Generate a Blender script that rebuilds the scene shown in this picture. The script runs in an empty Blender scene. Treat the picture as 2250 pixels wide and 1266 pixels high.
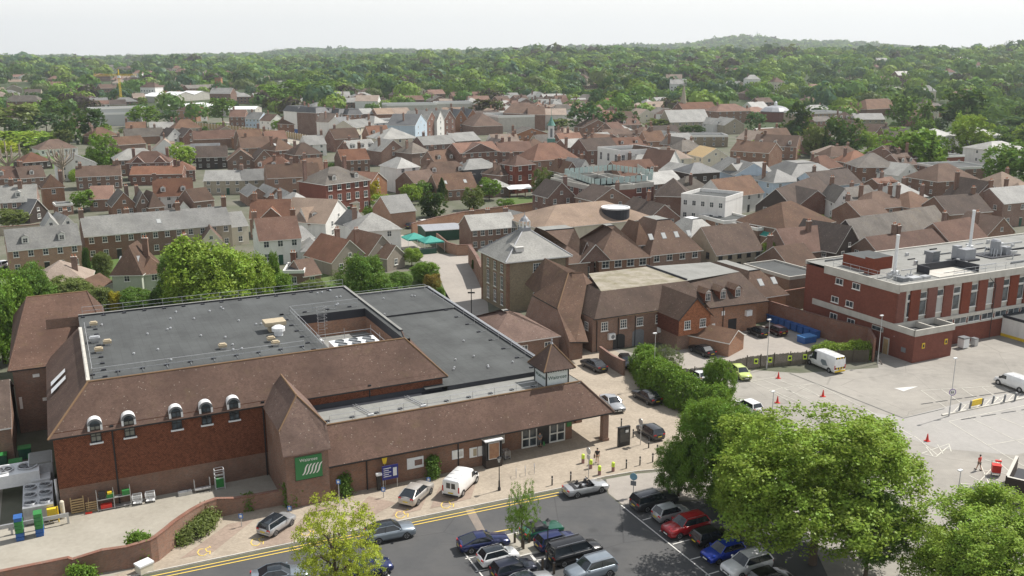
import bpy, math, random
import numpy as np
from mathutils import Vector, Matrix
R=math.radians
scene=bpy.context.scene
COL=scene.collection
# ---------------------------------------------------------------- camera
F=2060.;CX=1125.;CY=633.;TILT=math.atan(518/F);CH=43.;ct=math.cos(TILT);st=math.sin(TILT)
cam=bpy.data.cameras.new('camera');camo=bpy.data.objects.new('camera',cam);COL.objects.link(camo)
camo.location=(0,0,CH);camo.rotation_euler=(R(90)-TILT,0,0)
cam.sensor_width=36;cam.lens=36*F/2250;cam.clip_start=1;cam.clip_end=30000
scene.camera=camo
# ---------------------------------------------------------------- light
SAZ=R(31);SEL=R(53)
w=bpy.data.worlds.new('World');scene.world=w;w.use_nodes=True
nt=w.node_tree;bg=nt.nodes['Background'];sky=nt.nodes.new('ShaderNodeTexSky');sky.sky_type='NISHITA'
sky.sun_disc=False;sky.sun_elevation=SEL;sky.sun_rotation=R(90)-SAZ;sky.air_density=1.0;sky.dust_density=2.0;sky.ozone_density=1.0
veil=nt.nodes.new('ShaderNodeMix');veil.data_type='RGBA';veil.inputs[0].default_value=.82
veil.inputs[7].default_value=(7.2,7.25,7.3,1)   # thin high cloud whitening the sky
tc=nt.nodes.new('ShaderNodeTexCoord');sp=nt.nodes.new('ShaderNodeSeparateXYZ');mr=nt.nodes.new('ShaderNodeMapRange');cr=nt.nodes.new('ShaderNodeMix');cr.data_type='RGBA'
nt.links.new(tc.outputs['Generated'],sp.inputs[0]);nt.links.new(sp.outputs[2],mr.inputs[0]);mr.inputs[1].default_value=.05;mr.inputs[2].default_value=.6
cn_=nt.nodes.new('ShaderNodeTexNoise');cn_.inputs['Scale'].default_value=2.2;cn_.inputs['Detail'].default_value=5;nt.links.new(tc.outputs['Generated'],cn_.inputs[0])
mm=nt.nodes.new('ShaderNodeMapRange');mm.inputs[1].default_value=.35;mm.inputs[2].default_value=.7;mm.inputs[3].default_value=.97;mm.inputs[4].default_value=1.04;nt.links.new(cn_.outputs['Fac'],mm.inputs[0])
nt.links.new(mr.outputs[0],cr.inputs[0]);cr.inputs[6].default_value=(8.3,8.2,8.0,1);cr.inputs[7].default_value=(3.3,3.5,3.8,1)
vm=nt.nodes.new('ShaderNodeVectorMath');vm.operation='SCALE';nt.links.new(cr.outputs[2],vm.inputs[0]);nt.links.new(mm.outputs[0],vm.inputs['Scale']);nt.links.new(vm.outputs[0],veil.inputs[7])
nt.links.new(sky.outputs[0],veil.inputs[6]);nt.links.new(veil.outputs[2],bg.inputs[0]);bg.inputs[1].default_value=0.12
sl=bpy.data.lights.new('sun','SUN');so=bpy.data.objects.new('sun',sl);COL.objects.link(so)
sl.energy=5.0;sl.angle=R(0.6);sl.color=(1,.955,.89)
so.rotation_euler=Vector((math.cos(SAZ)*math.cos(SEL),math.sin(SAZ)*math.cos(SEL),math.sin(SEL))).to_track_quat('Z','Y').to_euler()
vs=scene.view_settings;vs.view_transform='Standard';vs.look='None';vs.gamma=1;vs.exposure=0.3
scene.render.engine='CYCLES'
try:
    scene.cycles.max_bounces=6;scene.cycles.diffuse_bounces=2;scene.cycles.glossy_bounces=2;scene.cycles.transmission_bounces=3;scene.cycles.volume_bounces=0;scene.cycles.transparent_max_bounces=6
except Exception: pass

def at(px,py,z=0):
    u=px-CX;v=py-CY;f=F*ct-v*st;d=F*st+v*ct;k=(CH-z)/d
    return (u*k,f*k)
def hgt(bx,by,ty):
    X,Y=at(bx,by);t=(CY-ty)/F   # solve for z
    # (Y*st+dz*ct)/(Y*ct-dz*st)=t
    dz=(t*Y*ct-Y*st)/(ct+t*st)
    return CH+dz
A=R(26.1);E1=(math.cos(A),math.sin(A));E2=(-E1[1],E1[0])
def xy(u,v): return (u*E1[0]+v*E2[0],u*E1[1]+v*E2[1])

# ---------------------------------------------------------------- materials
MATS={}
class NT:
    def __init__(s,name):
        s.m=bpy.data.materials.new(name);s.m.use_nodes=True;s.n=s.m.node_tree.nodes;s.l=s.m.node_tree.links
        s.b=s.n['Principled BSDF'];MATS[name]=s.m
    def new(s,t,**k):
        o=s.n.new('ShaderNode'+t)
        for a,b in k.items(): setattr(o,a,b)
        return o
    def link(s,a,b): s.l.new(a,b)
    def uv(s,gen=False):
        t=s.new('TexCoord');return t.outputs['Object' if gen else 'UV']
    def noise(s,vec,scale,detail=3,rough=.55):
        n=s.new('TexNoise');n.inputs['Scale'].default_value=scale;n.inputs['Detail'].default_value=detail;n.inputs['Roughness'].default_value=rough
        if vec: s.link(vec,n.inputs['Vector'])
        return n.outputs['Fac']
    def ramp(s,fac,a,b,lo=0,hi=1):
        m=s.new('MapRange');m.inputs[1].default_value=a;m.inputs[2].default_value=b;m.inputs[3].default_value=lo;m.inputs[4].default_value=hi
        s.link(fac,m.inputs[0]);return m.outputs[0]
    def mix(s,fac,a,b,mode='MIX'):
        m=s.new('Mix',data_type='RGBA',blend_type=mode)
        for i,v in ((0,fac),(6,a),(7,b)):
            if isinstance(v,(int,float)): m.inputs[i].default_value=v
            elif isinstance(v,tuple): m.inputs[i].default_value=(*v[:3],1)
            else: s.link(v,m.inputs[i])
        return m.outputs[2]
    def mul(s,a,b):
        m=s.new('Math',operation='MULTIPLY')
        for i,v in enumerate((a,b)):
            if isinstance(v,(int,float)): m.inputs[i].default_value=v
            else: s.link(v,m.inputs[i])
        return m.outputs[0]
    def vary(s,col,amt=.25):     # per-object random value shift
        o=s.new('ObjectInfo');h=s.new('HueSaturation')
        s.link(s.ramp(o.outputs['Random'],0,1,1-amt,1+amt),h.inputs['Value'])
        x=s.mul(o.outputs['Random'],7.31);f=s.new('Math',operation='FRACT');s.link(x,f.inputs[0])
        s.link(s.ramp(f.outputs[0],0,1,.8,1.12),h.inputs['Saturation'])
        s.link(col,h.inputs['Color']);return h.outputs[0]
    def bump(s,h,st=.3,d=.02):
        b=s.new('Bump');b.inputs['Strength'].default_value=st;b.inputs['Distance'].default_value=d
        s.link(h,b.inputs['Height']);s.link(b.outputs[0],s.b.inputs['Normal'])
    def done(s,col,rough=.8,metal=0,spec=None):
        if isinstance(col,tuple): s.b.inputs['Base Color'].default_value=(*col,1)
        else: s.link(col,s.b.inputs['Base Color'])
        if isinstance(rough,(int,float)): s.b.inputs['Roughness'].default_value=rough
        else: s.link(rough,s.b.inputs['Roughness'])
        s.b.inputs['Metallic'].default_value=metal
        if spec is not None: s.b.inputs['Specular IOR Level'].default_value=spec
        return s.m
def sc(c,k): return tuple(min(1,x*k) for x in c)
def m_plain(name,c,rough=.6,metal=0,noise=.12,sc_=3.):
    t=NT(name);f=t.noise(t.uv(True),sc_,4);return t.done(t.mix(t.ramp(f,.3,.7),sc(c,1-noise),sc(c,1+noise)),rough,metal)
def m_brick(name,c,mort=(.30,.27,.23),v=.3,tile=False,var=.18,lw=.215,lh=.075,msz=.012):
    t=NT(name);uv=t.uv();b=t.new('TexBrick');t.link(uv,b.inputs['Vector'])
    b.inputs['Scale'].default_value=1;b.inputs['Brick Width'].default_value=lw;b.inputs['Row Height'].default_value=lh
    b.inputs['Mortar Size'].default_value=msz;b.inputs['Color1'].default_value=(*sc(c,1-v),1);b.inputs['Color2'].default_value=(*sc(c,1+v),1)
    b.inputs['Mortar'].default_value=(*mort,1)
    col=b.outputs['Color']
    n1=t.noise(uv,.35,4);n2=t.noise(uv,2.2,3)
    col=t.mix(t.ramp(n1,.35,.72,0,.55),col,sc(c,.62));col=t.mix(t.ramp(n2,.45,.75,0,.35),col,sc(c,1.35))
    col=t.vary(col,var)
    return t.done(col,.9,spec=.2)
def m_tile(name,c,c2,speck=(.45,.40,.33),sp=.5,var=.2,moss=.25,slate=False):
    t=NT(name);uv=t.uv();b=t.new('TexBrick');t.link(uv,b.inputs['Vector'])
    b.inputs['Scale'].default_value=1;b.inputs['Brick Width'].default_value=.3 if slate else .17;b.inputs['Row Height'].default_value=.2 if slate else .11
    b.inputs['Mortar Size'].default_value=.012;b.inputs['Mortar Smooth'].default_value=.3
    b.inputs['Color1'].default_value=(*sc(c,.78),1);b.inputs['Color2'].default_value=(*sc(c,1.2),1);b.inputs['Mortar'].default_value=(*sc(c,.5),1)
    col=b.outputs['Color']
    # larger random patches of replaced tiles
    v=t.new('TexVoronoi');v.inputs['Scale'].default_value=3.2;t.link(uv,v.inputs['Vector'])
    sx=t.new('SeparateColor');t.link(v.outputs['Color'],sx.inputs[0])
    col=t.mix(t.ramp(sx.outputs[0],0,1,0,.5),col,c2)
    n1=t.noise(uv,.22,5,.6);col=t.mix(t.ramp(n1,.40,.66,0,.75),col,sc(c,.55))
    n3=t.noise(uv,.6,5,.65);col=t.mix(t.ramp(n3,.56,.72,0,moss),col,(.17,.13,.06) if not slate else (.22,.21,.16))
    mp=t.new('Mapping');mp.inputs['Scale'].default_value=(1.8,.15,1);t.link(uv,mp.inputs['Vector'])
    n4=t.noise(mp.outputs[0],1.0,4);col=t.mix(t.ramp(n4,.5,.75,0,.3),col,sc(c,.6))
    v2=t.new('TexVoronoi');v2.inputs['Scale'].default_value=1.9;t.link(uv,v2.inputs['Vector'])
    col=t.mix(t.ramp(v2.outputs['Distance'],.07,.13,sp,0),col,speck)
    col=t.vary(col,var)
    t.bump(b.outputs['Fac'],.35,.03)
    return t.done(col,.85 if not slate else .6,spec=.25 if not slate else .45)
def m_flat(name,c,dirt=(.16,.15,.13),k=.5,rough=.85,s=.25,streak=True,seam=False):
    t=NT(name);o=t.uv();n1=t.noise(o,s,5,.65);n2=t.noise(o,s*9,4)
    col=t.mix(t.ramp(n1,.38,.7,0,k),c,dirt);col=t.mix(t.ramp(n2,.4,.7,0,.22),col,sc(c,1.35))
    if streak:
        mp=t.new('Mapping');mp.inputs['Scale'].default_value=(.5,.06,1);t.link(o,mp.inputs['Vector'])
        n=t.noise(mp.outputs[0],1.5,4);col=t.mix(t.ramp(n,.5,.7,0,.35),col,sc(c,.65))
        mp=t.new('Mapping');mp.inputs['Scale'].default_value=(.12,1.3,1);t.link(o,mp.inputs['Vector'])
        n=t.noise(mp.outputs[0],.8,3);col=t.mix(t.ramp(n,.55,.7,0,.2),col,sc(c,1.3))
    if name in('asphalt_worn_pale','asphalt_dark'):
        v=t.new('TexVoronoi');v.feature='DISTANCE_TO_EDGE';v.inputs['Scale'].default_value=.09;t.link(o,v.inputs['Vector']);col=t.mix(t.ramp(v.outputs['Distance'],.0,.006,.5,0),col,sc(c,.5))
        v=t.new('TexVoronoi');v.inputs['Scale'].default_value=.33;t.link(o,v.inputs['Vector']);col=t.mix(t.ramp(v.outputs['Distance'],.06,.2,.45,0),col,sc(c,.55))
        mp=t.new('Mapping');mp.inputs['Scale'].default_value=(.06,.9,1);mp.inputs['Rotation'].default_value=(0,0,.7);t.link(o,mp.inputs['Vector']);col=t.mix(t.ramp(t.noise(mp.outputs[0],1,4),.56,.72,0,.4),col,sc(c,.7))
    elif seam:
        b=t.new('TexBrick');t.link(o,b.inputs['Vector']);b.inputs['Scale'].default_value=1;b.inputs['Brick Width'].default_value=1.0;b.inputs['Row Height'].default_value=7.5;b.inputs['Mortar Size'].default_value=.03
        b.inputs['Color1'].default_value=(1,1,1,1);b.inputs['Color2'].default_value=(.84,.84,.84,1);b.inputs['Mortar'].default_value=(.6,.6,.6,1);col=t.mix(.55,col,b.outputs['Color'],'MULTIPLY')
        v=t.new('TexVoronoi');v.inputs['Scale'].default_value=.16;t.link(o,v.inputs['Vector']);col=t.mix(t.ramp(v.outputs['Distance'],.2,.42,.22,0),col,sc(c,1.7))
    return t.done(col,rough,spec=.3)
M={}
def mk():
    M['tile']=m_tile('clay_tile_store',(.152,.092,.07),(.185,.118,.088))
    M['tbrown']=m_tile('clay_tile_brown',(.14,.086,.06),(.165,.10,.068),moss=.35,var=.38)
    M['tred']=m_tile('clay_tile_red',(.19,.095,.063),(.21,.115,.075),var=.32)
    M['tpink']=m_tile('clay_tile_pink',(.33,.25,.195),(.28,.215,.165),moss=.35)
    M['tdark']=m_tile('clay_tile_dark',(.095,.07,.058),(.12,.09,.075))
    M['torange']=m_tile('clay_tile_orange',(.27,.145,.10),(.23,.135,.095))
    M['tgrey']=m_tile('tile_greybrown',(.165,.145,.125),(.2,.18,.155),moss=.45,var=.3)
    M['slate']=m_tile('slate_grey',(.185,.185,.175),(.23,.225,.205),speck=(.4,.38,.33),sp=.25,slate=True)
    M['slatel']=m_tile('slate_pale',(.29,.285,.265),(.34,.335,.305),speck=(.5,.48,.42),sp=.25,slate=True)
    M['slated']=m_tile('slate_dark',(.12,.125,.13),(.15,.15,.15),speck=(.3,.3,.28),sp=.2,slate=True)
    M['lead']=m_flat('lead_sheet',(.30,.31,.33),(.22,.22,.22),.4,.5)
    M['brick']=m_brick('brick_red',(.215,.10,.062))
    M['brickd']=m_brick('brick_dark_red',(.17,.06,.038))
    M['bricko']=m_brick('brick_orange',(.33,.145,.07))
    M['brickb']=m_brick('brick_brown',(.225,.11,.068))
    M['brickg']=m_brick('brick_stone_mix',(.32,.25,.165),mort=(.33,.29,.22))
    M['brickm']=m_brick('brick_modern_red',(.205,.064,.042),mort=(.17,.07,.05),v=.18,var=.02)
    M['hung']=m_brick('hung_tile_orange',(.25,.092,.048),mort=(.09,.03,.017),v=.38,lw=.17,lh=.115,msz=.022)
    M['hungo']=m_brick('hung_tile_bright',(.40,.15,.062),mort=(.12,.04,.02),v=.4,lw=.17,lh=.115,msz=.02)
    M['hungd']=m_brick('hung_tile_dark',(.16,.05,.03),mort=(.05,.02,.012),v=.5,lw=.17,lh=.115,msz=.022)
    M['white']=m_flat('white_render',(.74,.73,.70),(.55,.53,.48),.3,.8,.5)
    M['cream']=m_flat('cream_render',(.62,.57,.46),(.45,.41,.33),.3,.8,.5)
    M['stone']=m_flat('stone_wall',(.40,.35,.27),(.25,.22,.17),.6,.9,1.5)
    M['sage']=m_flat('sage_render',(.45,.47,.40),(.34,.35,.3),.3,.85,.5)
    M['dash']=m_flat('pebbledash',(.30,.26,.22),(.22,.19,.16),.5,.9,2)
    M['bluew']=m_flat('pale_blue_render',(.45,.54,.62),(.35,.42,.48),.3,.8,.5)
    M['dkwood']=m_flat('dark_timber',(.06,.045,.038),(.03,.025,.02),.5,.7,2)
    M['felt']=m_flat('roof_felt',(.082,.087,.086),(.05,.052,.052),.85,.8,.22,seam=True)
    M['feltl']=m_flat('roof_felt_light',(.25,.25,.235),(.15,.15,.135),.6,.85,.3)
    M['feltd']=m_flat('roof_felt_dark',(.035,.037,.045),(.02,.02,.025),.5,.6,.6)
    M['mossy']=m_flat('mossy_flat_roof',(.31,.28,.23),(.14,.125,.06),.95,.95,.45)
    M['conc']=m_flat('concrete_trim',(.52,.50,.45),(.33,.31,.27),.5,.85,.8)
    M['metal']=m_plain('galvanised',(.50,.51,.52),.4,.6)
    M['metalw']=m_plain('white_metal',(.75,.76,.76),.4,0,.06)
    M['wframe']=m_plain('window_paint',(.78,.77,.73),.5,0,.05)
    M['black']=m_plain('black_paint',(.018,.018,.02),.45)
    M['grey']=m_plain('grey_paint',(.17,.18,.19),.5)
    M['beige']=m_plain('beige_cowl',(.42,.35,.24),.6)
    t=NT('window_glass');n=t.noise(t.uv(True),.7,2);M['glass']=t.done(t.mix(t.ramp(n,.4,.6),(.02,.026,.03),(.09,.11,.125)),.08,spec=.6)
    t=NT('pale_blind_glass');M['glassl']=t.done((.42,.43,.42),.15)
    M['green']=m_plain('green_paint',(.03,.20,.045),.5)
    M['greend']=m_plain('dark_green_paint',(.012,.07,.045),.5)
    M['blue']=m_plain('blue_plastic',(.02,.10,.32),.45)
    M['yellow']=m_plain('yellow_paint',(.75,.52,.03),.5)
    M['yellowg']=m_plain('lime_yellow',(.55,.72,.06),.5)
    M['red']=m_plain('red_plastic',(.65,.03,.02),.45)
    M['wood']=m_plain('pale_timber',(.42,.30,.15),.8)
    M['woodd']=m_flat('weathered_fence_boards',(.10,.085,.065),(.05,.04,.03),.7,.9,1.2)
    M['pot']=m_plain('chimney_pot',(.42,.17,.09),.8)
    M['teal']=m_plain('teal_canvas',(.03,.27,.22),.7);M['verdi']=m_plain('green_copper',(.10,.24,.20),.7)
    M['bark']=m_flat('bark',(.10,.075,.055),(.05,.04,.03),.6,.95,2)
    M['barkl']=m_flat('pale_bark',(.36,.31,.25),(.2,.17,.13),.6,.95,2)
    M['skin']=m_plain('skin',(.55,.32,.22),.6)
    M['hair']=m_plain('dark_hair',(.025,.018,.014),.6)
mk()
# ---------------------------------------------------------------- mesh building
def interp(x,T_):
    if x<=T_[0][0]: return T_[0][1]
    for (a,b),(c,d) in zip(T_,T_[1:]):
        if x<=c: return b+(d-b)*(x-a)/(c-a)
    return T_[-1][1]
SKY_FAR=[(-600,118),(0,120),(120,117),(300,119),(450,115),(600,112),(650,104),(700,101),(850,103),(1000,106),(1250,97),(1300,95),(1480,93),(1530,85),(1570,79),(1600,75),(1640,79),(1700,84),(1800,86),(1900,94),(2000,101),(2300,108),(2900,108)]
SKY_MID=[(-600,124),(0,124),(110,119),(300,127),(700,124),(1000,112),(1250,100),(1480,101),(1700,101),(1900,101),(2060,97),(2160,96),(2300,96),(2900,96)]
def elev(px,ys,D): return CH+(115-ys)/F*D*1.0
NRM=interp
def th(px,D):
    h1=max(0,elev(px,interp(px,SKY_MID),1700)-24);h2=max(0,elev(px,interp(px,SKY_FAR),4800)-27);flat=520 if px>1500 else 640
    if D<flat: return 0
    if D<1700: t=(D-flat)/(1700-flat);return h1*t**1.6
    if D<2400: return h1+(min(h1,h2)*.55-h1)*((D-1700)/700)
    if D<4800: t=(D-2400)/2400;b=min(h1,h2)*.55;return b+(h2-b)*t**1.5
    return max(-40,h2-(D-4800)*.03)

class MB:
    def __init__(s): s.v=[];s.f=[];s.mi=[];s.ms=[]
    def mid(s,m):
        if isinstance(m,str): m=M[m]
        if m not in s.ms: s.ms.append(m)
        return s.ms.index(m)
    def poly(s,pts,m):
        i=len(s.v);s.v+=[tuple(p) for p in pts];s.f.append(tuple(range(i,i+len(pts))));s.mi.append(s.mid(m));return s
    def box(s,x0,x1,y0,y1,z0,z1,m,top=None,bottom=True):
        a=[(x0,y0),(x1,y0),(x1,y1),(x0,y1)];return s.prism(a,z0,z1,m,top,bottom)
    def prism(s,a,z0,z1,m,top=None,bottom=True):
        n=len(a)
        for i in range(n):
            p,q=a[i],a[(i+1)%n];s.poly([(*p,z0),(*q,z0),(*q,z1),(*p,z1)],m)
        s.poly([(*p,z1) for p in a],top or m)
        if bottom: s.poly([(*p,z0) for p in reversed(a)],m)
        return s
    def tube(s,p,q,r,m,n=6,r2=None,cap=True):
        p=Vector(p);q=Vector(q);d=(q-p).normalized();a=d.orthogonal().normalized();b=d.cross(a);r2=r if r2 is None else r2
        A_=[p+(a*math.cos(t)+b*math.sin(t))*r for t in [2*math.pi*i/n for i in range(n)]]
        B_=[q+(a*math.cos(t)+b*math.sin(t))*r2 for t in [2*math.pi*i/n for i in range(n)]]
        for i in range(n): j=(i+1)%n;s.poly([A_[i],A_[j],B_[j],B_[i]],m)
        if cap: s.poly(list(reversed(A_)),m);s.poly(B_,m)
        return s
    def path(s,pts,r,m,n=5):
        for a,b in zip(pts,pts[1:]): s.tube(a,b,r,m,n)
        return s
    def lathe(s,prof,m,n=12,c=(0,0),z=0):
        for (r0,z0),(r1,z1) in zip(prof,prof[1:]):
            for i in range(n):
                a=2*math.pi*i/n;b=2*math.pi*(i+1)/n
                P=[(c[0]+r0*math.cos(a),c[1]+r0*math.sin(a),z+z0),(c[0]+r0*math.cos(b),c[1]+r0*math.sin(b),z+z0),(c[0]+r1*math.cos(b),c[1]+r1*math.sin(b),z+z1),(c[0]+r1*math.cos(a),c[1]+r1*math.sin(a),z+z1)]
                if r0<1e-4: P=P[1:] if r0<1e-4 else P
                if r1<1e-4: P=P[:3]
                s.poly(P,m)
        return s
    def sphere(s,c,r,m,n=8,k=6,sz=1):
        return s.lathe([(max(r*math.sin(math.pi*i/k),1e-5 if i in(0,k) else 0),-r*sz*math.cos(math.pi*i/k)) for i in range(k+1)],m,n,(c[0],c[1]),c[2])
    def mesh(s,name,smooth=False,org=(0,0,0)):
        me=bpy.data.meshes.new(name)
        v=[(a-org[0],b-org[1],c-org[2]) for a,b,c in s.v]
        me.from_pydata(v,[],s.f)
        for m in s.ms: me.materials.append(m)
        me.polygons.foreach_set('material_index',s.mi)
        if smooth: me.polygons.foreach_set('use_smooth',[True]*len(s.f))
        uvl=me.uv_layers.new(name='UVMap');uv=np.empty(len(me.loops)*2,dtype=np.float32);k=0
        for f in s.f:
            p=[v[i] for i in f]
            nx=ny=nz=0.
            for i in range(len(p)):
                a=p[i];b=p[(i+1)%len(p)];nx+=(a[1]-b[1])*(a[2]+b[2]);ny+=(a[2]-b[2])*(a[0]+b[0]);nz+=(a[0]-b[0])*(a[1]+b[1])
            l=math.sqrt(nx*nx+ny*ny+nz*nz) or 1;nx/=l;ny/=l;nz/=l
            h=math.hypot(nx,ny)
            if h<.08: tx,ty=1,0;bx,by,bz=0,1,0
            else: tx,ty=-ny/h,nx/h;bx,by,bz=-nz*ty,nz*tx,nx*ty-ny*tx
            for q in p:
                uv[k]=q[0]*tx+q[1]*ty;uv[k+1]=q[0]*bx+q[1]*by+q[2]*bz;k+=2
        uvl.data.foreach_set('uv',uv)
        me.validate();return me
    def build(s,name,parent=None,smooth=False,org=(0,0,0)):
        o=bpy.data.objects.new(name,s.mesh(name,smooth,org));COL.objects.link(o)
        if parent is not None: o.parent=parent
        return o
def tag(o,label=None,cat=None,group=None,kind=None):
    if label: o['label']=label
    if cat: o['category']=cat
    if group: o['group']=group
    if kind: o['kind']=kind
    return o
def thing(name,label,cat,loc=(0,0,0),rz=0,group=None):
    o=bpy.data.objects.new(name,None);COL.objects.link(o);o.location=loc;o.rotation_euler=(0,0,rz);o.empty_display_size=.5
    return tag(o,label,cat,group)
def inst(src,parent,loc,rz=0,name=None,scale=None):
    o=bpy.data.objects.new(name or src.name,src);COL.objects.link(o);o.parent=parent;o.location=loc;o.rotation_euler=(0,0,rz)
    if scale: o.scale=scale
    return o
def copy_tree(o,parent=None):
    c=o.copy();COL.objects.link(c);c.parent=parent
    for ch in list(o.children): copy_tree(ch,c)
    return c
def text(s,size,m,parent,loc,rot,name='lettering',sx=1,depth=.01):
    cu=bpy.data.curves.new(name,'FONT');cu.body=s;cu.size=size;cu.extrude=depth;cu.align_x='CENTER';cu.align_y='CENTER'
    o=bpy.data.objects.new(name,cu);COL.objects.link(o);dg=bpy.context.evaluated_depsgraph_get()
    me=bpy.data.meshes.new_from_object(o.evaluated_get(dg));bpy.data.objects.remove(o);me.materials.clear();me.materials.append(M[m] if isinstance(m,str) else m)
    o=bpy.data.objects.new(name,me);COL.objects.link(o);o.parent=parent;o.location=loc;o.rotation_euler=rot;o.scale=(sx,1,1);return o
# windows: local frame x along wall, -y outward
WC={}
def win_mesh(w,h,nx=2,ny=2,fr='wframe',gl='glass',one=False,sill=True,arch=False):
    k=(round(w,2),round(h,2),nx,ny,fr,gl,one,sill)
    if k in WC: return WC[k]
    a=MB();t=.07;d=.05
    for x0,x1,z0,z1 in ((0,t,0,h),(w-t,w,0,h),(t,w-t,0,t),(t,w-t,h-t,h)): a.box(x0,x1,-d,.02,z0,z1,fr)
    for i in range(1,nx): x=w*i/nx;a.box(x-.025,x+.025,-d*.8,.02,t,h-t,fr)
    for i in range(1,ny): z=h*i/ny;a.box(t,w-t,-d*.7,.02,z-.02,z+.02,fr)
    if sill: a.box(-.08,w+.08,-.13,.02,-.09,-.003,fr)
    g=a if one else MB()
    g.poly([(t*.9,-.012,t*.9),(w-t*.9,-.012,t*.9),(w-t*.9,-.012,h-t*.9),(t*.9,-.012,h-t*.9)],gl)
    r=(a.mesh('window'),None if one else g.mesh('pane'));WC[k]=r;return r
def window(parent,x,y,z,rz,w,h,nx=2,ny=2,fr='wframe',gl='glass',one=False,name='window',**k):
    a,b=win_mesh(w,h,nx,ny,fr,gl,one,**k);o=inst(a,parent,(x,y,z),rz,name)
    if b: inst(b,o,(0,0,0),0,'pane')
    return o
def roof_mb(w,d,ze,rise,kind,rm,wm=None,ov=.35,inset=None,flat='felt',fascia='wframe'):
    """roof over rectangle 0..w,0..d; returns MB"""
    a=MB();th=.14
    def slab(outline,faces):
        # outline ring at low z (list of xyz), faces top
        n=len(outline)
        for i in range(n):
            p,q=outline[i],outline[(i+1)%n];a.poly([(p[0],p[1],p[2]-th),(q[0],q[1],q[2]-th),q,p],fascia)
        for f in faces: a.poly(f[0],f[1])
    o=ov
    if kind=='g':
        s=rise/(d/2);e=ze-o*s;g=.12;r=ze+rise
        A_,B_,C_,D_=(-g,-o,e),(w+g,-o,e),(w+g,d+o,e),(-g,d+o,e);P,Q=(-g,d/2,r),(w+g,d/2,r)
        a.poly([A_,B_,Q,P],rm);a.poly([C_,D_,P,Q],rm)
        for (p,q) in ((A_,B_),(C_,D_)): a.poly([(p[0],p[1],p[2]-th),(q[0],q[1],q[2]-th),q,p],fascia)
        for (p,q) in ((B_,Q),(Q,C_),(D_,P),(P,A_)): a.poly([(p[0],p[1],p[2]-th),(q[0],q[1],q[2]-th),q,p],fascia)
        a.poly([(p[0],p[1],p[2]-th) for p in (P,Q,B_,A_)],fascia);a.poly([(p[0],p[1],p[2]-th) for p in (Q,P,D_,C_)],fascia)
    elif kind=='x':
        s=rise/(w/2);e=ze-o*s;g=.2;r=ze+rise
        A_,B_,C_,D_=(-o,-g,e),(w+o,-g,e),(w+o,d+g,e),(-o,d+g,e);P,Q=(w/2,-g,r),(w/2,d+g,r)
        a.poly([B_,C_,Q,P],rm);a.poly([D_,A_,P,Q],rm)
        for (p,q) in ((B_,C_),(D_,A_),(A_,P),(P,B_),(C_,Q),(Q,D_)): a.poly([(p[0],p[1],p[2]-th),(q[0],q[1],q[2]-th),q,p],fascia)
        a.poly([(p[0],p[1],p[2]-th) for p in (P,Q,C_,B_)],fascia);a.poly([(p[0],p[1],p[2]-th) for p in (Q,P,A_,D_)],fascia)
    elif kind in('h','m'):
        mn=min(w,d)/2
        if kind=='h': i_=mn;s=rise/mn
        else: i_=inset or min(mn*.6,rise);s=rise/i_
        e=ze-o*s;L=[(-o,-o,e),(w+o,-o,e),(w+o,d+o,e),(-o,d+o,e)];r=ze+rise
        if kind=='h':
            if w>=d: P,Q=(i_,d/2,r),(w-i_,d/2,r);fs=[[L[0],L[1],Q,P],[L[1],L[2],Q],[L[2],L[3],P,Q],[L[3],L[0],P]]
            else: P,Q=(w/2,i_,r),(w/2,d-i_,r);fs=[[L[0],L[1],P],[L[1],L[2],Q,P],[L[2],L[3],Q],[L[3],L[0],P,Q]]
            slab(L,[(f,rm) for f in fs])
        else:
            T=[(i_,i_,r),(w-i_,i_,r),(w-i_,d-i_,r),(i_,d-i_,r)]
            slab(L,[([L[k],L[(k+1)%4],T[(k+1)%4],T[k]],rm) for k in range(4)]+[(T,flat)])
            if kind=='m': a.prism([(i_-.1,i_-.1),(w-i_+.1,i_-.1),(w-i_+.1,i_+.1),(i_-.1,i_+.1)],r-.02,r+.1,'feltd')
        a.poly([(p[0],p[1],p[2]-th) for p in reversed(L)],fascia)
    elif kind=='f':
        a.box(.18,w-.18,.18,d-.18,ze-.25,ze-.02,flat)
        for x0,x1,y0,y1 in ((-.05,w+.05,-.05,.18),(-.05,w+.05,d-.18,d+.05),(-.05,.18,.18,d-.18),(w-.18,w+.05,.18,d-.18)): a.box(x0,x1,y0,y1,ze-.3,ze+rise,fascia)
    return a
def wall_mb(w,d,ze,rise,kind,wm,band=None):
    a=MB();P=[(0,0),(w,0),(w,d),(0,d)]
    for i in range(4):
        p,q=P[i],P[(i+1)%4];m=wm
        z0=-.3
        if band: a.poly([(*p,z0),(*q,z0),(*q,band[0]),(*p,band[0])],band[1]);z0=band[0]
        pts=[(*p,z0),(*q,z0),(*q,ze),(*p,ze)]
        if kind=='g' and i in(1,3): pts=pts[:3]+[((p[0]+q[0])/2,(p[1]+q[1])/2,ze+rise-.1)]+pts[3:]
        if kind=='x' and i in(0,2): pts=pts[:3]+[((p[0]+q[0])/2,(p[1]+q[1])/2,ze+rise-.1)]+pts[3:]
        a.poly(pts,m)
    return a
CHC={}
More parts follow.
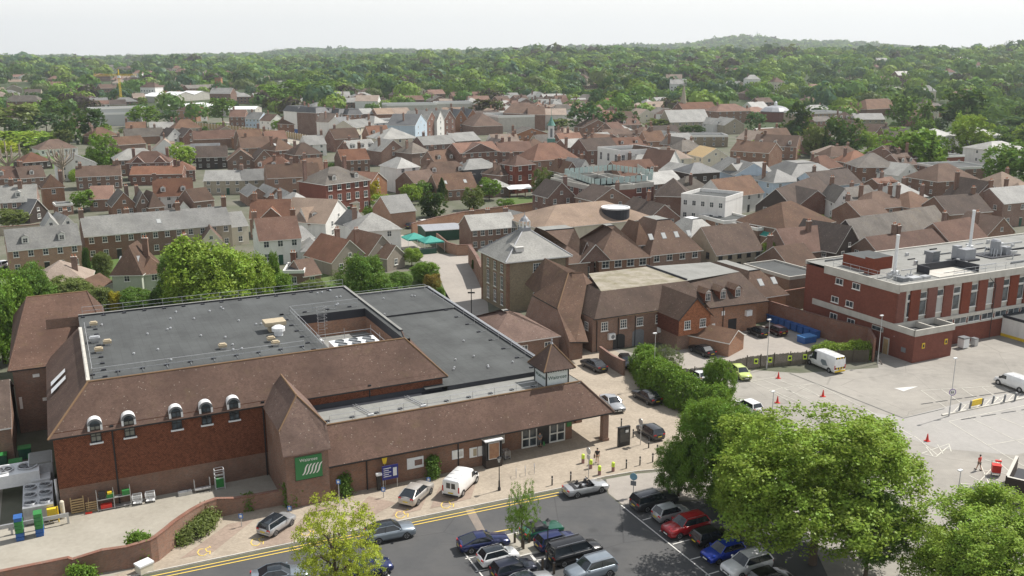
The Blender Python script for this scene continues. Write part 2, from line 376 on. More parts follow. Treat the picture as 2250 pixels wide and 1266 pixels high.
def chimney(parent,x,y,z0,z1,w=.9,d=.55,m='brick',pots=2):
    k=(round(z1-z0,1),w,d,m,pots)
    if k not in CHC:
        a=MB();h=k[0];a.box(-w/2,w/2,-d/2,d/2,0,h,m);a.box(-w/2-.07,w/2+.07,-d/2-.07,d/2+.07,h-.3,h-.12,m);a.box(-w/2-.03,w/2+.03,-d/2-.03,d/2+.03,h+.002,h+.06,'conc')
        for i in range(pots):
            x_=(-w/2+w*(i+.5)/pots);a.lathe([(.13,0),(.1,.4),(.12,.42),(.001,.42)],'pot',8,(x_,0),h+.06)
        CHC[k]=a.mesh('chimney')
    return inst(CHC[k],parent,(x,y,z0),0,'chimney')
RND=random.Random(5);RNDV=1
FOOT=[];VIS=[]
def scr(x,y,z):
    dz=z-CH;dep=y*ct-dz*st;up=y*st+dz*ct;return CX+F*x/dep,CY-F*up/dep
def vis(x0,y0,x1,y1,z0,z1,p=.9):
    D=min(y0,y1);a=scr(x0,y0,z0);b=scr(x1,y1,z0);c=scr((x0+x1)/2,(y0+y1)/2,z1);VIS.append((min(a[0],b[0]),max(a[0],b[0]),c[1],max(a[1],b[1]),D,p))
def blocks(x,y,z,r,h,rnd):
    a=scr(x-r,y,z);b=scr(x+r,y,z+h)
    for v in VIS:
        if y<v[4]-1 and a[0]<v[1] and b[0]>v[0] and b[1]<v[3] and a[1]>v[2] and rnd<v[5]: return True
    return False
LASTT=[None]
def house(p1,p2,ze,dep,rise,kind,rm,wm,label,cat='house',name=None,nw=None,ch=((.2,.5),),dorm=0,sky=0,gable=None,group=None,inset=None,flat='felt',side=True,fr='wframe',off=0,band=None,storeys=None,wsz=(1.0,1.25),fascia='wframe',door=True,zb=0,rd=False,dm=None):
    a=at(*p1,ze);b=at(*p2,ze)
    w=math.hypot(b[0]-a[0],b[1]-a[1]);rz=math.atan2(b[1]-a[1],b[0]-a[0])
    return house_w(a,w,rz,ze,dep,rise,kind,rm,wm,label,cat,name,nw,ch,dorm,sky,gable,group,inset,flat,side,fr,off,band,storeys,wsz,fascia,door,rd)
def house_w(a,w,rz,ze,dep,rise,kind,rm,wm,label,cat='house',name=None,nw=None,ch=((.2,.5),),dorm=0,sky=0,gable=None,group=None,inset=None,flat='felt',side=True,fr='wframe',off=0,band=None,storeys=None,wsz=(1.0,1.25),fascia='wframe',door=True,rd=False):
    name=name or {'house':'house','cottage':'cottage','shop':'shop_building','office':'office_building','terrace':'terraced_house','hall':'hall','barn':'barn','shed':'shed','garage':'garage_block','warehouse':'warehouse'}.get(cat,'house')
    c,s=math.cos(rz),math.sin(rz);cen=(a[0]+c*w/2-s*dep/2,a[1]+s*w/2+c*dep/2)
    FOOT.append((cen[0],cen[1],w/2,dep/2,rz))
    dist=math.hypot(*cen);far=dist>230;vfar=dist>420
    t=thing(name,label,cat,(a[0],a[1],0),rz,group)
    if dist>330: vis(a[0],a[1],a[0]+c*w,a[1]+s*w,ze*(.2 if ze>=8 else .45),ze+rise,.95 if RNDV>0 else .6)
    LASTT[0]=t;wall=wall_mb(w,dep,ze,rise,kind,wm,band).build('wall',t)
    ov=.35 if ze>3.5 else .25
    rf=roof_mb(w,dep,ze,rise,kind,rm,wm,0 if kind=='f' else ov,inset,flat,fascia).build('roof',t)
    def rz_at(x,y):
        if kind=='f': return ze
        if kind=='g': return ze+rise*(1-abs(y-dep/2)/(dep/2))
        if kind=='x': return ze+rise*(1-abs(x-w/2)/(w/2))
        e=min(x,y,w-x,dep-y);i_=min(w,dep)/2 if kind=='h' else (inset or min(min(w,dep)/2*.6,rise))
        return ze+rise*min(1,e/i_)
    for k in ch:
        x,y=k[0]*w,k[1]*dep;zt=max(ze+rise,rz_at(x,y)+.8)+(k[2] if len(k)>2 else .7)
        chimney(rf,x,y,rz_at(x,y)-.6,zt,1.0 if len(k)<4 else k[3],.6,'brick' if wm not in('brickd','brickm') else 'brickd',2 if len(k)<4 else 4)
    n=storeys or max(1,round(ze/2.8));sh=ze/n
    nw=max(1,round(w/2.9)) if nw is None else nw
    ww,wh=wsz;wh=min(wh,sh*.62);ww=min(ww,w/max(nw,1)*.7)
    one=far
    for j in range(n):
        for i in range(nw):
            x=w*(i+.5)/nw-ww/2;z=j*sh+sh*.36
            if j==0 and door and n>1 and nw>1 and i==nw//2 and not vfar:
                dr=MB();dr.box(0,.95,-.05,.02,0,2.1,'greend' if RND.random()<.4 else 'black');dr.box(-.08,1.03,-.03,.02,2.1,2.2,fr);q=dr.build('door',t);q.location=(x,0,0);continue
            window(t,x,0,z,0,ww,wh,2,2,fr,'glass',one)
    if side:
        m_=max(1,round(dep/4.5)) if not vfar else 1
        for j in range(n):
            for i in range(m_):
                y=dep*(i+.5)/m_;z=j*sh+sh*.36
                if cen[0]<0: window(t,w,y-ww/2,z,R(90),ww,wh,2,2,fr,'glass',one)
                else: window(t,0,y+ww/2,z,R(-90),ww,wh,2,2,fr,'glass',one)
        if kind=='x' and rise>2.2: window(t,w/2-.4,0,ze+.35,0,.8,.9,2,1,fr,'glass',one)
    if dorm:
        for i in range(dorm):
            x=w*(i+.5)/dorm;y0=min(1.0,dep*.15);z0=ze+y0*rise/(dep/2)-.05;dw,dh=1.3,1.25;run=(dh)/(rise/(dep/2));q=MB()
            q.poly([(x-dw/2,y0,z0),(x+dw/2,y0,z0),(x+dw/2,y0,z0+dh),(x-dw/2,y0,z0+dh)],wm if rd else 'white')
            for sx in(-1,1): q.poly([(x+sx*dw/2,y0,z0),(x+sx*dw/2,y0+run,z0+dh),(x+sx*dw/2,y0,z0+dh)],rm)
            ap=z0+dh+.45;r2=(dh+.45)/(rise/(dep/2))
            q.poly([(x-dw/2-.12,y0-.15,z0+dh-.03),(x,y0-.15,ap),(x,y0+r2,ap),(x-dw/2-.12,y0+run,z0+dh-.03)],rm);q.poly([(x,y0-.15,ap),(x+dw/2+.12,y0-.15,z0+dh-.03),(x+dw/2+.12,y0+run,z0+dh-.03),(x,y0+r2,ap)],rm)
            q.poly([(x-dw/2,y0-.02,z0+dh),(x+dw/2,y0-.02,z0+dh),(x,y0-.02,ap-.08)],'white')
            d_=q.build('dormer',t);window(d_,x-.45,y0-.015,z0+.15,0,.9,.95,2,2,fr,'glass',True,sill=False)
    if sky and not vfar:
        for i in range(sky):
            x=w*(i+.5)/sky;y=dep*.22 if kind!='m' else (inset or 2)*.5;s_=(rise/(dep/2)) if kind!='m' else rise/(inset or 2);q=MB()
            nn=Vector((0,-s_,1)).normalized();e=Vector((0,1,s_)).normalized();c0=Vector((x,y,ze+y*s_))+nn*.06;hx=Vector((.42,0,0));hy=e*.6
            q.poly([c0-hx-hy,c0+hx-hy,c0+hx+hy,c0-hx+hy],'glassl');h2,h3=hx*1.18,hy*1.15;c1=c0-nn*.02
            q.poly([c1-h2-h3,c1+h2-h3,c1+h2+h3,c1-h2+h3],'grey');q.build('skylight',rf)
    if gable:   # projecting front gables: (frac, width, height above ze, wallmat)
        for (fx,gw,gr,gm) in gable:
            x=fx*w;q=MB();s_=rise/(dep/2);run=gr/s_
            q.poly([(x-gw/2,-.25,ze-.3),(x+gw/2,-.25,ze-.3),(x+gw/2,-.25,ze),(x,-.25,ze+gr-.08),(x-gw/2,-.25,ze)],gm)
            for sx in(-1,1): q.poly([(x+sx*(gw/2+.25),-.5,ze-.28),(x,-.5,ze+gr),(x,run,ze+gr),(x+sx*(gw/2+.25),-.1,ze-.28)],rm);q.poly([(x+sx*gw/2,-.25,ze-.3),(x+sx*gw/2,0,ze-.3),(x+sx*gw/2,0,ze),(x+sx*gw/2,-.25,ze)],gm)
            q.tube((x-gw/2-.25,-.52,ze-.3),(x,-.52,ze+gr-.05),.06,fr,4);q.tube((x+gw/2+.25,-.52,ze-.3),(x,-.52,ze+gr-.05),.06,fr,4)
            q.build('gable',rf)
    return t
# ---------------------------------------------------------------- ground
M['grass']=m_flat('grass_ground',(.075,.13,.03),(.13,.12,.06),.6,.95,.05,False)
M['town']=m_flat('town_yards',(.145,.14,.11),(.055,.075,.03),.9,.95,.09,False)
M['asph']=m_flat('asphalt_dark',(.075,.076,.078),(.115,.112,.108),.7,.9,.2,False)
M['asphl']=m_flat('asphalt_worn_pale',(.315,.295,.262),(.21,.198,.178),.85,.92,.10,False,True)
M['road']=m_flat('road_tan',(.33,.30,.265),(.24,.22,.2),.6,.92,.15,False)
M['yardc']=m_flat('yard_concrete',(.345,.32,.27),(.23,.21,.17),.6,.92,.25,False)
M['pave']=m_brick('block_paving',(.375,.312,.235),mort=(.28,.23,.17),v=.12,var=.0,lw=.21,lh=.105,msz=.006)
M['paved']=m_brick('bay_paving',(.32,.25,.20),mort=(.22,.17,.14),v=.12,var=.0,lw=.21,lh=.105,msz=.006)
M['line']=m_flat('worn_white_paint',(.62,.61,.58),(.40,.38,.36),.5,.8,2,False)
M['linec']=m_flat('worn_cream_paint',(.62,.60,.52),(.36,.35,.32),.8,.85,.7,False)
M['liney']=m_flat('yellow_line_paint',(.70,.50,.10),(.5,.40,.17),.4,.8,1,False)
def sheet(name,px,z,m,world=False,kind='structure'):
    a=MB();pts=[(*((p) if world else at(*p,z)),z) for p in px]
    ar=sum(pts[i][0]*pts[(i+1)%len(pts)][1]-pts[(i+1)%len(pts)][0]*pts[i][1] for i in range(len(pts)))
    if ar<0: pts.reverse()
    a.poly(pts,m);o=a.build(name);return tag(o,kind=kind)
sheet('street_ground',[(-420,-60),(470,-60),(620,640),(-560,640)],.012,'town',True)
KERB=[(60,1318),(300,1266),(800,1163),(1230,1075),(1330,1049),(1400,1037),(1490,1030)]
Z1,Z2,Z3,Z4=.03,.04,.05,.056
sheet('paved_forecourt',KERB+[(1540,960),(1500,880),(1430,810),(1330,760),(1230,735),(1100,860),(700,1000),(560,1070),(300,1200),(60,1310)],Z1,'pave')
sheet('road',[(60,1322),(300,1270),(800,1167),(1230,1079),(1330,1053),(1335,1085),(1365,1110),(1560,1100),(1750,1130),(1900,1420),(0,1420)],.027,'asph')
sheet('junction_road',[(1332,1053),(1400,1041),(1500,1033),(1560,1020),(1560,1096),(1368,1109),(1337,1084)],.034,'road')
sheet('car_park',[(1562,1095),(1545,960),(1600,850),(1660,838),(1760,820),(1930,808),(1925,782),(2100,700),(2420,620),(3100,900),(3100,1450),(1905,1450),(1755,1130)],.037,'asphl')
sheet('car_park_patch',[(1880,900),(1985,918),(2130,880),(2240,860),(2400,900),(2400,960),(2230,1000),(2060,985),(1960,950)],Z2,m_flat('asphalt_patch',(.335,.32,.30),(.28,.27,.25),.6,.9,.2,False))
sheet('service_yard',[(1440,800),(1440,770),(1560,745),(1680,715),(1700,700),(1830,752),(1760,790),(1500,835)],Z2,'road')
sheet('loading_yard',[xy(-40,70),xy(4.2,79.4),xy(5.6,81.4),xy(7,83.2),xy(9,84.9),xy(12,85.5),xy(17.2,85.5),xy(17.2,92.8),xy(-8,92.8),xy(-8,118),xy(-40,118)],Z2,'yardc',True)
sheet('side_road',[(855,520),(885,516),(930,548),(965,558),(1035,560),(1036,585),(1068,630),(1075,700),(985,700),(978,640),(965,605),(930,575),(885,548)],Z1,'road')
sheet('garden_lawn',[(0,345),(130,340),(165,352),(160,372),(60,372),(0,372)],Z1,'grass')
sheet('lawn_behind_wall',[(1120,435),(1190,432),(1205,452),(1130,455)],Z1,'grass')
sheet('garden_ground',[(0,590),(230,560),(520,560),(640,600),(860,600),(950,590),(990,660),(900,700),(200,720),(0,760)],Z1,'grass')
sheet('square_ground',[(505,300),(560,288),(640,298),(700,312),(720,326),(690,322),(600,310)],.05,'yardc')
sheet('high_street',[(480,268),(560,278),(700,305),(840,318),(900,312),(700,292),(560,268)],.04,'road')
sheet('drive_edge',[(1290,745),(1340,760),(1450,795),(1500,830),(1640,812),(1780,822),(1700,850),(1560,900),(1480,1000),(1400,900)],.02,'asphl')
strips_later=[(1735,820,1985,919),(1985,919,2075,898),(1880,898,1905,905)]
# kerb as a real step
a=MB()
kp=[at(*p) for p in KERB]
for p,q in zip(kp,kp[1:]):
    d=Vector((q[0]-p[0],q[1]-p[1],0)).normalized();n=Vector((-d.y,d.x,0))*.12
    a.prism([p,q,(q[0]+n.x,q[1]+n.y),(p[0]+n.x,p[1]+n.y)],0,.12,'conc')
tag(a.build('kerb'),kind='structure')
sheet('resurfacing_strip',[(1022,1120),(1040,1116),(1066,1165),(1050,1170)],.045,m_flat('tan_patch',(.24,.20,.165),(.15,.14,.13),.7,.9,.8,False))
# painted markings: each a strip from pixel to pixel
def strips(name,segs,m,wd=.1,z=Z3,kind='structure'):
    a=MB()
    for s in segs:
        p,q=at(*s[:2],z),at(*s[2:4],z);d=Vector((q[0]-p[0],q[1]-p[1],0));
        if d.length<.01: continue
        n=Vector((-d.y,d.x,0)).normalized()*((s[4] if len(s)>4 else wd)/2)
        a.poly([(p[0]-n.x,p[1]-n.y,z),(q[0]-n.x,q[1]-n.y,z),(q[0]+n.x,q[1]+n.y,z),(p[0]+n.x,p[1]+n.y,z)],m)
    return tag(a.build(name),kind=kind)
strips('yellow_road_lines',[(300,1273,800,1170),(800,1170,1228,1082),(300,1266+14,800,1176),(800,1176,1228,1088),(1005,1185,1125,1162)],'liney',.13,.056)
strips('bay_line_markings',[(1365,1110,1560,1266),(1560,1266,1700,1380),(1412,1143,1440,1135),(1449,1167,1470,1162),(1478,1196,1515,1186),(1515,1230,1545,1222),(1550,1264,1580,1255),
 (1007,1198,1065,1272),(1155,1205,1175,1232),(1175,1232,1215,1225),(1022,1228,1060,1220),(1045,1256,1075,1250),(845,1250,870,1290),(1155,1205,1240,1300)],'line',.13,.06)
sg=[]
def grid(p0,p1,p2,p3,n,edge=True):
    for i in range(n+1):
        t=i/n;sg.append((p0[0]+(p1[0]-p0[0])*t,p0[1]+(p1[1]-p0[1])*t,p3[0]+(p2[0]-p3[0])*t,p3[1]+(p2[1]-p3[1])*t))
    if edge: sg.append((*p0,*p1))
grid((2024,858),(2290,842),(2330,872),(2080,896),6)
grid((2085,926),(2260,889),(2420,935),(2170,978),4)
grid((2170,978),(2420,935),(2520,985),(2260,1030),4)
grid((1690,858),(1790,842),(1905,900),(1800,916),3)
grid((1800,916),(1905,900),(2010,960),(1900,980),3)
grid((1650,838),(1700,830),(1800,870),(1760,885),2)
grid((1900,980),(2010,958),(2060,1000),(1950,1020),2)
strips('car_park_lines',sg,'linec',.085,.058)
sg=[]
for x0,y0,x1,y1,n,dx,dy in ((2095,905,2250,872,9,5,16),):
    for i in range(n+1):
        t=i/n;x=x0+(x1-x0)*t;y=y0+(y1-y0)*t;sg+=[(x,y,x+dx+8,y-dy+2)]
    sg+=[(x0,y0,x1+20,y1-3),(x0+12,y0-13,x1+20,y1-17)]
sg+=[(2025,996,2056,1004),(2056,1004,2085,980),(2035,982,2050,1002),(2060,977,2072,997),(2085,975,2090,992),(2025,996,2085,975)]
# hatched box round the trolley
C_=[(2112,1062),(2128,1083),(2165,1098),(2230,1080),(2245,1060),(2200,1020),(2165,1010)]
for i in range(6): sg.append((*C_[i],*C_[i+1]))
sg+=[(2128,1083,2200,1008),(2112,1062,2240,1075),(2130,1045,2195,1078),(2155,1022,2180,1078),(2170,1050,2215,1088),(2185,1052,2235,1070),(2112,1064,2160,1090),(2140,1030,2240,1045),(2120,1070,2190,1060)]
strips('hatched_markings',sg,'linec',.1,.062)
sg=[]
for i in range(7): x=2024+i*32;y=888-i*4.6;sg.append((x,y,x+26,y-3.6))
for i in range(5): x=2112+i*44;y=922-i*7;sg.append((x,y,x+32,y-5))
strips('wheel_stop_marks',sg,'feltd',.16,.064)
strips('tarmac_seams',strips_later,'felt',.1,.063)
# direction arrow
a=MB();P=[at(*p,.06) for p in((1965,853),(2017,849),(1985,860))];a.poly([(*p,.06) for p in P],'line');tag(a.build('painted_arrow'),kind='structure')
# darker parking bays on the forecourt
bays=[((500,1152),(560,1140),(470,1212),(395,1228)),((560,1205),(600,1165),(690,1150),(640,1192)),((690,1115),(745,1106),(690,1165),(620,1180)),((810,1090),(870,1105),(800,1145),(765,1135)),((880,1105),(945,1075),(925,1120),(860,1135)),((965,1070),(1050,1048),(1035,1095),(945,1118))]
a=MB()
for k_,b in enumerate(bays):
    zz=.044+k_*.002;P=[(*at(*p,zz),zz) for p in b];ar=sum(P[i][0]*P[(i+1)%4][1]-P[(i+1)%4][0]*P[i][1] for i in range(4))
    a.poly(P if ar>0 else P[::-1],'paved')
tag(a.build('parking_bay_paving'),kind='structure')
# disabled bay symbols: wheelchair sign strokes (seen from the road)
sy=[]
for (x,y,s) in ((450,1212,1),(567,1190,1),(677,1168,1),(885,1130,1),(985,1108,1)):
    c=[(x-16,y+2),(x-12,y-5),(x-3,y-6)];c2=[(x-16,y+2),(x-12,y+8),(x-2,y+9),(x+5,y+4)]
    for L in(c,c2):
        for p,q in zip(L,L[1:]): sy.append((*p,*q))
    sy+=[(x+1,y-6,x+10,y-10),(x+1,y-6,x+6,y+1),(x+6,y+1,x+12,y-2),(x+12,y-2,x+11,y+6),(x+10,y-12,x+13,y-9)]
strips('wheelchair_bay_symbols',sy,'liney',.09,.056)
# ---------------------------------------------------------------- supermarket
O=(17,84,0)
store=thing('supermarket_building','large brick supermarket with brown tiled slopes, dark flat roofs and a corner sign turret','supermarket',(*xy(17,84),0),A)
def part(a,name,parent=None,smooth=False):
    return a.build(name,parent or store,smooth,O)
def lp(u,v,z): return (u-17,v-84,z)
UL,UR,V0,V1,VE=-2.7,37.2,92.6,122.5,96.2
ZE,ZR=8.3,11.75
a=MB()  # main wall: brick plinth, tile hung above
a.poly([(UL,V0,-.2),(17.1,V0,-.2),(17.1,V0,2.6),(UL,V0,2.6)],'brick')
a.poly([(UL,V0-.04,2.6),(17.1,V0-.04,2.6),(17.1,V0-.04,ZE),(UL,V0-.04,ZE)],'hung')
a.poly([(UL,V1,-.2),(UL,V0,-.2),(UL,V0,ZE),(UL,V1,ZE)],'brickb')
a.poly([(17.1,V0,0),(36.7,V0,0),(36.7,V0,ZE),(17.1,V0,ZE)],'hung')
a.poly([(36.7,V0,0),(36.7,V0+4,0),(36.7,V0+4,ZE),(36.7,V0,ZE)],'hung')
a.poly([(34.3,VE,6),(34.3,V1,6),(34.3,V1,ZR-.1),(34.3,VE,ZR-.1)],'brickb')
a.poly([(34.3,V1,0),(UL,V1,0),(UL,V1,ZR-.1),(34.3,V1,ZR-.1)],'brickb')
part(a,'wall')
a=MB();ov=.4;e=ZE-ov
L0,L1=(UL-ov,V0-ov,e),(UR,V0-ov,e);T0,T1=(.9,VE,ZR),(33.6,VE,ZR)
a.poly([L0,L1,T1,T0],'tile');a.poly([(UL-ov,117.5,e),L0,T0,(.9,117.5,ZR)],'tile');a.poly([L1,(UR,VE+3,e),(34.3,VE+3,ZR),T1],'tile')
for p,q in ((L0,L1),((UL-ov,117.5,e),L0),(L1,(UR,VE+3,e))): a.poly([(p[0],p[1],p[2]-.16),(q[0],q[1],q[2]-.16),q,p],'black')
a.poly([(L0[0],L0[1],e-.16),(L0[0],V0,e-.16),(L1[0],V0,e-.16),(L1[0],L1[1],e-.16)],'white')
m_ridge=m_flat('mossy_ridge_tiles',(.20,.125,.07),(.13,.085,.055),.6,.9,1.5)
M['ridge']=m_ridge
for p,q in ((T0,T1),(L0,T0),(L1,T1)): a.tube((p[0],p[1],p[2]-.02),(q[0],q[1],q[2]-.02),.11,'ridge',6)
main_roof=part(a,'tiled_roof')
# flat roof with plant well
WU0,WU1,WV0,WV1=25.0,33.6,96.6,110.8
a=MB();zf=ZR-.12
for x0,x1,y0,y1 in ((.9,WU0,VE,V1),(WU0,WU1,WV1,V1),(WU0,WU1,VE,WV0),(WU1,34.3,VE,V1)): a.poly([(x0,y0,zf),(x1,y0,zf),(x1,y1,zf),(x0,y1,zf)],'felt')
part(a,'flat_roof')
a=MB()
a.box(.9,34.5,V1-.2,V1+.15,zf,zf+.22,'feltd',top='feltl');a.box(34.15,34.5,VE+3,V1-.2,zf,zf+.2,'feltd',top='feltl')
a.box(.75,1.1,VE,V1-6,zf,zf+.25,'wood',top='conc')
part(a,'parapet')
a=MB();zb=8.6
for (p,q) in (((WU0,WV1),(WU0,WV0)),((WU0,WV1),(WU1,WV1)),((WU1,WV1),(WU1,WV0)),((WU1,WV0),(WU0,WV0))):
    a.poly([(*p,zb),(*q,zb),(*q,ZR-1.2),(*p,ZR-1.2)],'bricko');a.poly([(*p,ZR-1.2),(*q,ZR-1.2),(*q,zf),(*p,zf)],'feltd')
a.poly([(WU0,WV0,zb),(WU1,WV0,zb),(WU1,WV1,zb),(WU0,WV1,zb)],'feltl')
part(a,'plant_well')
# condenser in the well
a=MB();a.box(26.8,32.2,100.4,103.4,zb+.4,zb+1.7,'metalw')
for i in range(4): a.box(26.9+i*1.7,27.05+i*1.7,100.5,103.3,zb,zb+.6,'grey')
c=part(a,'condenser_unit')
for i in range(3):
    for j in range(2):
        f=MB();f.lathe([(.001,0),(.5,0),(.56,.14),(.48,.14),(.44,.02),(.001,.02)],'grey',14,(27.9+i*1.65-17,101.2+j*1.35-84),zb+1.7);f.build('fan',c)
a=MB()
for z in(.3,.9):
    a.path([(26,105.5,zb+z+1),(32.6,105.5,zb+z+1),(32.6,99,zb+z+1),(26,99,zb+z+1),(26,105.5,zb+z+1)],.03,'metal')
for x,y in ((26,105.5),(29.3,105.5),(32.6,105.5),(32.6,102),(32.6,99),(29.3,99),(26,99)): a.tube((x,y,zb+.5),(x,y,zb+2.35),.03,'metal')
for x in(27.2,28.0):
    a.tube((x,109.5,zb),(x,109.5,ZR+1.2),.03,'metal')
for k in range(14): a.tube((27.2,109.5,zb+.33*k),(28.0,109.5,zb+.33*k),.015,'metal',4)
for k in range(7):
    z=zb+1.6+k*.45;a.path([(27.1,109.5,z),(27.0,108.9,z),(27.6,108.6,z),(28.2,108.9,z),(28.1,109.5,z)],.016,'metal',4)
a.box(26.2,26.7,98,98.6,zb,zb+2.2,'beige');a.box(25.6,26.4,104,105,zb,zb+1.6,'metalw');a.box(31,33,98.6,100,zb,zb+.9,'grey');a.box(27,30,97.4,98.6,zb,zb+1.1,'metal')
part(a,'plant_access_frame')
def rail(pts,z,name='safety_rail',h=1.05,feet=2.4,inn=(0,1)):
    a=MB()
    for zz in(h,h*.52): a.path([(*p,z+zz) for p in pts],.024,'metal',5)
    for p,q in zip(pts,pts[1:]):
        d=math.hypot(q[0]-p[0],q[1]-p[1]);n=max(1,round(d/feet))
        for i in range(n+1):
            x=p[0]+(q[0]-p[0])*i/n;y=p[1]+(q[1]-p[1])*i/n;a.tube((x,y,z),(x,y,z+h),.025,'metal',5)
            x2,y2=x+inn[0]*1.1,y+inn[1]*1.1;a.tube((x,y,z+.08),(x2,y2,z+.08),.02,'metal',4);a.box(x2-.22,x2+.22,y2-.14,y2+.14,z,z+.14,'feltd')
    return part(a,name)
rail([(1.4,VE+1.0),(22.5,VE+1.0)],zf,inn=(0,1));rail([(1.4,V1+.3),(34.2,V1+.3)],zf,inn=(0,-1))
rail([(1.4,VE+1.0),(1.4,V1-7)],zf,inn=(1,0));rail([(24.4,WV0),(24.4,WV1+1.2),(33,WV1+1.2)],zf,inn=(-.9,.2),feet=2.8)
rng=random.Random(3);a=MB()
for i in range(24):
    x,y=rng.uniform(3,23),rng.uniform(99,V1-2);a.lathe([(.09,0),(.09,.12),(.14,.13),(.1,.22),(.001,.24)],'metal',8,(x,y),zf)
for i in range(8):
    x,y=rng.uniform(26,33),rng.uniform(112,V1-1);a.lathe([(.09,0),(.09,.12),(.14,.13),(.1,.22),(.001,.24)],'metal',8,(x,y),zf)
part(a,'breather_vents')
def cowl(x,y,w=.85,d=.75,h=.5,m='beige',name='roof_cowl'):
    a=MB();a.box(x-w*.35,x+w*.35,y-d*.35,y+d*.35,zf,zf+h*.55,'metal');b=.12
    a.prism([(x-w/2,y-d/2),(x+w/2,y-d/2),(x+w/2,y+d/2),(x-w/2,y+d/2)],zf+h*.45,zf+h,m)
    a.prism([(x-w/2+b,y-d/2+b),(x+w/2-b,y-d/2+b),(x+w/2-b,y+d/2-b),(x-w/2+b,y+d/2-b)],zf+h,zf+h+.12,m);return part(a,name)
for p in ((1.9+.5,117),(3.4,108.6),(2.4,106),(14.6,101.5),(19.9,101.8),(20.0,100)): cowl(*p)
cowl(2.2,110.2,1.1,.9,.6,'metal')
a=MB();cx,cy=21.2,104.4
a.box(cx-.7,cx+.7,cy+1.0,cy+2.2,zf,zf+.8,'beige');a.prism([(cx-1.2,cy+.6),(cx+1.2,cy+.6),(cx+1.2,cy+2.5),(cx-1.2,cy+2.5)],zf+.8,zf+1.25,'beige')
a.lathe([(.5,0),(.5,.5),(.75,.55),(.75,.95),(.4,1.15),(.001,1.2)],'metalw',16,(cx,cy-.5),zf);part(a,'extract_cowl')
# arched dormer windows in the eaves: five
for k,uu in enumerate((1.0,4.0,8.35,11.2,13.9)):
    d=MB();r=.66;x=uu;y0=V0-.28;zc=ZE+.25;n=10
    arc=[(x+r*math.cos(math.pi*i/n),zc+r*math.sin(math.pi*i/n)) for i in range(n+1)]
    arci=[(x+(r-.2)*math.cos(math.pi*i/n),zc+(r-.2)*math.sin(math.pi*i/n)) for i in range(n+1)]
    for i in range(n):
        p,q=arc[i],arc[i+1];pi,qi=arci[i],arci[i+1]
        d.poly([(p[0],y0,p[1]),(q[0],y0,q[1]),(qi[0],y0,qi[1]),(pi[0],y0,pi[1])],'grey')
        d.poly([(p[0],y0,p[1]),(p[0],y0+.95,p[1]),(q[0],y0+.95,q[1]),(q[0],y0,q[1])],'metalw')
        d.poly([(pi[0],y0,pi[1]),(qi[0],y0,qi[1]),(qi[0],y0+.1,qi[1]),(pi[0],y0+.1,pi[1])],'metalw')
    for sx in(-1,1):
        d.box(x+sx*(r-.1)-.1,x+sx*(r-.1)+.1,y0,y0+.5,ZE-.35,zc,'metalw')
    o=part(d,'dormer');g=MB()
    g.poly([(x-r+.2,y0+.1,zc-1.75),(x+r-.2,y0+.1,zc-1.75),(x+r-.2,y0+.1,zc)]+[(p[0],y0+.1,p[1]) for p in arci[1:-1]]+[(x-r+.2,y0+.1,zc)],'glass')
    if k<2: g.poly([(x-r+.2,y0+.09,zc-1.6),(x+r-.2,y0+.09,zc-1.6),(x+r-.2,y0+.09,zc-.15),(x-r+.2,y0+.09,zc-.15)],M.setdefault('blind',m_plain('grey_blind',(.2,.2,.17),.6)))
    g.build('pane',o,org=O)
    s=MB()
    for xx in(x-r+.22,x,x+r-.22): s.box(xx-.035,xx+.035,y0+.02,y0+.1,zc-1.75,zc+.1,'black')
    for zz in(-1.7,-1.1,-.5,.05): s.box(x-r+.2,x+r-.2,y0+.03,y0+.1,zc+zz-.03,zc+zz+.03,'black')
    s.box(x-r+.05,x+r-.05,y0-.06,y0+.15,zc-1.9,zc-1.76,'metalw')
    s.build('glazing_bars',o,org=O)
for (u_,v_,z0,z1) in ((2.45,V0-.1,0,ZE-.3),(16.8,V0-.1,0,ZE-.3),(28.2,V0-.1,6.5,ZE-.3),(25.2,84.7,0,3.4),(35.2,84.7,0,3.3)):
    a=MB();a.tube((u_,v_,z0),(u_,v_,z1),.07,'black',8);a.box(u_-.16,u_+.16,v_-.12,v_+.12,z1-.1,z1+.25,'black');part(a,'drainpipe')
# second (right-hand) flat roof and its strip
a=MB();Z7=7.0
a.poly([(34.3,91.6,Z7),(49.9,91.6,Z7),(50.3,121,Z7),(34.3,121,Z7)],'felt')
a.poly([(34.3,121,Z7+.25),(50.3,121,Z7+.25),(50.8,133.8,Z7+.25),(34.3,133.8,Z7+.25)],'felt');a.poly([(34.3,121,Z7),(50.3,121,Z7),(50.3,121,Z7+.25),(34.3,121,Z7+.25)],'feltd')
a.poly([(21.3,86.9,6.45),(50.2,86.9,6.45),(50.2,91.6,6.45),(21.3,91.6,6.45)],'feltl')
a.poly([(36.9,91.6,6.45),(49.9,91.6,6.45),(49.9,91.6,Z7),(36.9,91.6,Z7)],'feltd')
a.poly([(21.3,92.3,6.45),(36.7,92.3,6.45),(36.7,92.5,6.9),(21.3,92.5,6.9)],'feltd');a.poly([(21.3,91.5,6.455),(36.7,91.5,6.455),(36.7,92.5,6.455),(21.3,92.5,6.455)],'feltd')
part(a,'lower_flat_roof')
a=MB()
a.poly([(49.9,87,0),(50.8,133.8,0),(50.8,133.8,Z7+.2),(49.9,87,Z7-.2)],'brick');a.poly([(50.8,133.8,0),(34.3,133.8,0),(34.3,133.8,Z7+.2),(50.8,133.8,Z7+.2)],'brick')
part(a,'side_wall')
a=MB();a.poly([(49.7,91.6,Z7+.22),(50.1,91.6,Z7+.22),(51,134,Z7+.4),(50.6,134,Z7+.4)],'lead')
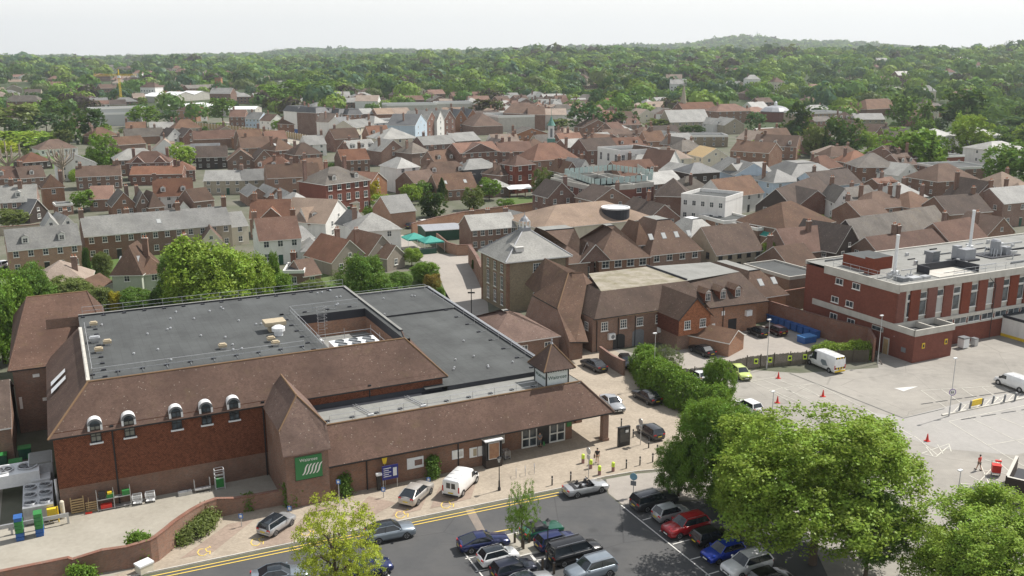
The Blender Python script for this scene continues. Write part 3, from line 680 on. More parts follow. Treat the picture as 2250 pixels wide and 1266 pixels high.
a.tube((49.75,91,Z7+.2),(50.65,134,Z7+.35),.12,'feltd');a.tube((50.15,91,Z7+.2),(51.05,134,Z7+.35),.1,'metal');a.box(34.3,50.9,133.6,134,Z7,Z7+.5,'feltd',top='feltl')
a.box(50.05,50.25,91,134,6.5,Z7+.1,'feltd');part(a,'gutter_parapet')
rail([(49.2,93),(50.0,132.8)],Z7,inn=(-1,0),feet=4);rail([(22.4,87.5),(46.0,87.5)],6.45,inn=(0,1),feet=2.6)
rail([(36,133),(50,133)],Z7,inn=(0,-1),feet=4)
a=MB()
for i in range(14):
    x,y=rng.uniform(36,48.5),rng.uniform(94,130);a.lathe([(.09,0),(.09,.12),(.14,.13),(.1,.22),(.001,.24)],'metal',8,(x,y),Z7+.02 if y<121 else Z7+.27)
part(a,'breather_vents')
for x0 in(26.2,32.0):
    a=MB();a.tube((x0+.6,88.2,6.6),(x0-.2,91.6,6.65),.05,'metal');a.tube((x0+.9,88.2,6.6),(x0+.1,91.6,6.65),.05,'metal');a.box(x0+.4,x0+1.0,88,88.2,6.5,6.7,'metalw');part(a,'roof_pipe')
# front slope
ZF0,ZF1=3.55,6.75;VF0,VF1=84.15,87.1;UF1=54.1
a=MB();P0,P1,P2,P3=(20.8,VF0,ZF0),(UF1,VF0,ZF0),(51.3,VF1,ZF1),(20.8,VF1,ZF1)
a.poly([P0,P1,P2,P3],'tile');a.poly([P1,(UF1,91.5,ZF0),(51.3,91.5,ZF1),P2],'tile');a.poly([(UF1,91.5,ZF0),(51.3,91.5,ZF0),(51.3,91.5,ZF1)],'brick')
a.poly([(50.1,86.9,6.4),(51.3,86.9,6.7),(51.3,91.5,6.7),(50.1,91.5,6.4)],'feltl')
for p,q in ((P0,P1),(P1,(UF1,91.5,ZF0))): a.poly([(p[0],p[1],p[2]-.18),(q[0],q[1],q[2]-.18),q,p],'black')
a.poly([(20.8,VF0,ZF0-.18),(20.8,91,ZF0-.18),(UF1,91,ZF0-.18),(UF1,VF0,ZF0-.18)],'wood')
a.tube(P3,P2,.10,'ridge');a.tube(P2,P1,.12,'tile')
part(a,'canopy_roof')
a=MB()
a.poly([(21.1,84.8,-.1),(39.4,84.8,-.1),(39.4,84.8,3.5),(21.1,84.8,3.5)],'brick');a.poly([(39.4,84.8,-.1),(39.4,86.9,-.1),(39.4,86.9,3.5),(39.4,84.8,3.5)],'brick')
a.poly([(39.4,86.9,-.1),(50.2,86.9,-.1),(50.2,86.9,3.5),(39.4,86.9,3.5)],'brick');a.poly([(50.2,86.9,-.1),(50.2,92,-.1),(50.2,92,3.5),(50.2,86.9,3.5)],'brick')
part(a,'front_wall')
for (u_,v_) in ((53.3,84.9),(53.3,91)):
    a=MB();a.box(u_-.35,u_+.35,v_-.35,v_+.35,0,3.4,'brick');a.box(u_-.42,u_+.42,v_-.42,v_+.42,0,.35,'brick');part(a,'pillar')
def door(u0,u1,v,h=2.5,n=2):
    a=MB();a.box(u0,u1,v-.1,v,0,.18,'wframe')
    for i in range(n+1): x=u0+(u1-u0)*i/n;a.box(x-.06,x+.06,v-.12,v,0,h,'wframe')
    a.box(u0,u1,v-.12,v,h-.12,h+.02,'wframe');a.box(u0,u1,v-.13,v,h*.42,h*.42+.13,'wframe');o=part(a,'entrance_door')
    g=MB();g.poly([(u0,v-.03,.1),(u1,v-.03,.1),(u1,v-.03,h),(u0,v-.03,h)],'glass');g.build('pane',o,org=O)
door(43.8,45.6,86.9);door(47.3,49.2,86.9)
a=MB();a.box(45.7,47.2,86.82,86.95,0,2.6,'black');part(a,'entrance_opening')
a=MB();a.box(39.9,41.6,86.78,86.92,1.15,2.55,'wframe');a.poly([(40,86.77,1.25),(41.5,86.77,1.25),(41.5,86.77,2.45),(40,86.77,2.45)],'glassl');part(a,'poster_frame')
def poster(u0,u1,z0,z1,m1,m2,v=84.8):
    a=MB();a.box(u0,u1,v-.08,v-.01,z0,z1,'metalw');k=(u1-u0)*.08
    a.poly([(u0+k,v-.09,z0+k),(u1-k,v-.09,z0+k),(u1-k,v-.09,z1-k),(u0+k,v-.09,z1-k)],m1);
    a.poly([(u0+(u1-u0)*.45,v-.095,z0+k*2),(u1-k,v-.095,z0+k*2),(u1-k,v-.095,z1-k*2),(u0+(u1-u0)*.45,v-.095,z1-k*2)],m2);part(a,'poster_frame')
poster(29.5,31.3,1.3,2.5,'metalw','brickd');poster(34.5,35.8,1.4,2.4,'wframe','metal');poster(36.5,37.4,1.2,2.3,'wframe','beige');poster(37.5,38.4,1.2,2.3,'wframe','metal')
a=MB();a.box(49.5,50.1,86.8,86.9,1.6,2.6,'green');part(a,'green_panel')
# brick gable tower with the green sign
a=MB();TU0,TU1=17.0,21.2
a.poly([(TU0,84,-.1),(TU1,84,-.1),(TU1,84,5.9),(TU0,84,5.9)],'brick');a.poly([(TU0,93,-.1),(TU0,84,-.1),(TU0,84,5.9),(TU0,85.1,7.9),(TU0,93,7.9)],'brick')
a.poly([(TU1,84,-.1),(TU1,93,-.1),(TU1,93,7.9),(TU1,85.1,7.9),(TU1,84,5.9)],'brick');part(a,'tower_wall')
a=MB();o=.22;ap=(19.1,87.0,10.4);bk=(19.1,93.8,10.4);fl,fr_=(TU0-o,83.75,5.65),(TU1+o,83.75,5.65);ml,mr=(TU0-o,85.05,7.75),(TU1+o,85.05,7.75)
a.poly([fl,fr_,mr,ap,ml],'tile');a.poly([(TU0-o,93.5,7.75),ml,ap,bk],'tile');a.poly([mr,(TU1+o,93.5,7.75),bk,ap],'tile')
for p,q in((fl,fr_),((TU0-o,93.5,7.75),ml),(mr,(TU1+o,93.5,7.75)),(ml,fl),(fr_,mr)): a.poly([(p[0],p[1],p[2]-.14),(q[0],q[1],q[2]-.14),q,p],'brickd')
a.tube(ap,bk,.1,'ridge');a.tube(ml,ap,.08,'ridge');a.tube(mr,ap,.08,'ridge');part(a,'tower_roof')
sgn=MB();M['signg']=m_plain('sign_green',(.035,.19,.06),.5,0,.04)
sgn.box(17.9,20.5,83.86,83.985,2.9,5.25,'signg');sgn.box(17.85,20.55,83.9,83.99,2.82,2.9,'black')
sg_=part(sgn,'shop_sign')
b=MB()
for i in range(5):
    x=18.5+i*.34;z0=3.35;pts=[]
    for k in range(9):
        t=k/8;pts.append((x+t*.55+.06*math.sin(t*6.28),z0+t*1.05))
    for p,q in zip(pts,pts[1:]): b.poly([(p[0],83.845,p[1]),(p[0]+.15,83.845,p[1]),(q[0]+.15,83.845,q[1]),(q[0],83.845,q[1])],'wframe')
b.build('sign_stripes',sg_,org=O)
text('Waitrose',.46,'wframe',sg_,lp(19.2,83.84,4.87),(R(90),0,0))
# sign turret on the roof corner
a=MB();a.box(47.1,49.9,87.4,90.2,6.4,8.75,M.setdefault('boardw',m_plain('sign_board_white',(.66,.71,.70),.5,0,.05)))
for x in(47.1,49.9):
    for y in(87.4,90.2): a.box(x-.07,x+.07,y-.07,y+.07,6.4,8.9,'black')
a.box(47.03,49.97,87.33,90.27,6.4,6.5,'black');a.box(47.03,49.97,87.33,90.27,8.7,8.8,'black');cup=part(a,'turret')
a=MB();e=8.6;s=.62;P=[(47.1-s,87.4-s,e),(49.9+s,87.4-s,e),(49.9+s,90.2+s,e),(47.1-s,90.2+s,e)];T=(48.5,88.8,11.2)
for i in range(4):
    a.poly([P[i],P[(i+1)%4],T],'tile');p,q=P[i],P[(i+1)%4];a.poly([(p[0],p[1],p[2]-.1),(q[0],q[1],q[2]-.1),q,p],'black');a.tube(p,T,.08,'ridge')
a.poly([(p[0],p[1],p[2]-.1) for p in reversed(P)],'wood')
for i in range(12):
    x=46.8+i*.31;a.box(x-.05,x+.05,86.85,87.4,8.42,8.56,'black');a.box(46.5,47.1,87.1+i*.31-.05,87.1+i*.31+.05,8.42,8.56,'black')
a.build('turret_roof',cup,org=O)
a=MB();a.lathe([(.2,0),(.12,.15),(.05,.25),(.1,.4),(.1,.5),(.02,.62),(.001,.8)],'lead',10,(48.5,88.8),11.1);a.build('finial',cup,org=O)
text('Waitrose',.62,'greend',cup,lp(48.5,87.385,7.55),(R(90),0,0));text('Waitrose',.62,'greend',cup,lp(47.085,88.8,7.55),(R(90),0,R(-90)))
# left rear wing with hipped roof
a=MB();a.box(-6.6,1.5,116.4,141,-.1,8,'brickb');a.box(-6.3,-6.0,116.3,116.4,3,4.4,'white')
for x,z in((-4.6,6.6),(-3.9,3.6)): a.box(x,x+.7,116.25,116.4,z,z+.35,'wframe')
part(a,'rear_wing_wall')
a=MB();e=7.8;P=[(-7,116,e),(4.4,116,e),(4.4,142,e),(-7,142,e)];Q0,Q1=(-4.6,129,13.2),(2.3,129,13.2)
a.poly([P[0],P[1],Q1,Q0],'tile');a.poly([P[1],P[2],Q1],'tile');a.poly([P[2],P[3],Q0,Q1],'tile');a.poly([P[3],P[0],Q0],'tile')
for i in range(4): p,q=P[i],P[(i+1)%4];a.poly([(p[0],p[1],p[2]-.15),(q[0],q[1],q[2]-.15),q,p],'black')
a.tube(Q0,Q1,.1,'ridge');a.tube(P[1],Q1,.1,'tile');a.tube(P[0],Q0,.1,'tile');part(a,'rear_wing_roof')
a=MB()
for y in(103.0,105.5):
    a.poly([(-2.6,y,8.75),(-1.1,y+.2,10.1),(-1.1,y+1.4,10.1),(-2.6,y+1.4,8.75)],'metalw')
part(a,'rooflight')
a=MB();a.box(-3.05,-2.7,102,107,5.2,5.6,'metalw')
part(a,'gutter_box')
# low annex left of the wing
t=thing('service_annex','dark brown roofed brick annex at the left edge, beside the supermarket plant yard','annex',(*xy(-30,108),0),A)
wall_mb(23,14,4.2,3,'g','brickb').build('wall',t);roof_mb(23,14,4.2,3,'g','tdark').build('roof',t);FOOT.append((*xy(-18,115),12,8,A))
for i in range(3): window(t,15+i*2.6,0,1.2,0,1.4,1.1,2,1)
# ---------------------------------------------------------------- red brick modern block (right)
def uvz(px,py,z):
    x,y=at(px,py,z);return (x*E1[0]+y*E1[1],x*E2[0]+y*E2[1],z)
def bpart(a,name,parent,o,smooth=False): return a.build(name,parent,smooth,(o[0],o[1],0))
o=(107,92.6)
blk=thing('office_block','long red brick office block with white bands, tall brick piers and a cluttered flat roof','office block',(*xy(*o),0),A)
BH=10.6
a=MB()
a.poly([(107,107,-.2),(107,92.6,-.2),(107,92.6,BH-1.1),(107,107,BH-1.1)],'brickm')
a.poly([(107,92.6,-.2),(168,92.6,-.2),(168,92.6,3.9),(107,92.6,3.9)],'brickm')
a.poly([(107,92.65,3.9),(168,92.65,3.9),(168,92.65,BH-.9),(107,92.65,BH-.9)],'conc')
a.poly([(168,92.6,-.2),(168,111,-.2),(168,111,BH-.5),(168,92.6,BH-.5)],'brickm');a.poly([(168,111,-.2),(107,111,-.2),(107,111,BH-.5),(168,111,BH-.5)],'brickm');a.poly([(107,111,-.2),(107,107,-.2),(107,107,BH-.5),(107,111,BH-.5)],'brickm')
bpart(a,'wall',blk,o)
for u_ in (107.75,110.5,114,117.4,121.3,124.9,128.5,132,135.5,139,142.5,146,149.5,153,157,161):
    a=MB();wd=.75 if u_<108 else .95;a.box(u_-wd,u_+wd,92.38,92.65,4.75,BH-.9,'brickm');bpart(a,'brick_pier',blk,o)
a=MB();a.box(106.9,168,92.3,92.6,BH-.95,BH+.12,'conc');a.box(106.85,107.05,92.3,107,BH-1.15,BH+.12,'conc');a.box(106.9,168.1,110.9,111.2,BH-.5,BH+.12,'conc')
a.box(106.85,107.1,88.8,109,4.0,4.9,'conc');a.box(114.8,168,92.25,92.62,4.3,4.75,'conc');a.box(107,168,92.35,92.62,2.95,3.15,'conc')
bpart(a,'white_band',blk,o)
a=MB();a.poly([(107,92.6,BH-.1),(168,92.6,BH-.1),(168,111,BH-.1),(107,111,BH-.1)],'feltl');bpart(a,'flat_roof',blk,o)
def lw(u_,z,w_,h_,nx,gl='glass',v_=92.63,ny=1,par=blk,oo=o,name='window'): return window(par,u_-oo[0],v_-oo[1],z,0,w_,h_,nx,ny,gl=gl,name=name)
pz=[107.75,110.5,114,117.4,121.3,124.9,128.5,132,135.5,139,142.5]
for i in range(10):
    c=(pz[i]+pz[i+1])/2+ (.35 if i==0 else 0);wd=min(1.5,pz[i+1]-pz[i]-1.9)
    if i==4-1+0 and False: pass
    lw(c-wd/2,5.6,wd,2.3,1,'glassl' if i in(2,5,9) else 'glass');lw(c-wd/2,8.1,wd,1.0,1,'glass')
for i in range(9): lw(116.5+i*3.0,3.2,2.6,1.0,2,'glass',92.58)
for v_,z in ((103.6,8.3),(100.2,8.3),(104.2,5.3),(101.2,5.3),(104.2,2.6),(100.6,2.6)):
    window(blk,-.03,v_-92.6+.9,z,R(-90),1.5,.95,2,1)
for v_,m_ in ((96.3,'black'),(93.2,'wood')):
    a=MB();a.box(106.9,107,v_,v_+(2.4 if m_=='black' else 1.1),0,2.5,'conc');a.box(106.85,106.92,v_+.15,v_+(2.25 if m_=='black' else .95),0,2.3,m_);bpart(a,'door',blk,o)
a=MB();a.box(106.9,107,94.5,96.6,3.1,3.8,'conc');a.box(106.87,106.9,94.6,96.5,3.2,3.7,'glass');bpart(a,'louvre_panel',blk,o)
# ground floor annex
a=MB();a.poly([(107,92.6,-.2),(107,88.9,-.2),(107,88.9,4.1),(107,92.6,4.1)],'brickm');a.poly([(107,88.9,-.2),(114.8,88.9,-.2),(114.8,88.9,4.1),(107,88.9,4.1)],'brickm');a.poly([(114.8,88.9,-.2),(114.8,92.6,-.2),(114.8,92.6,4.1),(114.8,88.9,4.1)],'brickm')
a.poly([(107,88.9,4.05),(114.8,88.9,4.05),(114.8,92.6,4.05),(107,92.6,4.05)],'felt')
an=bpart(a,'annex',blk,o)
a=MB();a.box(106.85,114.95,88.75,89.0,4.0,4.9,'conc');a.box(114.75,115,89,92.5,4.0,4.9,'conc');a.box(110.9,111.15,89,92.5,4.0,4.85,'conc');a.box(106.9,114.9,92.3,92.55,4.0,5.0,'conc');bpart(a,'annex_parapet',blk,o)
for u_,z in ((108.6,2.0),(113.2,2.0)):
    a=MB();a.box(u_,u_+.55,88.82,88.89,z,z+.8,'yellow');a.box(u_+.12,u_+.43,88.8,88.83,z+.15,z+.6,'black');bpart(a,'warning_sign',blk,o)
a=MB();a.box(106.93,107,90.2,91.0,1.2,1.9,'grey');bpart(a,'vent_grille',blk,o)
a=MB();a.tube((127.4,92.2,0),(127.4,92.2,8.6),.05,'black');a.tube((127.4,92.2,8.6),(126,92.3,9.8),.05,'black');bpart(a,'drainpipe',blk,o)
for k in(0,1):
    a=MB();a.box(131.6+k*1.25,132.6+k*1.25,92.1,92.55,2.2,3.0,'metalw');a.lathe([(.001,0),(.3,0),(.3,.03),(.001,.03)],'grey',12,(0,0),0) if False else None;bpart(a,'air_conditioner',blk,o)
zt=BH-.1
for (u_,v_,h) in ((111.6,97.6,6.0),(138.0,105.6,6.6)):
    a=MB();a.tube((u_,v_,zt),(u_,v_,zt+.8),.55,'metalw',10);a.tube((u_,v_,zt+.8),(u_,v_,zt+h),.24,'metalw',12);a.tube((u_,v_,zt+h),(u_,v_,zt+h+.25),.27,'metalw',12);bpart(a,'flue_stack',blk,o)
a=MB();rng=random.Random(8)
for i in range(9): x,y=109.6+rng.random()*3.4,95.4+rng.random()*2.2;a.tube((x,y,zt),(x,y,zt+.5+rng.random()*1.2),.08,'metal');a.box(x-.25,x+.25,y-.2,y+.2,zt,zt+.5,'metal')
a.box(111.4,113.4,94,95.3,zt,zt+.4,'metal');a.box(113.8,115.2,94.0,95.0,zt,zt+.4,'metal');a.box(109.4,110.6,94,95.6,zt,zt+.6,'grey');bpart(a,'vent_cluster',blk,o)
a=MB();a.box(110,115.5,101.6,106.4,zt,zt+1.9,'brickm',top='felt');a.box(109.0,110.6,99.4,101.0,zt,zt+2.5,'brickm',top='felt');bpart(a,'roof_housing',blk,o)
a=MB();a.box(121.5,123.0,99.2,100.6,zt+.4,zt+2.3,'grey');a.box(119.9,124.6,98.4,99.2,zt,zt+.5,'feltd')
for z in range(5): a.box(121.45,123.05,99.15,99.2,zt+.7+z*.4,zt+.85+z*.4,'grey')
bpart(a,'cooling_unit',blk,o)
a=MB();a.box(129.4,131.8,99.6,101.2,zt+.3,zt+1.9,'lead');a.box(128.8,132.4,99.2,101.6,zt,zt+.3,'feltd');a.box(129.5,130.6,101.3,102.3,zt,zt+2.2,'lead');bpart(a,'cooling_unit',blk,o)
a=MB();a.lathe([(.8,0),(.8,2.1),(.5,2.4),(.001,2.4)],'lead',14,(138.2,101.0),zt+.3)
for i in range(14):
    p=(135.5+rng.random()*4.5,99.4+rng.random()*2.6,zt+.2);a.path([p,(p[0]+.5,p[1]+.3,zt+1.0+rng.random()*.7),(p[0]+1.6,p[1]+1,zt+.5)],.06,'metal',5)
a.box(135,142,99,103,zt,zt+.15,'feltd');a.box(139.4,140.6,99.8,101.2,zt+.15,zt+1.4,'lead');bpart(a,'cooling_tower',blk,o)
a=MB();a.prism([(116.5,93.6),(125,93.6),(125,97.8),(116.5,97.8)],zt,zt+.12,'conc')
for (x0,x1,y0,y1) in ((116.5,125,97.6,97.8),(124.8,125,93.6,97.8),(116.5,116.7,95.6,97.8)): a.box(x0,x1,y0,y1,zt,zt+1.2,'feltd')
bpart(a,'screen_wall',blk,o)
for i in range(30):
    a=MB();x,y=rng.uniform(108,150),rng.uniform(94,110);l=rng.uniform(1,6);a.box(x,x+l,y,y+.12,zt,zt+rng.uniform(.12,.3),rng.choice(['metal','feltd','grey']));bpart(a,'roof_pipe',blk,o)
for i in range(18):
    a=MB();x,y=rng.uniform(116,150),rng.uniform(97,109);a.box(x,x+.5,y,y+.4,zt,zt+rng.uniform(.2,.7),rng.choice(['metal','grey','metalw']));bpart(a,'roof_box',blk,o)
a=MB()
for zz in(.6,1.1): a.path([(108,94,zt+zz),(108,106.5,zt+zz)],.03,'metal');a.path([(119,93.2,zt+zz),(150,93.2,zt+zz)],.025,'metal')
for i in range(8): a.tube((108,94+i*1.75,zt),(108,94+i*1.75,zt+1.1),.03,'metal')
for i in range(14): a.tube((119+i*2.3,93.2,zt),(119+i*2.3,93.2,zt+1.1),.025,'metal')
bpart(a,'guard_rail',blk,o)
FOOT.append((*xy(137,101),32,12,A))
# white lock-up at right edge
t=thing('lockup_building','low white lock-up with black roof edge against the long red brick office block','lock-up',(*xy(130.4,86.5),0),A)
wall_mb(25,6,3.2,0,'f','white',band=(.5,'yellow')).build('wall',t);roof_mb(25,6,3.3,.12,'f','felt',None,0,fascia='feltd').build('roof',t)
# ---------------------------------------------------------------- brick offices behind the turret
o=(68.5,112.5)
off=thing('brick_office','brown brick office with mossy flat roof top, tile-hung gable bay and dormer wing','office',(*xy(*o),0),A)
Q=lambda *ps:[uvz(*p) for p in ps]
a=MB()
a.poly(Q((1293,601,8.2),(1321,640,8.2),(1509,617,8.2),(1421,586,8.2)),'mossy')
a.poly(Q((1421,586,8.2),(1509,617,8.2),(1625,597,8.2),(1560,576,8.2)),'feltl')
p=Q((1421,583,8.35),(1509,614,8.35));a.tube(p[0],p[1],.16,'feltd',4)
bpart(a,'flat_roof',off,o)
EZ=5.2
a=MB()
FL,FR=uvz(1306,702,EZ),uvz(1571,664,EZ)
T1,T2=uvz(1321,640,8.2),uvz(1509,617,8.2)
a.poly([FL,FR,T2,T1],'tbrown')
BL=uvz(1272,683,EZ);TB=uvz(1289,622,8.2);a.poly([BL,FL,T1,TB],'tbrown')
W1,W2=uvz(1560,677,4.8),uvz(1690,661,4.8);X1,X2=uvz(1504,614,8.2),uvz(1625,597,8.2);a.poly([W1,W2,X2,X1],'tbrown');a.poly([W2,(W2[0]+.3,W2[1]+12,4.8),(X2[0],X2[1]+6,8.2),X2],'tbrown')
for p,q in ((FL,FR),(BL,FL),(W1,W2)): a.poly([(p[0],p[1],p[2]-.16),(q[0],q[1],q[2]-.16),q,p],'black')
a.poly([(FL[0],FL[1],EZ-.16),(FL[0],FL[1]+.5,EZ-.16),(FR[0],FL[1]+.5,EZ-.16),(FR[0],FL[1],EZ-.16)],'wood')
bpart(a,'tiled_roof',off,o)
a=MB()
A1=uvz(1249,600,9.6);A2=uvz(1281,599,9.6);L1=uvz(1225,679,5.4);L2=uvz(1169,648,5.4);B1=uvz(1252,752,2.9);B2=uvz(1293,752,2.9);N=uvz(1302,622,8.2);K=uvz(1289,626,8.2);Z_=uvz(1266,751,2.9)
a.poly([A1,L1,B1,Z_,K,N,A2],'tbrown');a.poly([A1,L2,L1],'tbrown');a.poly([K,Z_,B2,BL],'tbrown')
for p,q in ((L2,L1),(B1,B2)): a.poly([(p[0],p[1],p[2]-.16),(q[0],q[1],q[2]-.16),q,p],'black')
a.tube(L1,A1,.1,'ridge');a.tube(A1,A2,.12,'tbrown')
C1,C2,C3,C4=uvz(1153,624,5.4),uvz(1197,567,10),uvz(1266,596,10),uvz(1185,653,5.4)
a.poly([C1,(C4[0],C4[1],5.4),A1,C3,C2],'tbrown');bpart(a,'wing_roof',off,o)
a=MB()
vF=FL[1]+.35
a.poly([(68.6,vF,-.1),(87.2,vF,-.1),(87.2,vF,EZ),(68.6,vF,EZ)],'brickb')
a.poly([(68.6,vF+6,-.1),(68.6,vF,-.1),(68.6,vF,EZ),(68.6,vF+6,EZ)],'brickb')
vb=B1[1]+.3;a.poly([(B1[0]+.1,vb,-.1),(B2[0]-.1,vb,-.1),(B2[0]-.1,vb,2.9),(B1[0]+.1,vb,2.9)],'brickb')
a.poly([(B1[0]+.1,vb+16,-.1),(B1[0]+.1,vb,-.1),(B1[0]+.1,vb,2.9),(L1[0]+.2,L1[1]+.2,5.4),(L2[0]+.2,L2[1]+.2,5.4)],'brickb')
a.poly([(B2[0]-.1,vb,-.1),(68.7,vF+4,-.1),(68.7,vF+4,5.1),(B2[0]-.1,vb,2.8)],'brickb')
vw=W1[1]+.3;a.poly([(87.0,vw,-.1),(98.2,vw,-.1),(98.2,vw,4.8),(87.0,vw,4.8)],'bricko');a.poly([(98.2,vw,-.1),(98.2,vw+13,-.1),(98.2,vw+13,4.8),(98.2,vw,4.8)],'bricko')
bpart(a,'wall',off,o)
def ow(u_,v_,z,w_,h_,nx=3,ny=3,**k): return window(off,u_-o[0],v_-o[1],z,0,w_,h_,nx,ny,**k)
for u_ in (70.6,73.9,76.8,80.2): ow(u_-.55,vF-.02,3.1,1.15,1.35)
ow(63.9,vb-.02,1.0,.6,.9,1,2) if False else None
window(off,68.6-o[0]-.02,vF-o[1]+2.2,3.1,R(-90),1.0,1.2,3,3)
for u_,hh in ((73.2,2.3),(76.6,2.6)):
    a=MB();n=8;r=1.05;pts=[(u_-r,vF-.04,0),(u_+r,vF-.04,0)]+[(u_+r*math.cos(math.pi*i/n),vF-.04,hh-.5+.5*math.sin(math.pi*i/n)) for i in range(n+1)];a.poly(pts,'grey' if hh>2.4 else 'black');bpart(a,'arched_door',off,o)
for u_ in(71.2,80.0):
    a=MB();a.box(u_,u_+1.1,vF-.5,vF-.02,1.7,2.6,'metalw');a.lathe([(.001,0),(.32,0),(.32,.02),(.001,.02)],'grey',10,(0,0),-5) if False else None
    for i in range(10):
        b=2*math.pi*i/10;c2=2*math.pi*(i+1)/10;a.poly([(u_+.65,vF-.51,2.15),(u_+.65+.33*math.cos(b),vF-.51,2.15+.33*math.sin(b)),(u_+.65+.33*math.cos(c2),vF-.51,2.15+.33*math.sin(c2))],'grey')
    bpart(a,'air_conditioner',off,o)
for u_ in(69.3,73.0,76.0,82.3,91.5): 
    a=MB();vv=vF if u_<87 else vw;a.tube((u_,vv-.1,0),(u_,vv-.1,EZ-.4),.06,'black');bpart(a,'drainpipe',off,o)
# tile-hung gable bay
GU0,GU1=80.0,85.7;GV=107.7;a=MB();zg=5.3;gc=(GU0+GU1)/2;ap=8.0
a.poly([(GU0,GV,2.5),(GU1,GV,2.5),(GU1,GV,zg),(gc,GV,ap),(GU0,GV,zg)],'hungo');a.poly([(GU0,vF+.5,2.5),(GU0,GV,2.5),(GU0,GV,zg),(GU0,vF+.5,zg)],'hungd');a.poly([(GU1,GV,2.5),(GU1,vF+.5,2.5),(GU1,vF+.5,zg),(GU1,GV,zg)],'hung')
a.poly([(GU0,GV,2.5),(GU0,vF,2.5),(GU1,vF,2.5),(GU1,GV,2.5)],'wood')
a.poly([(GU0+.4,GV+.8,0),(GU1-.1,GV+.8,0),(GU1-.1,GV+.8,2.5),(GU0+.4,GV+.8,2.5)],'brickb');a.poly([(GU0+.4,vF,0),(GU0+.4,GV+.8,0),(GU0+.4,GV+.8,2.5),(GU0+.4,vF,2.5)],'brickb');a.poly([(GU1-.1,GV+.8,0),(GU1-.1,vF,0),(GU1-.1,vF,2.5),(GU1-.1,GV+.8,2.5)],'brickb')
bpart(a,'gable_bay',off,o)
a=MB();g=.3;e=zg-.3
for sx,u_ in((-1,GU0),(1,GU1)):
    x=u_+sx*g;a.poly([(x,GV-g,e),(gc,GV-g,ap+.05),(gc,GV+9,ap+.05),(x,GV+6,e)],'tbrown');a.tube((x,GV-g,e-.08),(gc,GV-g,ap-.02),.07,'black',4)
bpart(a,'gable_roof',off,o)
ow(gc-1.9,GV-.03,3.4,1.1,1.3);ow(gc+.9,GV-.03,3.4,1.1,1.3)
a=MB();a.box(gc+1.3,gc+2.2,GV+.72,GV+.8,0,2.1,'black');bpart(a,'door',off,o)
# wing dormers
for i,u_ in enumerate((89.2,92.1,95.0)):
    a=MB();v0=W1[1]+1.3;z0=5.6;a.box(u_-.65,u_+.65,v0,v0+1.7,z0-.3,z0+1.3,'hung')
    for sx in(-1,1): a.poly([(u_+sx*.85,v0-.2,z0+1.2),(u_,v0-.2,z0+1.9),(u_,v0+2.6,z0+1.9),(u_+sx*.85,v0+2.0,z0+1.2)],'tbrown')
    a.poly([(u_-.65,v0-.01,z0+1.3),(u_+.65,v0-.01,z0+1.3),(u_,v0-.01,z0+1.82)],'white')
    d=bpart(a,'dormer',off,o);window(d,u_-o[0]-.5,v0-o[1]-.02,z0,0,1.0,1.2,3,2,sill=False,one=True)
for u_,z in((91.2,3.2),(89.4,1.4)):
    a=MB();a.box(u_,u_+.6,vw-.08,vw,z,z+.7,'metalw');bpart(a,'notice_board',off,o)
a=MB();a.box(92.6,94.2,vw-.06,vw,0,2.4,'black');bpart(a,'door',off,o)
a=MB();a.box(95.8,96.9,vw-.5,vw,2.6,3.5,'metalw');bpart(a,'air_conditioner',off,o)
FOOT.append((*xy(80,121),20,11,A))
# further wing with skylights, flat top
house((1640,654),(1728,641),4.6,15,3.4,'m','tbrown','bricko','brown tiled wing with three white skylights, at the right end of the brick office','office',nw=0,ch=(),sky=3,flat='feltl',inset=3.2,side=False)
house((1735,612),(1806,602),4.6,12,.3,'f','feltl','brickb','flat-topped brick building beside the stacked white steps, left of the long red block','office',nw=0,ch=(),side=False,fascia='conc')
# link roof between store and offices
house((1075,758),(1228,736),3.2,13,2.8,'m','tile','brickb','low brown tiled link building joining the supermarket to the brick office','link building',name='link_building',nw=3,ch=(),side=False,inset=6,flat='feltl',fascia='white',storeys=1)
# bin store
house((1602,752),(1635,735),2.3,7,1.3,'x','tbrown','bricko','little brick gabled bin store with black door, beside the yard fence','store shed',name='bin_store',nw=0,ch=(),side=False)
# ---------------------------------------------------------------- stone tower house with slate pyramid and lantern
o=(66.6,138.2)
tw=thing('stone_building','square yellow stone building with white slate pyramid roof and a glazed lantern on top','stone building',(*xy(*o),0),A)
a=MB();a.prism([(66.9,138.4),(78.6,138.4),(78.6,148.5),(66.9,148.5)],-.1,9,'brickg');bpart(a,'wall',tw,o)
for (u_,v_) in ((66.9,138.4),(78.6,138.4),(66.9,148.5)):
    a=MB();a.box(u_-.08,u_+.45 if u_<70 else u_+.08,v_-.08,v_+.45,-.1,9,'brick') if u_<70 else a.box(u_-.45,u_+.08,v_-.08,v_+.4,-.1,9,'brick');bpart(a,'brick_quoin',tw,o)
a=MB();P=[(66.3,137.8,8.9),(79.2,137.8,8.9),(79.2,149.1,8.9),(66.3,149.1,8.9)];T=(72.7,143.4,13.6)
for i in range(4): a.poly([P[i],P[(i+1)%4],T],'slatel');p,q=P[i],P[(i+1)%4];a.poly([(p[0],p[1],p[2]-.2),(q[0],q[1],q[2]-.2),q,p],'white')
for p in P: a.tube(p,T,.12,'lead')
rf=bpart(a,'slate_roof',tw,o)
a=MB();a.prism([(71.9,142.6),(73.5,142.6),(73.5,144.2),(71.9,144.2)],12.9,13.5,'lead')
for u_ in(72.05,73.35):
    for v_ in(142.75,144.05): a.box(u_-.1,u_+.1,v_-.1,v_+.1,13.5,14.65,'wframe')
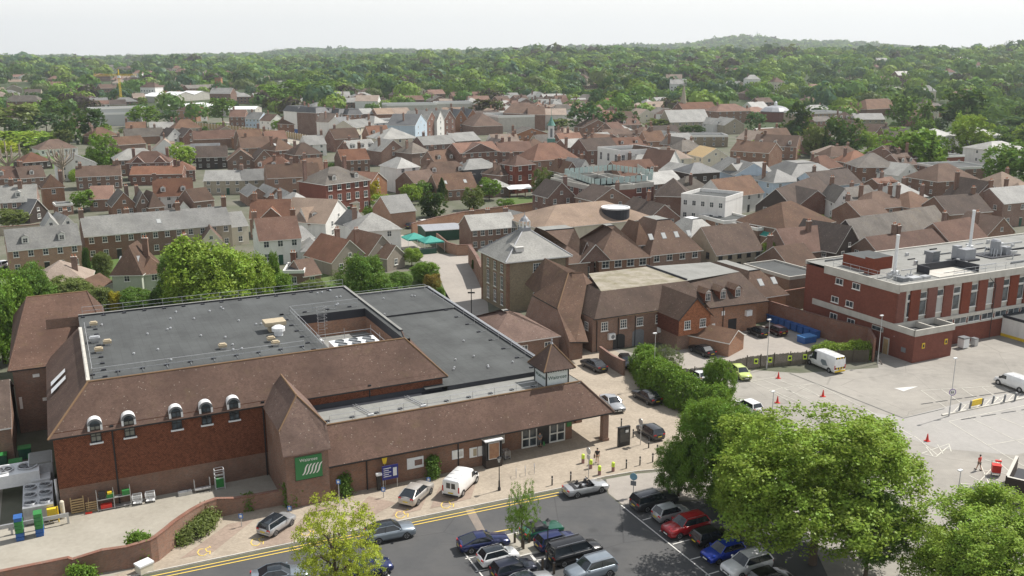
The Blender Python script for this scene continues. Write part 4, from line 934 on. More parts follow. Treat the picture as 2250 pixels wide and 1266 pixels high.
a.lathe([(.95,0),(.85,.12),(.6,.5),(.25,.8),(.05,1.1),(.04,1.7),(.001,1.8)],'lead',8,(72.7,143.4),14.6);a.build('lantern',rf,org=(*o,0))
for z,h in((.9,2.1),(3.6,2.4),(6.6,1.5)):
    for v_ in (140.4,143.2,146):
        window(tw,66.9-o[0]-.02,v_-o[1]+.5,z,R(-90),1.0,h,2,3)
        a=MB();a.box(66.82,66.9,v_-.7,v_-.52,z,z+h,'brick');a.box(66.82,66.9,v_+.52,v_+.7,z,z+h,'brick');a.box(66.82,66.9,v_-.7,v_+.7,z+h,z+h+.2,'brick');bpart(a,'brick_surround',tw,o)
    for u_ in (72.6,):
        window(tw,u_-o[0]-.8,138.4-o[1]-.02,z,0,1.5,h,3,3)
a=MB();a.box(69,70.5,139.3,141,9.6,11,'white');a.poly([(68.8,139.1,10.9),(70.7,139.1,10.9),(70.7,141.5,11.3),(68.8,141.5,11.3)],'slatel');bpart(a,'dormer',tw,o)
FOOT.append((*xy(73,143.5),7,6,A))
# ---------------------------------------------------------------- town buildings, front eave from left to right as seen from the camera
def H_(x1,y1,x2,y2,*a,**k): return house((x1,y1),(x2,y2),*a,**k)
ROWS=[
# near left
(17,549,178,534,5.3,8.5,3.4,'g','slate','bricko','orange brick pair of houses with grey slate roof and two small gabled dormers',dict(nw=5,dorm=2,ch=(),sky=2,cat='terrace')),
(60,632,196,622,2.8,11,3.4,'h','tpink','brickb','low bungalow with pinkish tiled hipped roof, half hidden by garden trees',dict(ch=((.75,.4),),cat='bungalow',name='bungalow')),
(245,598,310,597,5.5,10,4.2,'h','tbrown','sage','pale green rendered house with brown hipped roof and two roof windows',dict(nw=1,sky=2,ch=((.85,.6),))),
(310,600,366,594,5.0,6,2.2,'h','tbrown','sage','projecting hipped wing of the pale green rendered house',dict(nw=1,ch=())),
(205,637,248,618,2.5,5,1.5,'g','tbrown','white','small lean-to garage beside the pale green rendered house',dict(nw=0,ch=(),cat='garage',side=False)),
(185,518,301,508,5.6,9,3.3,'g','slate','brick','red brick left end of the long grey slate terrace',dict(nw=4,ch=((.02,.5),(.9,.6)),cat='terrace')),
(301,508,405,499,5.6,9,3.3,'g','slate','brickb','brown brick middle of the long grey slate terrace',dict(nw=4,ch=((.97,.5),),sky=1,cat='terrace')),
(405,499,508,490,5.6,9,3.3,'g','slate','stone','cream stone right end of the long grey slate terrace',dict(nw=4,ch=((.97,.5,1.2),),cat='terrace')),
(508,497,545,493,4.6,8,2.6,'g','slate','cream','narrow pale slate house joined to the cream end of the terrace',dict(nw=1,ch=())),
(94,502,132,499,3.4,9,2.6,'x','slatel','white','white gabled cottage with grey slate roof, left of a stepped pair',dict(nw=1,ch=(),cat='cottage')),
(132,499,168,495,3.0,9,2.4,'x','slatel','white','white gabled cottage with grey slate roof, right of a stepped pair',dict(nw=1,ch=((.8,.6),),cat='cottage')),
(93,411,140,408,6.6,7.5,3.0,'h','tbrown','bricko','square orange brick house with brown pyramid roof',dict(nw=1,ch=((.95,.5),))),
(0,443,80,439,5.6,8.5,3.6,'g','slatel','brick','slate roofed house with brick and white walls and a boxy dormer at the left edge',dict(nw=4,dorm=1,ch=((.55,.4,1),(.3,.5)))),
(64,470,105,462,2.6,8,3.4,'x','slated','dkwood','dark timber chalet with a steep gable and a leaded window',dict(nw=1,ch=(),cat='cottage')),
(122,452,160,449,2.8,5,.3,'f','feltl','bricko','flat roofed brick extension with white fascia beside the pyramid roofed house',dict(nw=2,ch=(),cat='shed',name='extension')),
(-40,392,44,390,4.2,9,3.2,'g','tred','brickb','red tiled cottage behind the bare pollarded tree at the left edge',dict(dorm=1,ch=((.9,.5),))),
(44,391,100,387,4.2,9,3.2,'g','tbrown','brickb','brown tiled cottage with one flat dormer, right of the bare pollarded tree',dict(dorm=1)),
(50,357,114,352,3.2,10,3,'h','tred','dkwood','low red-brown hipped building behind the pollarded trees',dict(ch=())),
(85,329,170,324,3.0,12,3.6,'h','tbrown','white','long low house with brown hipped roof and open veranda beside the lawn',dict(ch=())),
(166,388,265,384,4.5,9,2.8,'g','tbrown','brickb','long brown tiled range with a white gutter line',dict(ch=((.1,.4),(.93,.5)))),
(278,357,372,355,6.4,9,3.3,'h','tred','brickd','dark red brick house with hipped roof and two front gables',dict(gable=((.27,4,2,'brickd'),(.78,4,2,'brickd')),ch=((.1,.7),(.9,.7)))),
(285,383,400,381,3.8,8,2.2,'g','tred','brickd','long low red tiled range in front of the twin gabled house',dict(ch=((.9,.5),))),
(196,437,247,435,3.6,9,3,'g','torange','bricko','bright orange tiled cottage behind the slate terrace',dict(ch=())),
(247,452,300,448,3.6,9,3.4,'x','tgrey','brickb','left of three stepped brown gables behind the slate terrace',dict(ch=((.8,.8),))),
(300,450,330,448,3.8,10,3.2,'x','tgrey','brickb','middle of three stepped brown gables behind the slate terrace',dict(ch=((.3,.8),))),
(328,452,360,449,3.6,10,3.2,'h','tbrown','brickb','right of three stepped brown roofs behind the slate terrace',dict(ch=())),
(337,431,425,427,4.4,9,4.2,'g','tred','white','big red tiled house with a small white oval window dormer',dict(dorm=2,ch=((.05,.5),))),
(392,458,415,456,2.6,6,1.8,'x','tred','white','tiny white gabled cottage below the big red tiled roof',dict(nw=1,ch=(),cat='cottage')),
(425,442,470,437,4.0,9,2.8,'g','tbrown','brickb','brown tiled cottage with creeper, below the flint terrace',dict(ch=())),
(430,345,500,343,4.8,9,3.6,'g','tdark','dkwood','dark boarded house with blue-grey roof panels and three white windows',dict(nw=4,ch=())),
(560,352,602,350,5.2,9,3.6,'x','tdark','brick','dark gabled house with navy painted gable',dict(nw=1,ch=())),
(500,352,560,350,5.2,9,3.6,'x','tbrown','brickb','brown tiled house with wide navy gable',dict(nw=2,ch=())),
(374,374,428,372,4.2,9,2.4,'h','tred','brickd','red brick house with a spreading hipped roof left of the lime bush',dict()),
(447,396,531,395,4.6,8,2.6,'g','slatel','stone','left half of a pale slate terrace with rubble walls',dict(ch=((.95,.5),),cat='terrace')),
(531,395,635,391,4.6,8,2.8,'g','slate','stone','right half of a pale slate terrace with rubble walls',dict(ch=((.98,.5),),cat='terrace')),
(555,372,647,371,6.4,9,3.4,'h','tred','brick','hipped red tiled house with three white dormers behind the rubble terrace',dict(dorm=3,ch=((.5,.3),))),
(545,431,590,428,3.0,12,2.2,'x','slate','brickb','left of three stepped slate sheds',dict(ch=(),cat='shed',nw=0)),
(588,432,626,429,3.0,12,2.2,'x','slate','brickb','middle of three stepped slate sheds',dict(ch=(),cat='shed',nw=0)),
(622,440,650,438,3.4,10,2.2,'x','slatel','white','right of three stepped slate sheds',dict(ch=(),cat='shed',nw=0)),
(640,458,702,450,4.6,10,3.2,'h','slatel','cream','cream walled house with pale slate hipped roof behind the red tiled villa',dict(nw=2,ch=((.05,.6),))),
(548,478,637,476,5.0,9,3.6,'g','tred','brick','red tiled house with a white edged front gable, behind the white semi-detached pair',dict(gable=((.55,5,2.3,'brickd'),),ch=((.1,.5),(.5,.7)))),
(569,527,661,520,5.6,8.5,3.8,'g','tred','white','white rendered semi-detached pair with red tiled roof and sash windows',dict(nw=3,ch=((.03,.75,1),(.97,.75,1)),wsz=(1.1,1.5))),
(415,552,440,545,2.6,5,1.6,'g','tbrown','cream','little brown tiled outhouse with a white chimney hood, among the shrubs',dict(ch=((.5,.5),),nw=0)),
(441,532,488,529,3.0,9,2.8,'x','tbrown','cream','cream rendered gabled cottage half hidden by the light green tree',dict(nw=1,ch=(),cat='cottage')),
(715,490,772,470,4.2,12,4.6,'x','tpink','white','big white rendered gable with pink tiled roof',dict(nw=2,ch=(),dorm=0)),
(676,492,715,488,3.8,7,3.4,'g','tpink','white','pink tiled wing with a black edged dormer, left of the big white gable',dict(dorm=1,ch=(),nw=1)),
(662,551,712,548,2.9,7,2,'h','slatel','white','small white cottage with pale slate roof and blue door',dict(nw=2,ch=(),cat='cottage')),
(658,528,690,520,3.2,7,2.2,'g','slate','white','slate roofed link behind the small white cottage',dict(nw=0,ch=())),
(729,576,808,562,2.9,10,3.9,'x','tred','dash','brown pebbledash gabled house with bright red tiled roof',dict(nw=2,ch=((.75,.75,1),))),
(808,561,872,550,3.3,10,3.7,'x','tbrown','dash','brown pebbledash gabled house with dark brown roof and white bargeboards',dict(nw=1,ch=((.2,.6),))),
(850,567,889,557,2.9,5,2.2,'x','tbrown','dash','small pebbledash front gable with an arched white window, beside the garden',dict(nw=1,ch=())),
(622,598,668,597,3.4,7,.3,'f','feltl','brickd','dark brick dormer house with white casement, above the supermarket roof edge',dict(nw=1,ch=((.3,.9,1.6),))),
(666,606,705,600,2.6,7,2.4,'g','tbrown','brickb','brown tiled extension beside the dark brick dormer house',dict(nw=1,ch=())),
(779,508,880,501,5.4,10,3,'h','slatel','white','white rendered house with pale slate hipped roof beside the green gazebos',dict(nw=2,ch=((.2,.9),))),
(783,497,815,492,5.0,8,3,'h','slate','white','small slate hipped roof left of the white house by the gazebos',dict(nw=0,ch=())),
(715,405,812,393,9.0,12,3.6,'h','tgrey','brickm','tall Georgian red brick house with white sash windows and two dormers',dict(nw=5,dorm=2,ch=((.03,.8,2),(.93,.8,2),(.5,.8,1)),wsz=(1.3,2.0),storeys=3)),
(715,415,753,411,6.6,5,2.6,'h','tgrey','brickm','hipped brick stair wing at the left corner of the tall Georgian house',dict(nw=0,ch=())),
(736,448,788,443,3.2,8,3,'h','tgrey','cream','low brown hipped coach house below the tall Georgian house',dict(nw=1,ch=())),
(665,374,712,372,6,9,3.4,'g','tbrown','brick','brown brick gabled house with one white dormer, left of the Georgian chimneys',dict(dorm=1,nw=2)),
(873,369,921,365,8,11,2.6,'h','slatel','white','tall white house with pale slate hipped roof near the town centre',dict(nw=2,ch=(),wsz=(1.2,1.5),storeys=3)),
(857,466,913,460,4.4,9.5,3.4,'g','slate','bricko','orange brick barn with slate roof, left of the clipped yews',dict(nw=0,ch=(),cat='barn')),
(935,507,1017,502,2.6,8,.5,'g','lead','greend','row of garages with pale green roof and dark green doors',dict(nw=0,ch=(),cat='garage',side=False)),
(1035,504,1136,496,5.0,7.5,2.6,'g','slatel','brick','red brick cottage terrace with pale slate roof, right of the green garages',dict(nw=6,ch=((.2,.7),(.55,.7),(.95,.7)),cat='terrace')),
(1136,497,1188,490,3.4,8,2.6,'x','slatel','sage','pale green gabled bungalow behind the brick cottage terrace',dict(nw=1,ch=())),
(963,418,1050,412,3.4,10,4.2,'g','tbrown','brickb','long steep brown roof with two white roof windows, behind the clipped yews',dict(nw=5,sky=2,ch=())),
(910,402,965,396,4.6,10,3,'g','tbrown','brickb','brown tiled roof left of the long steep roof with roof windows',dict(ch=())),
(928,386,1042,380,5.6,9,3.6,'h','tbrown','brick','broad brown hipped roof with dormers, behind the conical evergreen',dict(dorm=2)),
(812,405,850,396,5,9,3,'x','tred','bricko','small bright orange gabled house beside the tall white slate house',dict(nw=1,ch=())),
(1020,372,1100,366,7,9,2.6,'h','slate','slated','grey slate hung building with many rooflights, left of the dark red brick block',dict(nw=3)),
(1100,384,1136,379,6,8,2.8,'h','tbrown','brick','brown hipped house with bay window over the white awning',dict(nw=1)),
(1132,363,1175,359,9,8,2.6,'h','tred','brickm','tall dark red brick block with white sash windows near the centre',dict(nw=2,wsz=(1.2,1.6))),
(1084,412,1122,408,3.2,7,2,'h','slatel','brickb','low slate outbuilding behind the clipped hedge',dict(nw=1,ch=())),
(1317,570,1426,561,5.6,14,5.0,'m','tbrown','brickb','long brown tiled office with flat top and round-windowed front gable',dict(nw=4,inset=6,dorm=0,gable=((-.1,6,3,'brickd'),),ch=(),cat='office',flat='feltl',wsz=(1.5,1.5))),
(1230,578,1292,572,5.6,16,5.0,'m','tbrown','brickb','left end of the long brown tiled office behind the stone lantern building',dict(nw=0,inset=6,ch=(),cat='office',flat='feltl')),
(1429,557,1541,545,5.6,14,5.4,'m','tbrown','brick','brown mansard office with four white roof windows and a hipped corner turret',dict(nw=4,sky=4,inset=4.5,ch=(),cat='office',flat='feltl',wsz=(1.3,1.5))),
(1573,558,1676,546,4.4,10,4.6,'g','tbrown','stone','long stone barn with brown tiled roof and a row of dark window openings',dict(nw=5,ch=(),cat='barn',fr='dkwood')),
(1193,503,1440,478,6.2,17,3.4,'h','tpink','cream','big pale pink tiled hall roof behind the brown offices',dict(nw=0,ch=(),cat='hall')),
(1306,419,1436,408,7.4,22,1.0,'f','feltl','brickm','modern brick building with a glass balustrade round its roof terrace',dict(nw=6,ch=(),cat='office',fascia='conc',wsz=(1.6,1.4))),
(1217,390,1306,418,7.4,12,1.0,'f','feltl','brickm','left wing of the modern brick building with glass roof terrace',dict(nw=3,ch=(),cat='office',fascia='conc',wsz=(1.8,1.4))),
(1440,428,1515,430,6,10,4,'h','tdark','brickd','dark brown hipped roof left of the white curved block',dict(nw=0,ch=())),
(1497,432,1594,441,9,11,.8,'f','felt','white','white rendered block with small windows and black plant on its flat roof',dict(nw=5,ch=(),cat='shop',storeys=3,fascia='white',side=False)),
(1592,433,1678,421,5.2,10,4.2,'g','tbrown','white','brown tiled house with brick gable and white upper wall, right of the white block',dict(nw=4,ch=())),
(1518,520,1583,512,5.4,9,3,'m','slatel','stone','pale mansard roofed building between the brown offices and the barn',dict(nw=0,inset=3,ch=(),flat='metalw')),
(1590,490,1660,484,5,10,.5,'f','metalw','brickb','white flat roof with a black ventilator behind the stone barn',dict(nw=0,ch=(),cat='shop')),
(1665,505,1720,498,4.5,9,.4,'f','metalw','brickb','bright white flat roof left of the brown hipped hall',dict(nw=0,ch=(),cat='shop')),
(1725,503,1833,485,5.4,14,4.4,'h','tbrown','brick','brown hipped hall with long ridge, right of the bright white flat roof',dict(nw=3,ch=(),cat='hall')),
(1655,512,1722,524,3.4,6,2,'g','teal','brickb','small blue-green metal roof beside the hipped hall',dict(nw=0,ch=(),cat='shed')),
(1735,555,1834,545,4.6,9,4,'g','tred','brickb','red-brown tiled house with a big square chimney, in front of the hipped hall',dict(nw=2,ch=((.65,.4,1.2),))),
(1735,585,1800,576,4,9,3,'g','tbrown','brickb','brown tiled house with chimney stack behind the leafy bush',dict(nw=1,ch=((.2,.8,1.5),))),
(1895,535,2000,516,4.6,9,4.4,'g','tgrey','dkwood','timber framed range with long weathered brown roof',dict(nw=7,ch=(),fr='white')),
(2000,516,2090,498,4.6,9,4.4,'g','tgrey','dkwood','right continuation of the timber framed range, with grey lichen on its roof',dict(nw=5,ch=(),fr='white')),
(1838,552,1893,540,4.8,11,4.6,'x','tdark','dkwood','dark gable fronted timber house at the end of the long range',dict(nw=2,ch=(),fr='white')),
(1930,556,2090,533,5,7,2.6,'g','tred','brickb','long red-brown roof with central chimney behind the red office block',dict(nw=0,ch=((.38,.5,1),(.44,.5,.6)))),
(2090,535,2170,520,5,9,3.6,'g','tred','brickb','red-brown gabled roof with tall chimney behind the white flue',dict(nw=0,ch=((.4,.6,1.5),))),
(2170,515,2230,508,5,9,3.4,'x','tbrown','brickb','brown cross gable behind the roof cooling tower',dict(nw=0)),
(2085,470,2180,462,5.2,10,3.6,'g','tdark','brickb','dark brown roof with two skylights left of the arched window house',dict(nw=0,ch=((.9,.5),))),
(1836,442,1873,442,7.2,11,3.2,'x','tgrey','white','tall white gabled house with cream side wall',dict(nw=1,ch=((.5,.9),))),
(1873,442,1935,434,7,8,2.8,'g','tgrey','white','white walled house with grey-brown roof, right of the tall white gable',dict(nw=2,ch=((.5,.6),))),
(1915,458,2000,450,6,10,3.2,'h','tbrown','bricko','square brick house with hipped brown roof and three tall chimneys',dict(nw=3,ch=((.25,.7,1.4),(.75,.7,1.4),(.9,.3,1.4)))),
(2000,455,2060,448,6,9,3,'h','tbrown','bricko','brick house with pinkish hipped roof, right of the three chimney house',dict(nw=2,ch=((.1,.8,1.4),(.95,.5,1.2)))),
(2085,425,2135,440,6,12,3.4,'g','tdark','white','white side wall with a blue banner under a dark brown roof',dict(nw=3,ch=())),
(2135,440,2205,436,6.4,10,4.6,'x','tdark','brick','red brick gable with an arched white window',dict(nw=2,ch=((.2,.8,1.5),))),
(2205,446,2290,438,6.4,9,3.2,'g','slate','brick','slate roofed brick house at the right edge, beside the arched window gable',dict(nw=3,ch=((.1,.6,1.6),(.5,.6,1.6)))),
(1690,440,1750,455,5,12,4,'g','tdark','brickd','dark steep roof with dark red walls, left of the cream gabled house',dict(nw=3,ch=())),
(1745,458,1830,424,5,10,4.6,'g','tdark','dkwood','large black-brown tiled roof over white framed windows',dict(nw=5,ch=(),fr='white')),
(1800,410,1893,400,5,11,3.6,'g','tdark','bluew','dark roof with blue side wall, below the octagonal slate roof',dict(nw=2)),
(1735,394,1855,390,5.6,20,4,'m','slate','brickb','broad grey slate mansard roof with pale skylight strip',dict(nw=4,inset=6,ch=(),cat='hall',flat='slatel')),
(1886,366,1972,366,6,12,4,'h','tgrey','brick','red brick house with big grey-brown hipped roof',dict(nw=3,ch=((.9,.8),))),
(1975,385,2020,380,4,9,3.4,'x','slatel','white','white gabled shed beside the big hipped brick house',dict(nw=0,ch=(),cat='shed')),
(2060,398,2150,392,5,13,4.4,'h','tbrown','brick','brown hipped hall with pale ridge flashings, left of the right-hand tree',dict(nw=2,ch=(),cat='hall')),
(2080,372,2180,368,4.4,16,.5,'f','feltl','brick','flat white roofed single storey block in front of the right-hand trees',dict(nw=4,ch=(),cat='shop')),
(2072,345,2120,343,4,12,.4,'f','felt','brickm','small brick flat roofed block below the pale apartments',dict(nw=2,ch=(),cat='shop')),
(2055,300,2100,297,9,12,2.6,'h','slatel','white','white apartment block with brick base at the left of the right-hand pair',dict(nw=4,band=(3,'brick'),ch=(),storeys=3)),
(2125,300,2200,296,8,14,3,'h','slatel','white','white apartment block with pale hipped roof behind the dome-shaped tree',dict(nw=5,ch=(),storeys=3)),
(2180,330,2260,326,6,14,2.6,'h','slatel','white','low white apartment wing with pale roof at the right edge',dict(nw=5,ch=())),
(1362,337,1450,332,10,14,1,'f','conc','white','white classical building with parapet and a row of tall windows',dict(nw=6,ch=(),cat='shop',storeys=2,fascia='white',wsz=(1.4,2.6))),
(1173,352,1270,345,7,12,5,'h','tred','brick','broad red-brown hipped town hall roof under the green and white clock turret',dict(nw=4,ch=((.95,.5,1.5),),cat='hall')),
(1010,336,1098,331,8,12,3,'g','tred','brickd','dark red brick hall with white edged triangular pediment',dict(nw=5,gable=((.5,14,3,'brickd'),),ch=(),cat='hall',fr='white')),
(1098,333,1172,331,7.6,12,3,'g','tred','brickd','red tiled building with white gutter, right of the pediment hall',dict(nw=4)),
(1388,368,1470,363,6,12,3.4,'h','slate','brickb','grey hipped roof below the white classical building',dict(nw=3)),
(1415,352,1432,351,7,9,4.4,'x','tbrown','white','left black and white timbered gable of three',dict(nw=1,ch=(),fr='dkwood')),
(1434,356,1454,355,7,9,4.4,'x','tbrown','white','middle black and white timbered gable of three',dict(nw=1,ch=(),fr='dkwood')),
(1462,372,1500,364,6,10,5.6,'x','tred','white','large right-hand black and white timbered gable',dict(nw=2,ch=(),fr='dkwood')),
(1365,386,1450,380,5,12,4,'g','tred','brickb','red-brown roof with three small dormers below the timbered gables',dict(dorm=3)),
(1500,388,1560,382,6,12,3,'x','slatel','white','white gabled shed roofs beside the timbered gables',dict(nw=0,ch=(),cat='shed')),
(1516,380,1582,376,8,9,2.4,'h','slated','dkwood','dark glass and timber pavilion with a low pyramid roof',dict(nw=3,ch=(),storeys=2)),
(1560,368,1615,384,7,12,3.4,'g','slate','bluew','grey roof with a long pale blue metal slope',dict(nw=0,ch=())),
(1632,388,1702,384,6.5,12,3.4,'g','slate','stone','grey slate roof over cream walls with a row of small windows',dict(nw=6)),
(1700,400,1760,396,6,10,3,'h','slate','bluew','grey roof with a dark blue side wall and tall chimney',dict(nw=2,ch=((.1,.6,2),))),
(1272,374,1300,372,8,10,3,'x','slatel','white','narrow white gabled house with slate roof and black window',dict(nw=1,ch=((.9,.5,1),))),
(1242,379,1272,377,8,10,3,'x','tbrown','brickd','narrow dark brick gable left of the narrow white one',dict(nw=1)),
(1286,386,1352,382,5,10,2.8,'h','tgrey','brickb','weathered hipped roof right of the narrow white gabled house',dict(nw=2)),
(1228,345,1240,344,6,8,2,'h','tbrown','brickb','tiny hipped roof beside the town hall wall',dict(nw=0,ch=())),
# town centre, farther
(655,244,694,242,13,14,2.2,'m','slated','white','tall white four storey hotel with dark mansard roof',dict(nw=5,inset=1.4,storeys=4,ch=((.8,.5,1),),band=(3.4,'blue'),wsz=(1.2,1.8),cat='shop')),
(694,246,722,244,13,14,2.2,'m','slated','brick','tall red brick building with white bay, right of the white hotel',dict(nw=3,inset=1.4,storeys=4,cat='shop')),
(722,248,744,247,12,12,2.2,'m','slated','brick','red brick shop building with dormers in a dark mansard',dict(nw=3,inset=1.4,storeys=4,cat='shop')),
(744,249,764,248,12,12,2.2,'m','slated','white','white fronted shop building between two red brick ones',dict(nw=3,inset=1.4,storeys=4,cat='shop')),
(764,250,796,249,12,12,2.2,'m','slated','brick','red brick shop building with steep dark roof at the end of the parade',dict(nw=3,inset=1.4,storeys=4,cat='shop')),
(728,268,750,266,9,10,4,'x','tpink','white','timbered shop with pink tiled gable on the high street',dict(nw=2,fr='dkwood',cat='shop')),
(750,272,778,270,9,10,3,'g','slated','white','narrow grey and white shop fronts on the high street',dict(nw=4,cat='shop')),
(778,280,822,275,9,12,3,'g','slate','cream','cream fronted shops with many windows on the high street',dict(nw=5,cat='shop')),
(822,270,850,268,9,12,3,'h','slatel','white','white hipped shop building facing the high street',dict(nw=2,cat='shop')),
(812,298,858,296,7,10,4,'g','torange','bricko','bright orange tiled roof with two tiny dormers',dict(dorm=2,cat='shop')),
(840,306,917,302,8,16,4,'h','slatel','cream','cream building with broad pale hipped roof',dict(nw=5,cat='shop')),
(610,271,655,273,6,9,3.4,'g','tbrown','brick','brown brick house left of the white hotel',dict(nw=3)),
(538,260,570,261,5.5,9,3.4,'g','slate','bluew','pale blue house in the row below the orange roofed house',dict(nw=4)),
(570,264,595,266,6,9,3.4,'g','tbrown','white','white fronted house at the right of the pale blue row',dict(nw=2)),
(503,256,538,256,6,9,3.8,'g','torange','brick','orange tiled house with a round white window',dict(nw=3)),
(388,242,430,243,7,12,3.4,'h','tbrown','bricko','orange brick detached house left of the white warehouse roof',dict(nw=4,ch=((.5,.5),))),
(430,246,455,245,6,9,3.4,'g','tred','white','white house with a red tiled roof joined to the orange brick house',dict(nw=2)),
(400,238,483,232,5,30,2,'g','metalw','conc','large white metal warehouse roof',dict(nw=0,ch=(),cat='warehouse')),
(483,240,560,240,5,18,1.5,'g','metalw','conc','long low white shed roof right of the warehouse',dict(nw=0,ch=(),cat='warehouse')),
(340,212,388,210,6,20,2.6,'x','metalw','conc','left white sawtooth workshop gable',dict(nw=0,ch=(),cat='warehouse')),
(388,210,427,208,6,20,2.8,'x','metalw','conc','middle white sawtooth workshop gable',dict(nw=0,ch=(),cat='warehouse')),
(427,208,465,206,6,20,2.8,'x','metalw','conc','right white sawtooth workshop gable',dict(nw=0,ch=(),cat='warehouse')),
(343,195,410,192,8,12,3,'g','tbrown','bricko','left half of a long three storey brick block below the woods',dict(nw=10,cat='shop')),
(412,194,480,192,8,12,3,'g','tgrey','bricko','right half of a long three storey brick block below the woods',dict(nw=10,cat='shop')),
(300,192,343,192,5,24,4,'g','tbrown','bluew','big shed with pale blue side wall and brown roof',dict(nw=0,ch=(),cat='warehouse')),
(215,147,308,147,5,30,1,'f','metalw','conc','very long thin white roof in front of the far woods',dict(nw=0,ch=(),cat='warehouse')),
(222,167,298,167,5,24,1,'f','metalw','conc','second long white shed roof below the farthest one',dict(nw=0,ch=(),cat='warehouse')),
(507,180,558,178,5,24,1,'f','metalw','brick','white flat works roof among the trees',dict(nw=0,ch=(),cat='warehouse')),
(612,180,645,179,5,24,1,'f','metalw','conc','small bright white works roof among the trees',dict(nw=0,ch=(),cat='warehouse')),
(912,275,938,268,9,14,4.6,'x','slated','bluew','dark slate gable with navy side at the left of the gabled row',dict(nw=2,cat='shop')),
(938,266,960,263,9,14,4.6,'x','slatel','brickd','second gable of the row, dark red brick with snow-pale roof',dict(nw=2,cat='shop')),
(960,264,976,262,9,14,4.6,'x','slatel','white','third gable of the row, white rendered',dict(nw=1,cat='shop')),
(976,262,1000,260,9,14,4.6,'x','slatel','brickd','fourth gable of the row, dark red brick',dict(nw=2,cat='shop')),
(1000,260,1026,259,8,14,4.6,'x','slated','bricko','fifth gable of the row, orange brick with white lower front',dict(nw=1,cat='shop')),
(1026,259,1052,258,8,14,4.6,'x','slated','bricko','right-most gable of the row, orange brick with slate roof',dict(nw=1,cat='shop')),
(846,270,915,266,8,20,.8,'f','metalw','brick','wide white flat shop roof left of the gabled row',dict(nw=0,ch=(),cat='shop')),
(797,250,826,249,8,16,2.6,'g','slatel','brick','pale shop roof behind the high street, left of three',dict(nw=0,ch=(),cat='shop')),
(828,251,868,250,8,16,3,'g','tpink','brick','pinkish shop roof behind the high street, middle of three',dict(nw=0,ch=(),cat='shop')),
(870,250,905,249,8,16,3,'g','tpink','brick','pinkish shop roof behind the high street, right of three',dict(nw=0,ch=(),cat='shop')),
(1040,277,1105,275,5,24,6,'h','tbrown','brick','large dark brown hipped roof right of the gabled row',dict(nw=0,ch=(),cat='hall')),
(1095,258,1175,256,8,26,1,'f','metalw','conc','wide bright white flat roof behind the dark hipped roof',dict(nw=0,ch=(),cat='warehouse')),
(1105,248,1160,250,9,24,5,'g','tbrown','brick','huge brown tiled store roof, left part',dict(nw=0,ch=(),cat='hall')),
(1160,252,1198,252,9,24,4,'g','tbrown','brick','huge brown tiled store roof, right part',dict(nw=0,ch=(),cat='hall')),
(1198,252,1245,252,8,18,3,'g','tpink','white','pinkish roof over a white wall, right of the huge brown store roof',dict(nw=0,ch=(),cat='hall')),
(780,222,830,222,7,16,4,'g','tpink','white','pinkish roof with white gable beyond the shops',dict(nw=0,ch=(),cat='hall')),
(850,232,960,230,7,18,1,'f','metalw','conc','long pale flat roof beyond the shops',dict(nw=0,ch=(),cat='shop')),
(960,228,1040,227,7,18,1,'f','feltl','conc','long grey flat roof beyond the shops, left of the purple tree',dict(nw=0,ch=(),cat='shop')),
(1472,268,1560,266,6,14,6,'g','slate','stone','grey slate church nave with stone walls',dict(nw=6,ch=(),cat='church',name='church_nave')),
(1566,273,1592,272,5,14,3,'x','slatel','white','pale blue-white gabled hall, left of two beside the church',dict(nw=1,ch=(),cat='hall')),
(1592,275,1636,274,5,16,3.4,'x','slatel','stone','pale gabled hall, right of two beside the church',dict(nw=1,ch=(),cat='hall')),
(1500,240,1575,238,7,12,4,'g','tred','brick','long red brick range behind the church nave',dict(nw=8)),
(1575,245,1650,243,8,14,4,'h','tred','brick','red brick house with hipped roof right of the church range',dict(nw=5)),
(1757,250,1850,248,9,16,.8,'f','feltl','brickg','long flat roofed office among trees behind the dark cedar',dict(nw=10,ch=(),cat='office',storeys=3)),
(1790,266,1830,265,8,10,2,'g','tgrey','brick','brick office wing below the flat roofed office',dict(nw=4,cat='office')),
(1830,262,1880,263,7,12,4,'h','tbrown','brick','brown hipped office roof with small dormers',dict(dorm=4,cat='office')),
(1880,262,1945,262,6,12,3,'g','slate','stone','stone fronted villa left of the domed tree',dict(nw=5)),
(1905,240,1985,236,6,16,6,'h','tbrown','brick','big dark brown roof rising behind the green tree',dict(nw=0,ch=(),cat='hall')),
(1872,292,1945,294,6,12,4,'g','tbrown','brick','dark brown roofed house with small white gable',dict(nw=3,gable=((.85,5,3,'white'),))),
(1945,300,2000,300,6,12,4,'g','tdark','brick','dark roofed house with chimney, left of the round tree',dict(nw=3)),
(1655,318,1750,322,5.6,12,4,'g','tbrown','brickb','long brown roof with little dormers beside the lime green tree',dict(dorm=3,nw=5)),
(1518,300,1600,300,5,14,.6,'f','conc','brickg','pale flat roofed block in front of the pale gabled halls',dict(nw=4,ch=(),cat='shop')),
(1605,330,1690,336,6,12,3.4,'g','tbrown','brickb','brown roof right of the building site roofs',dict(nw=4)),
(1545,345,1600,343,6,12,3,'x','wood','cream','straw coloured timber roof frame under construction',dict(nw=2,ch=())),
(205,240,320,236,8,14,.6,'f','wood','metal','scaffolded brick building site with pale timber deck under the crane',dict(nw=0,ch=(),cat='building site',name='scaffolded_building')),
(200,252,310,250,7,8,.5,'f','feltl','metal','grey sheeted front of the scaffolded site',dict(nw=0,ch=(),cat='building site',name='sheeted_building')),
(425,306,520,303,4.5,10,3.4,'g','tred','brickb','long red-brown roof by the hoarding of the pale square',dict(nw=0)),
(420,336,485,334,4.2,10,3.2,'g','slated','dkwood','roof covered in blue-grey solar panels',dict(nw=3,ch=())),
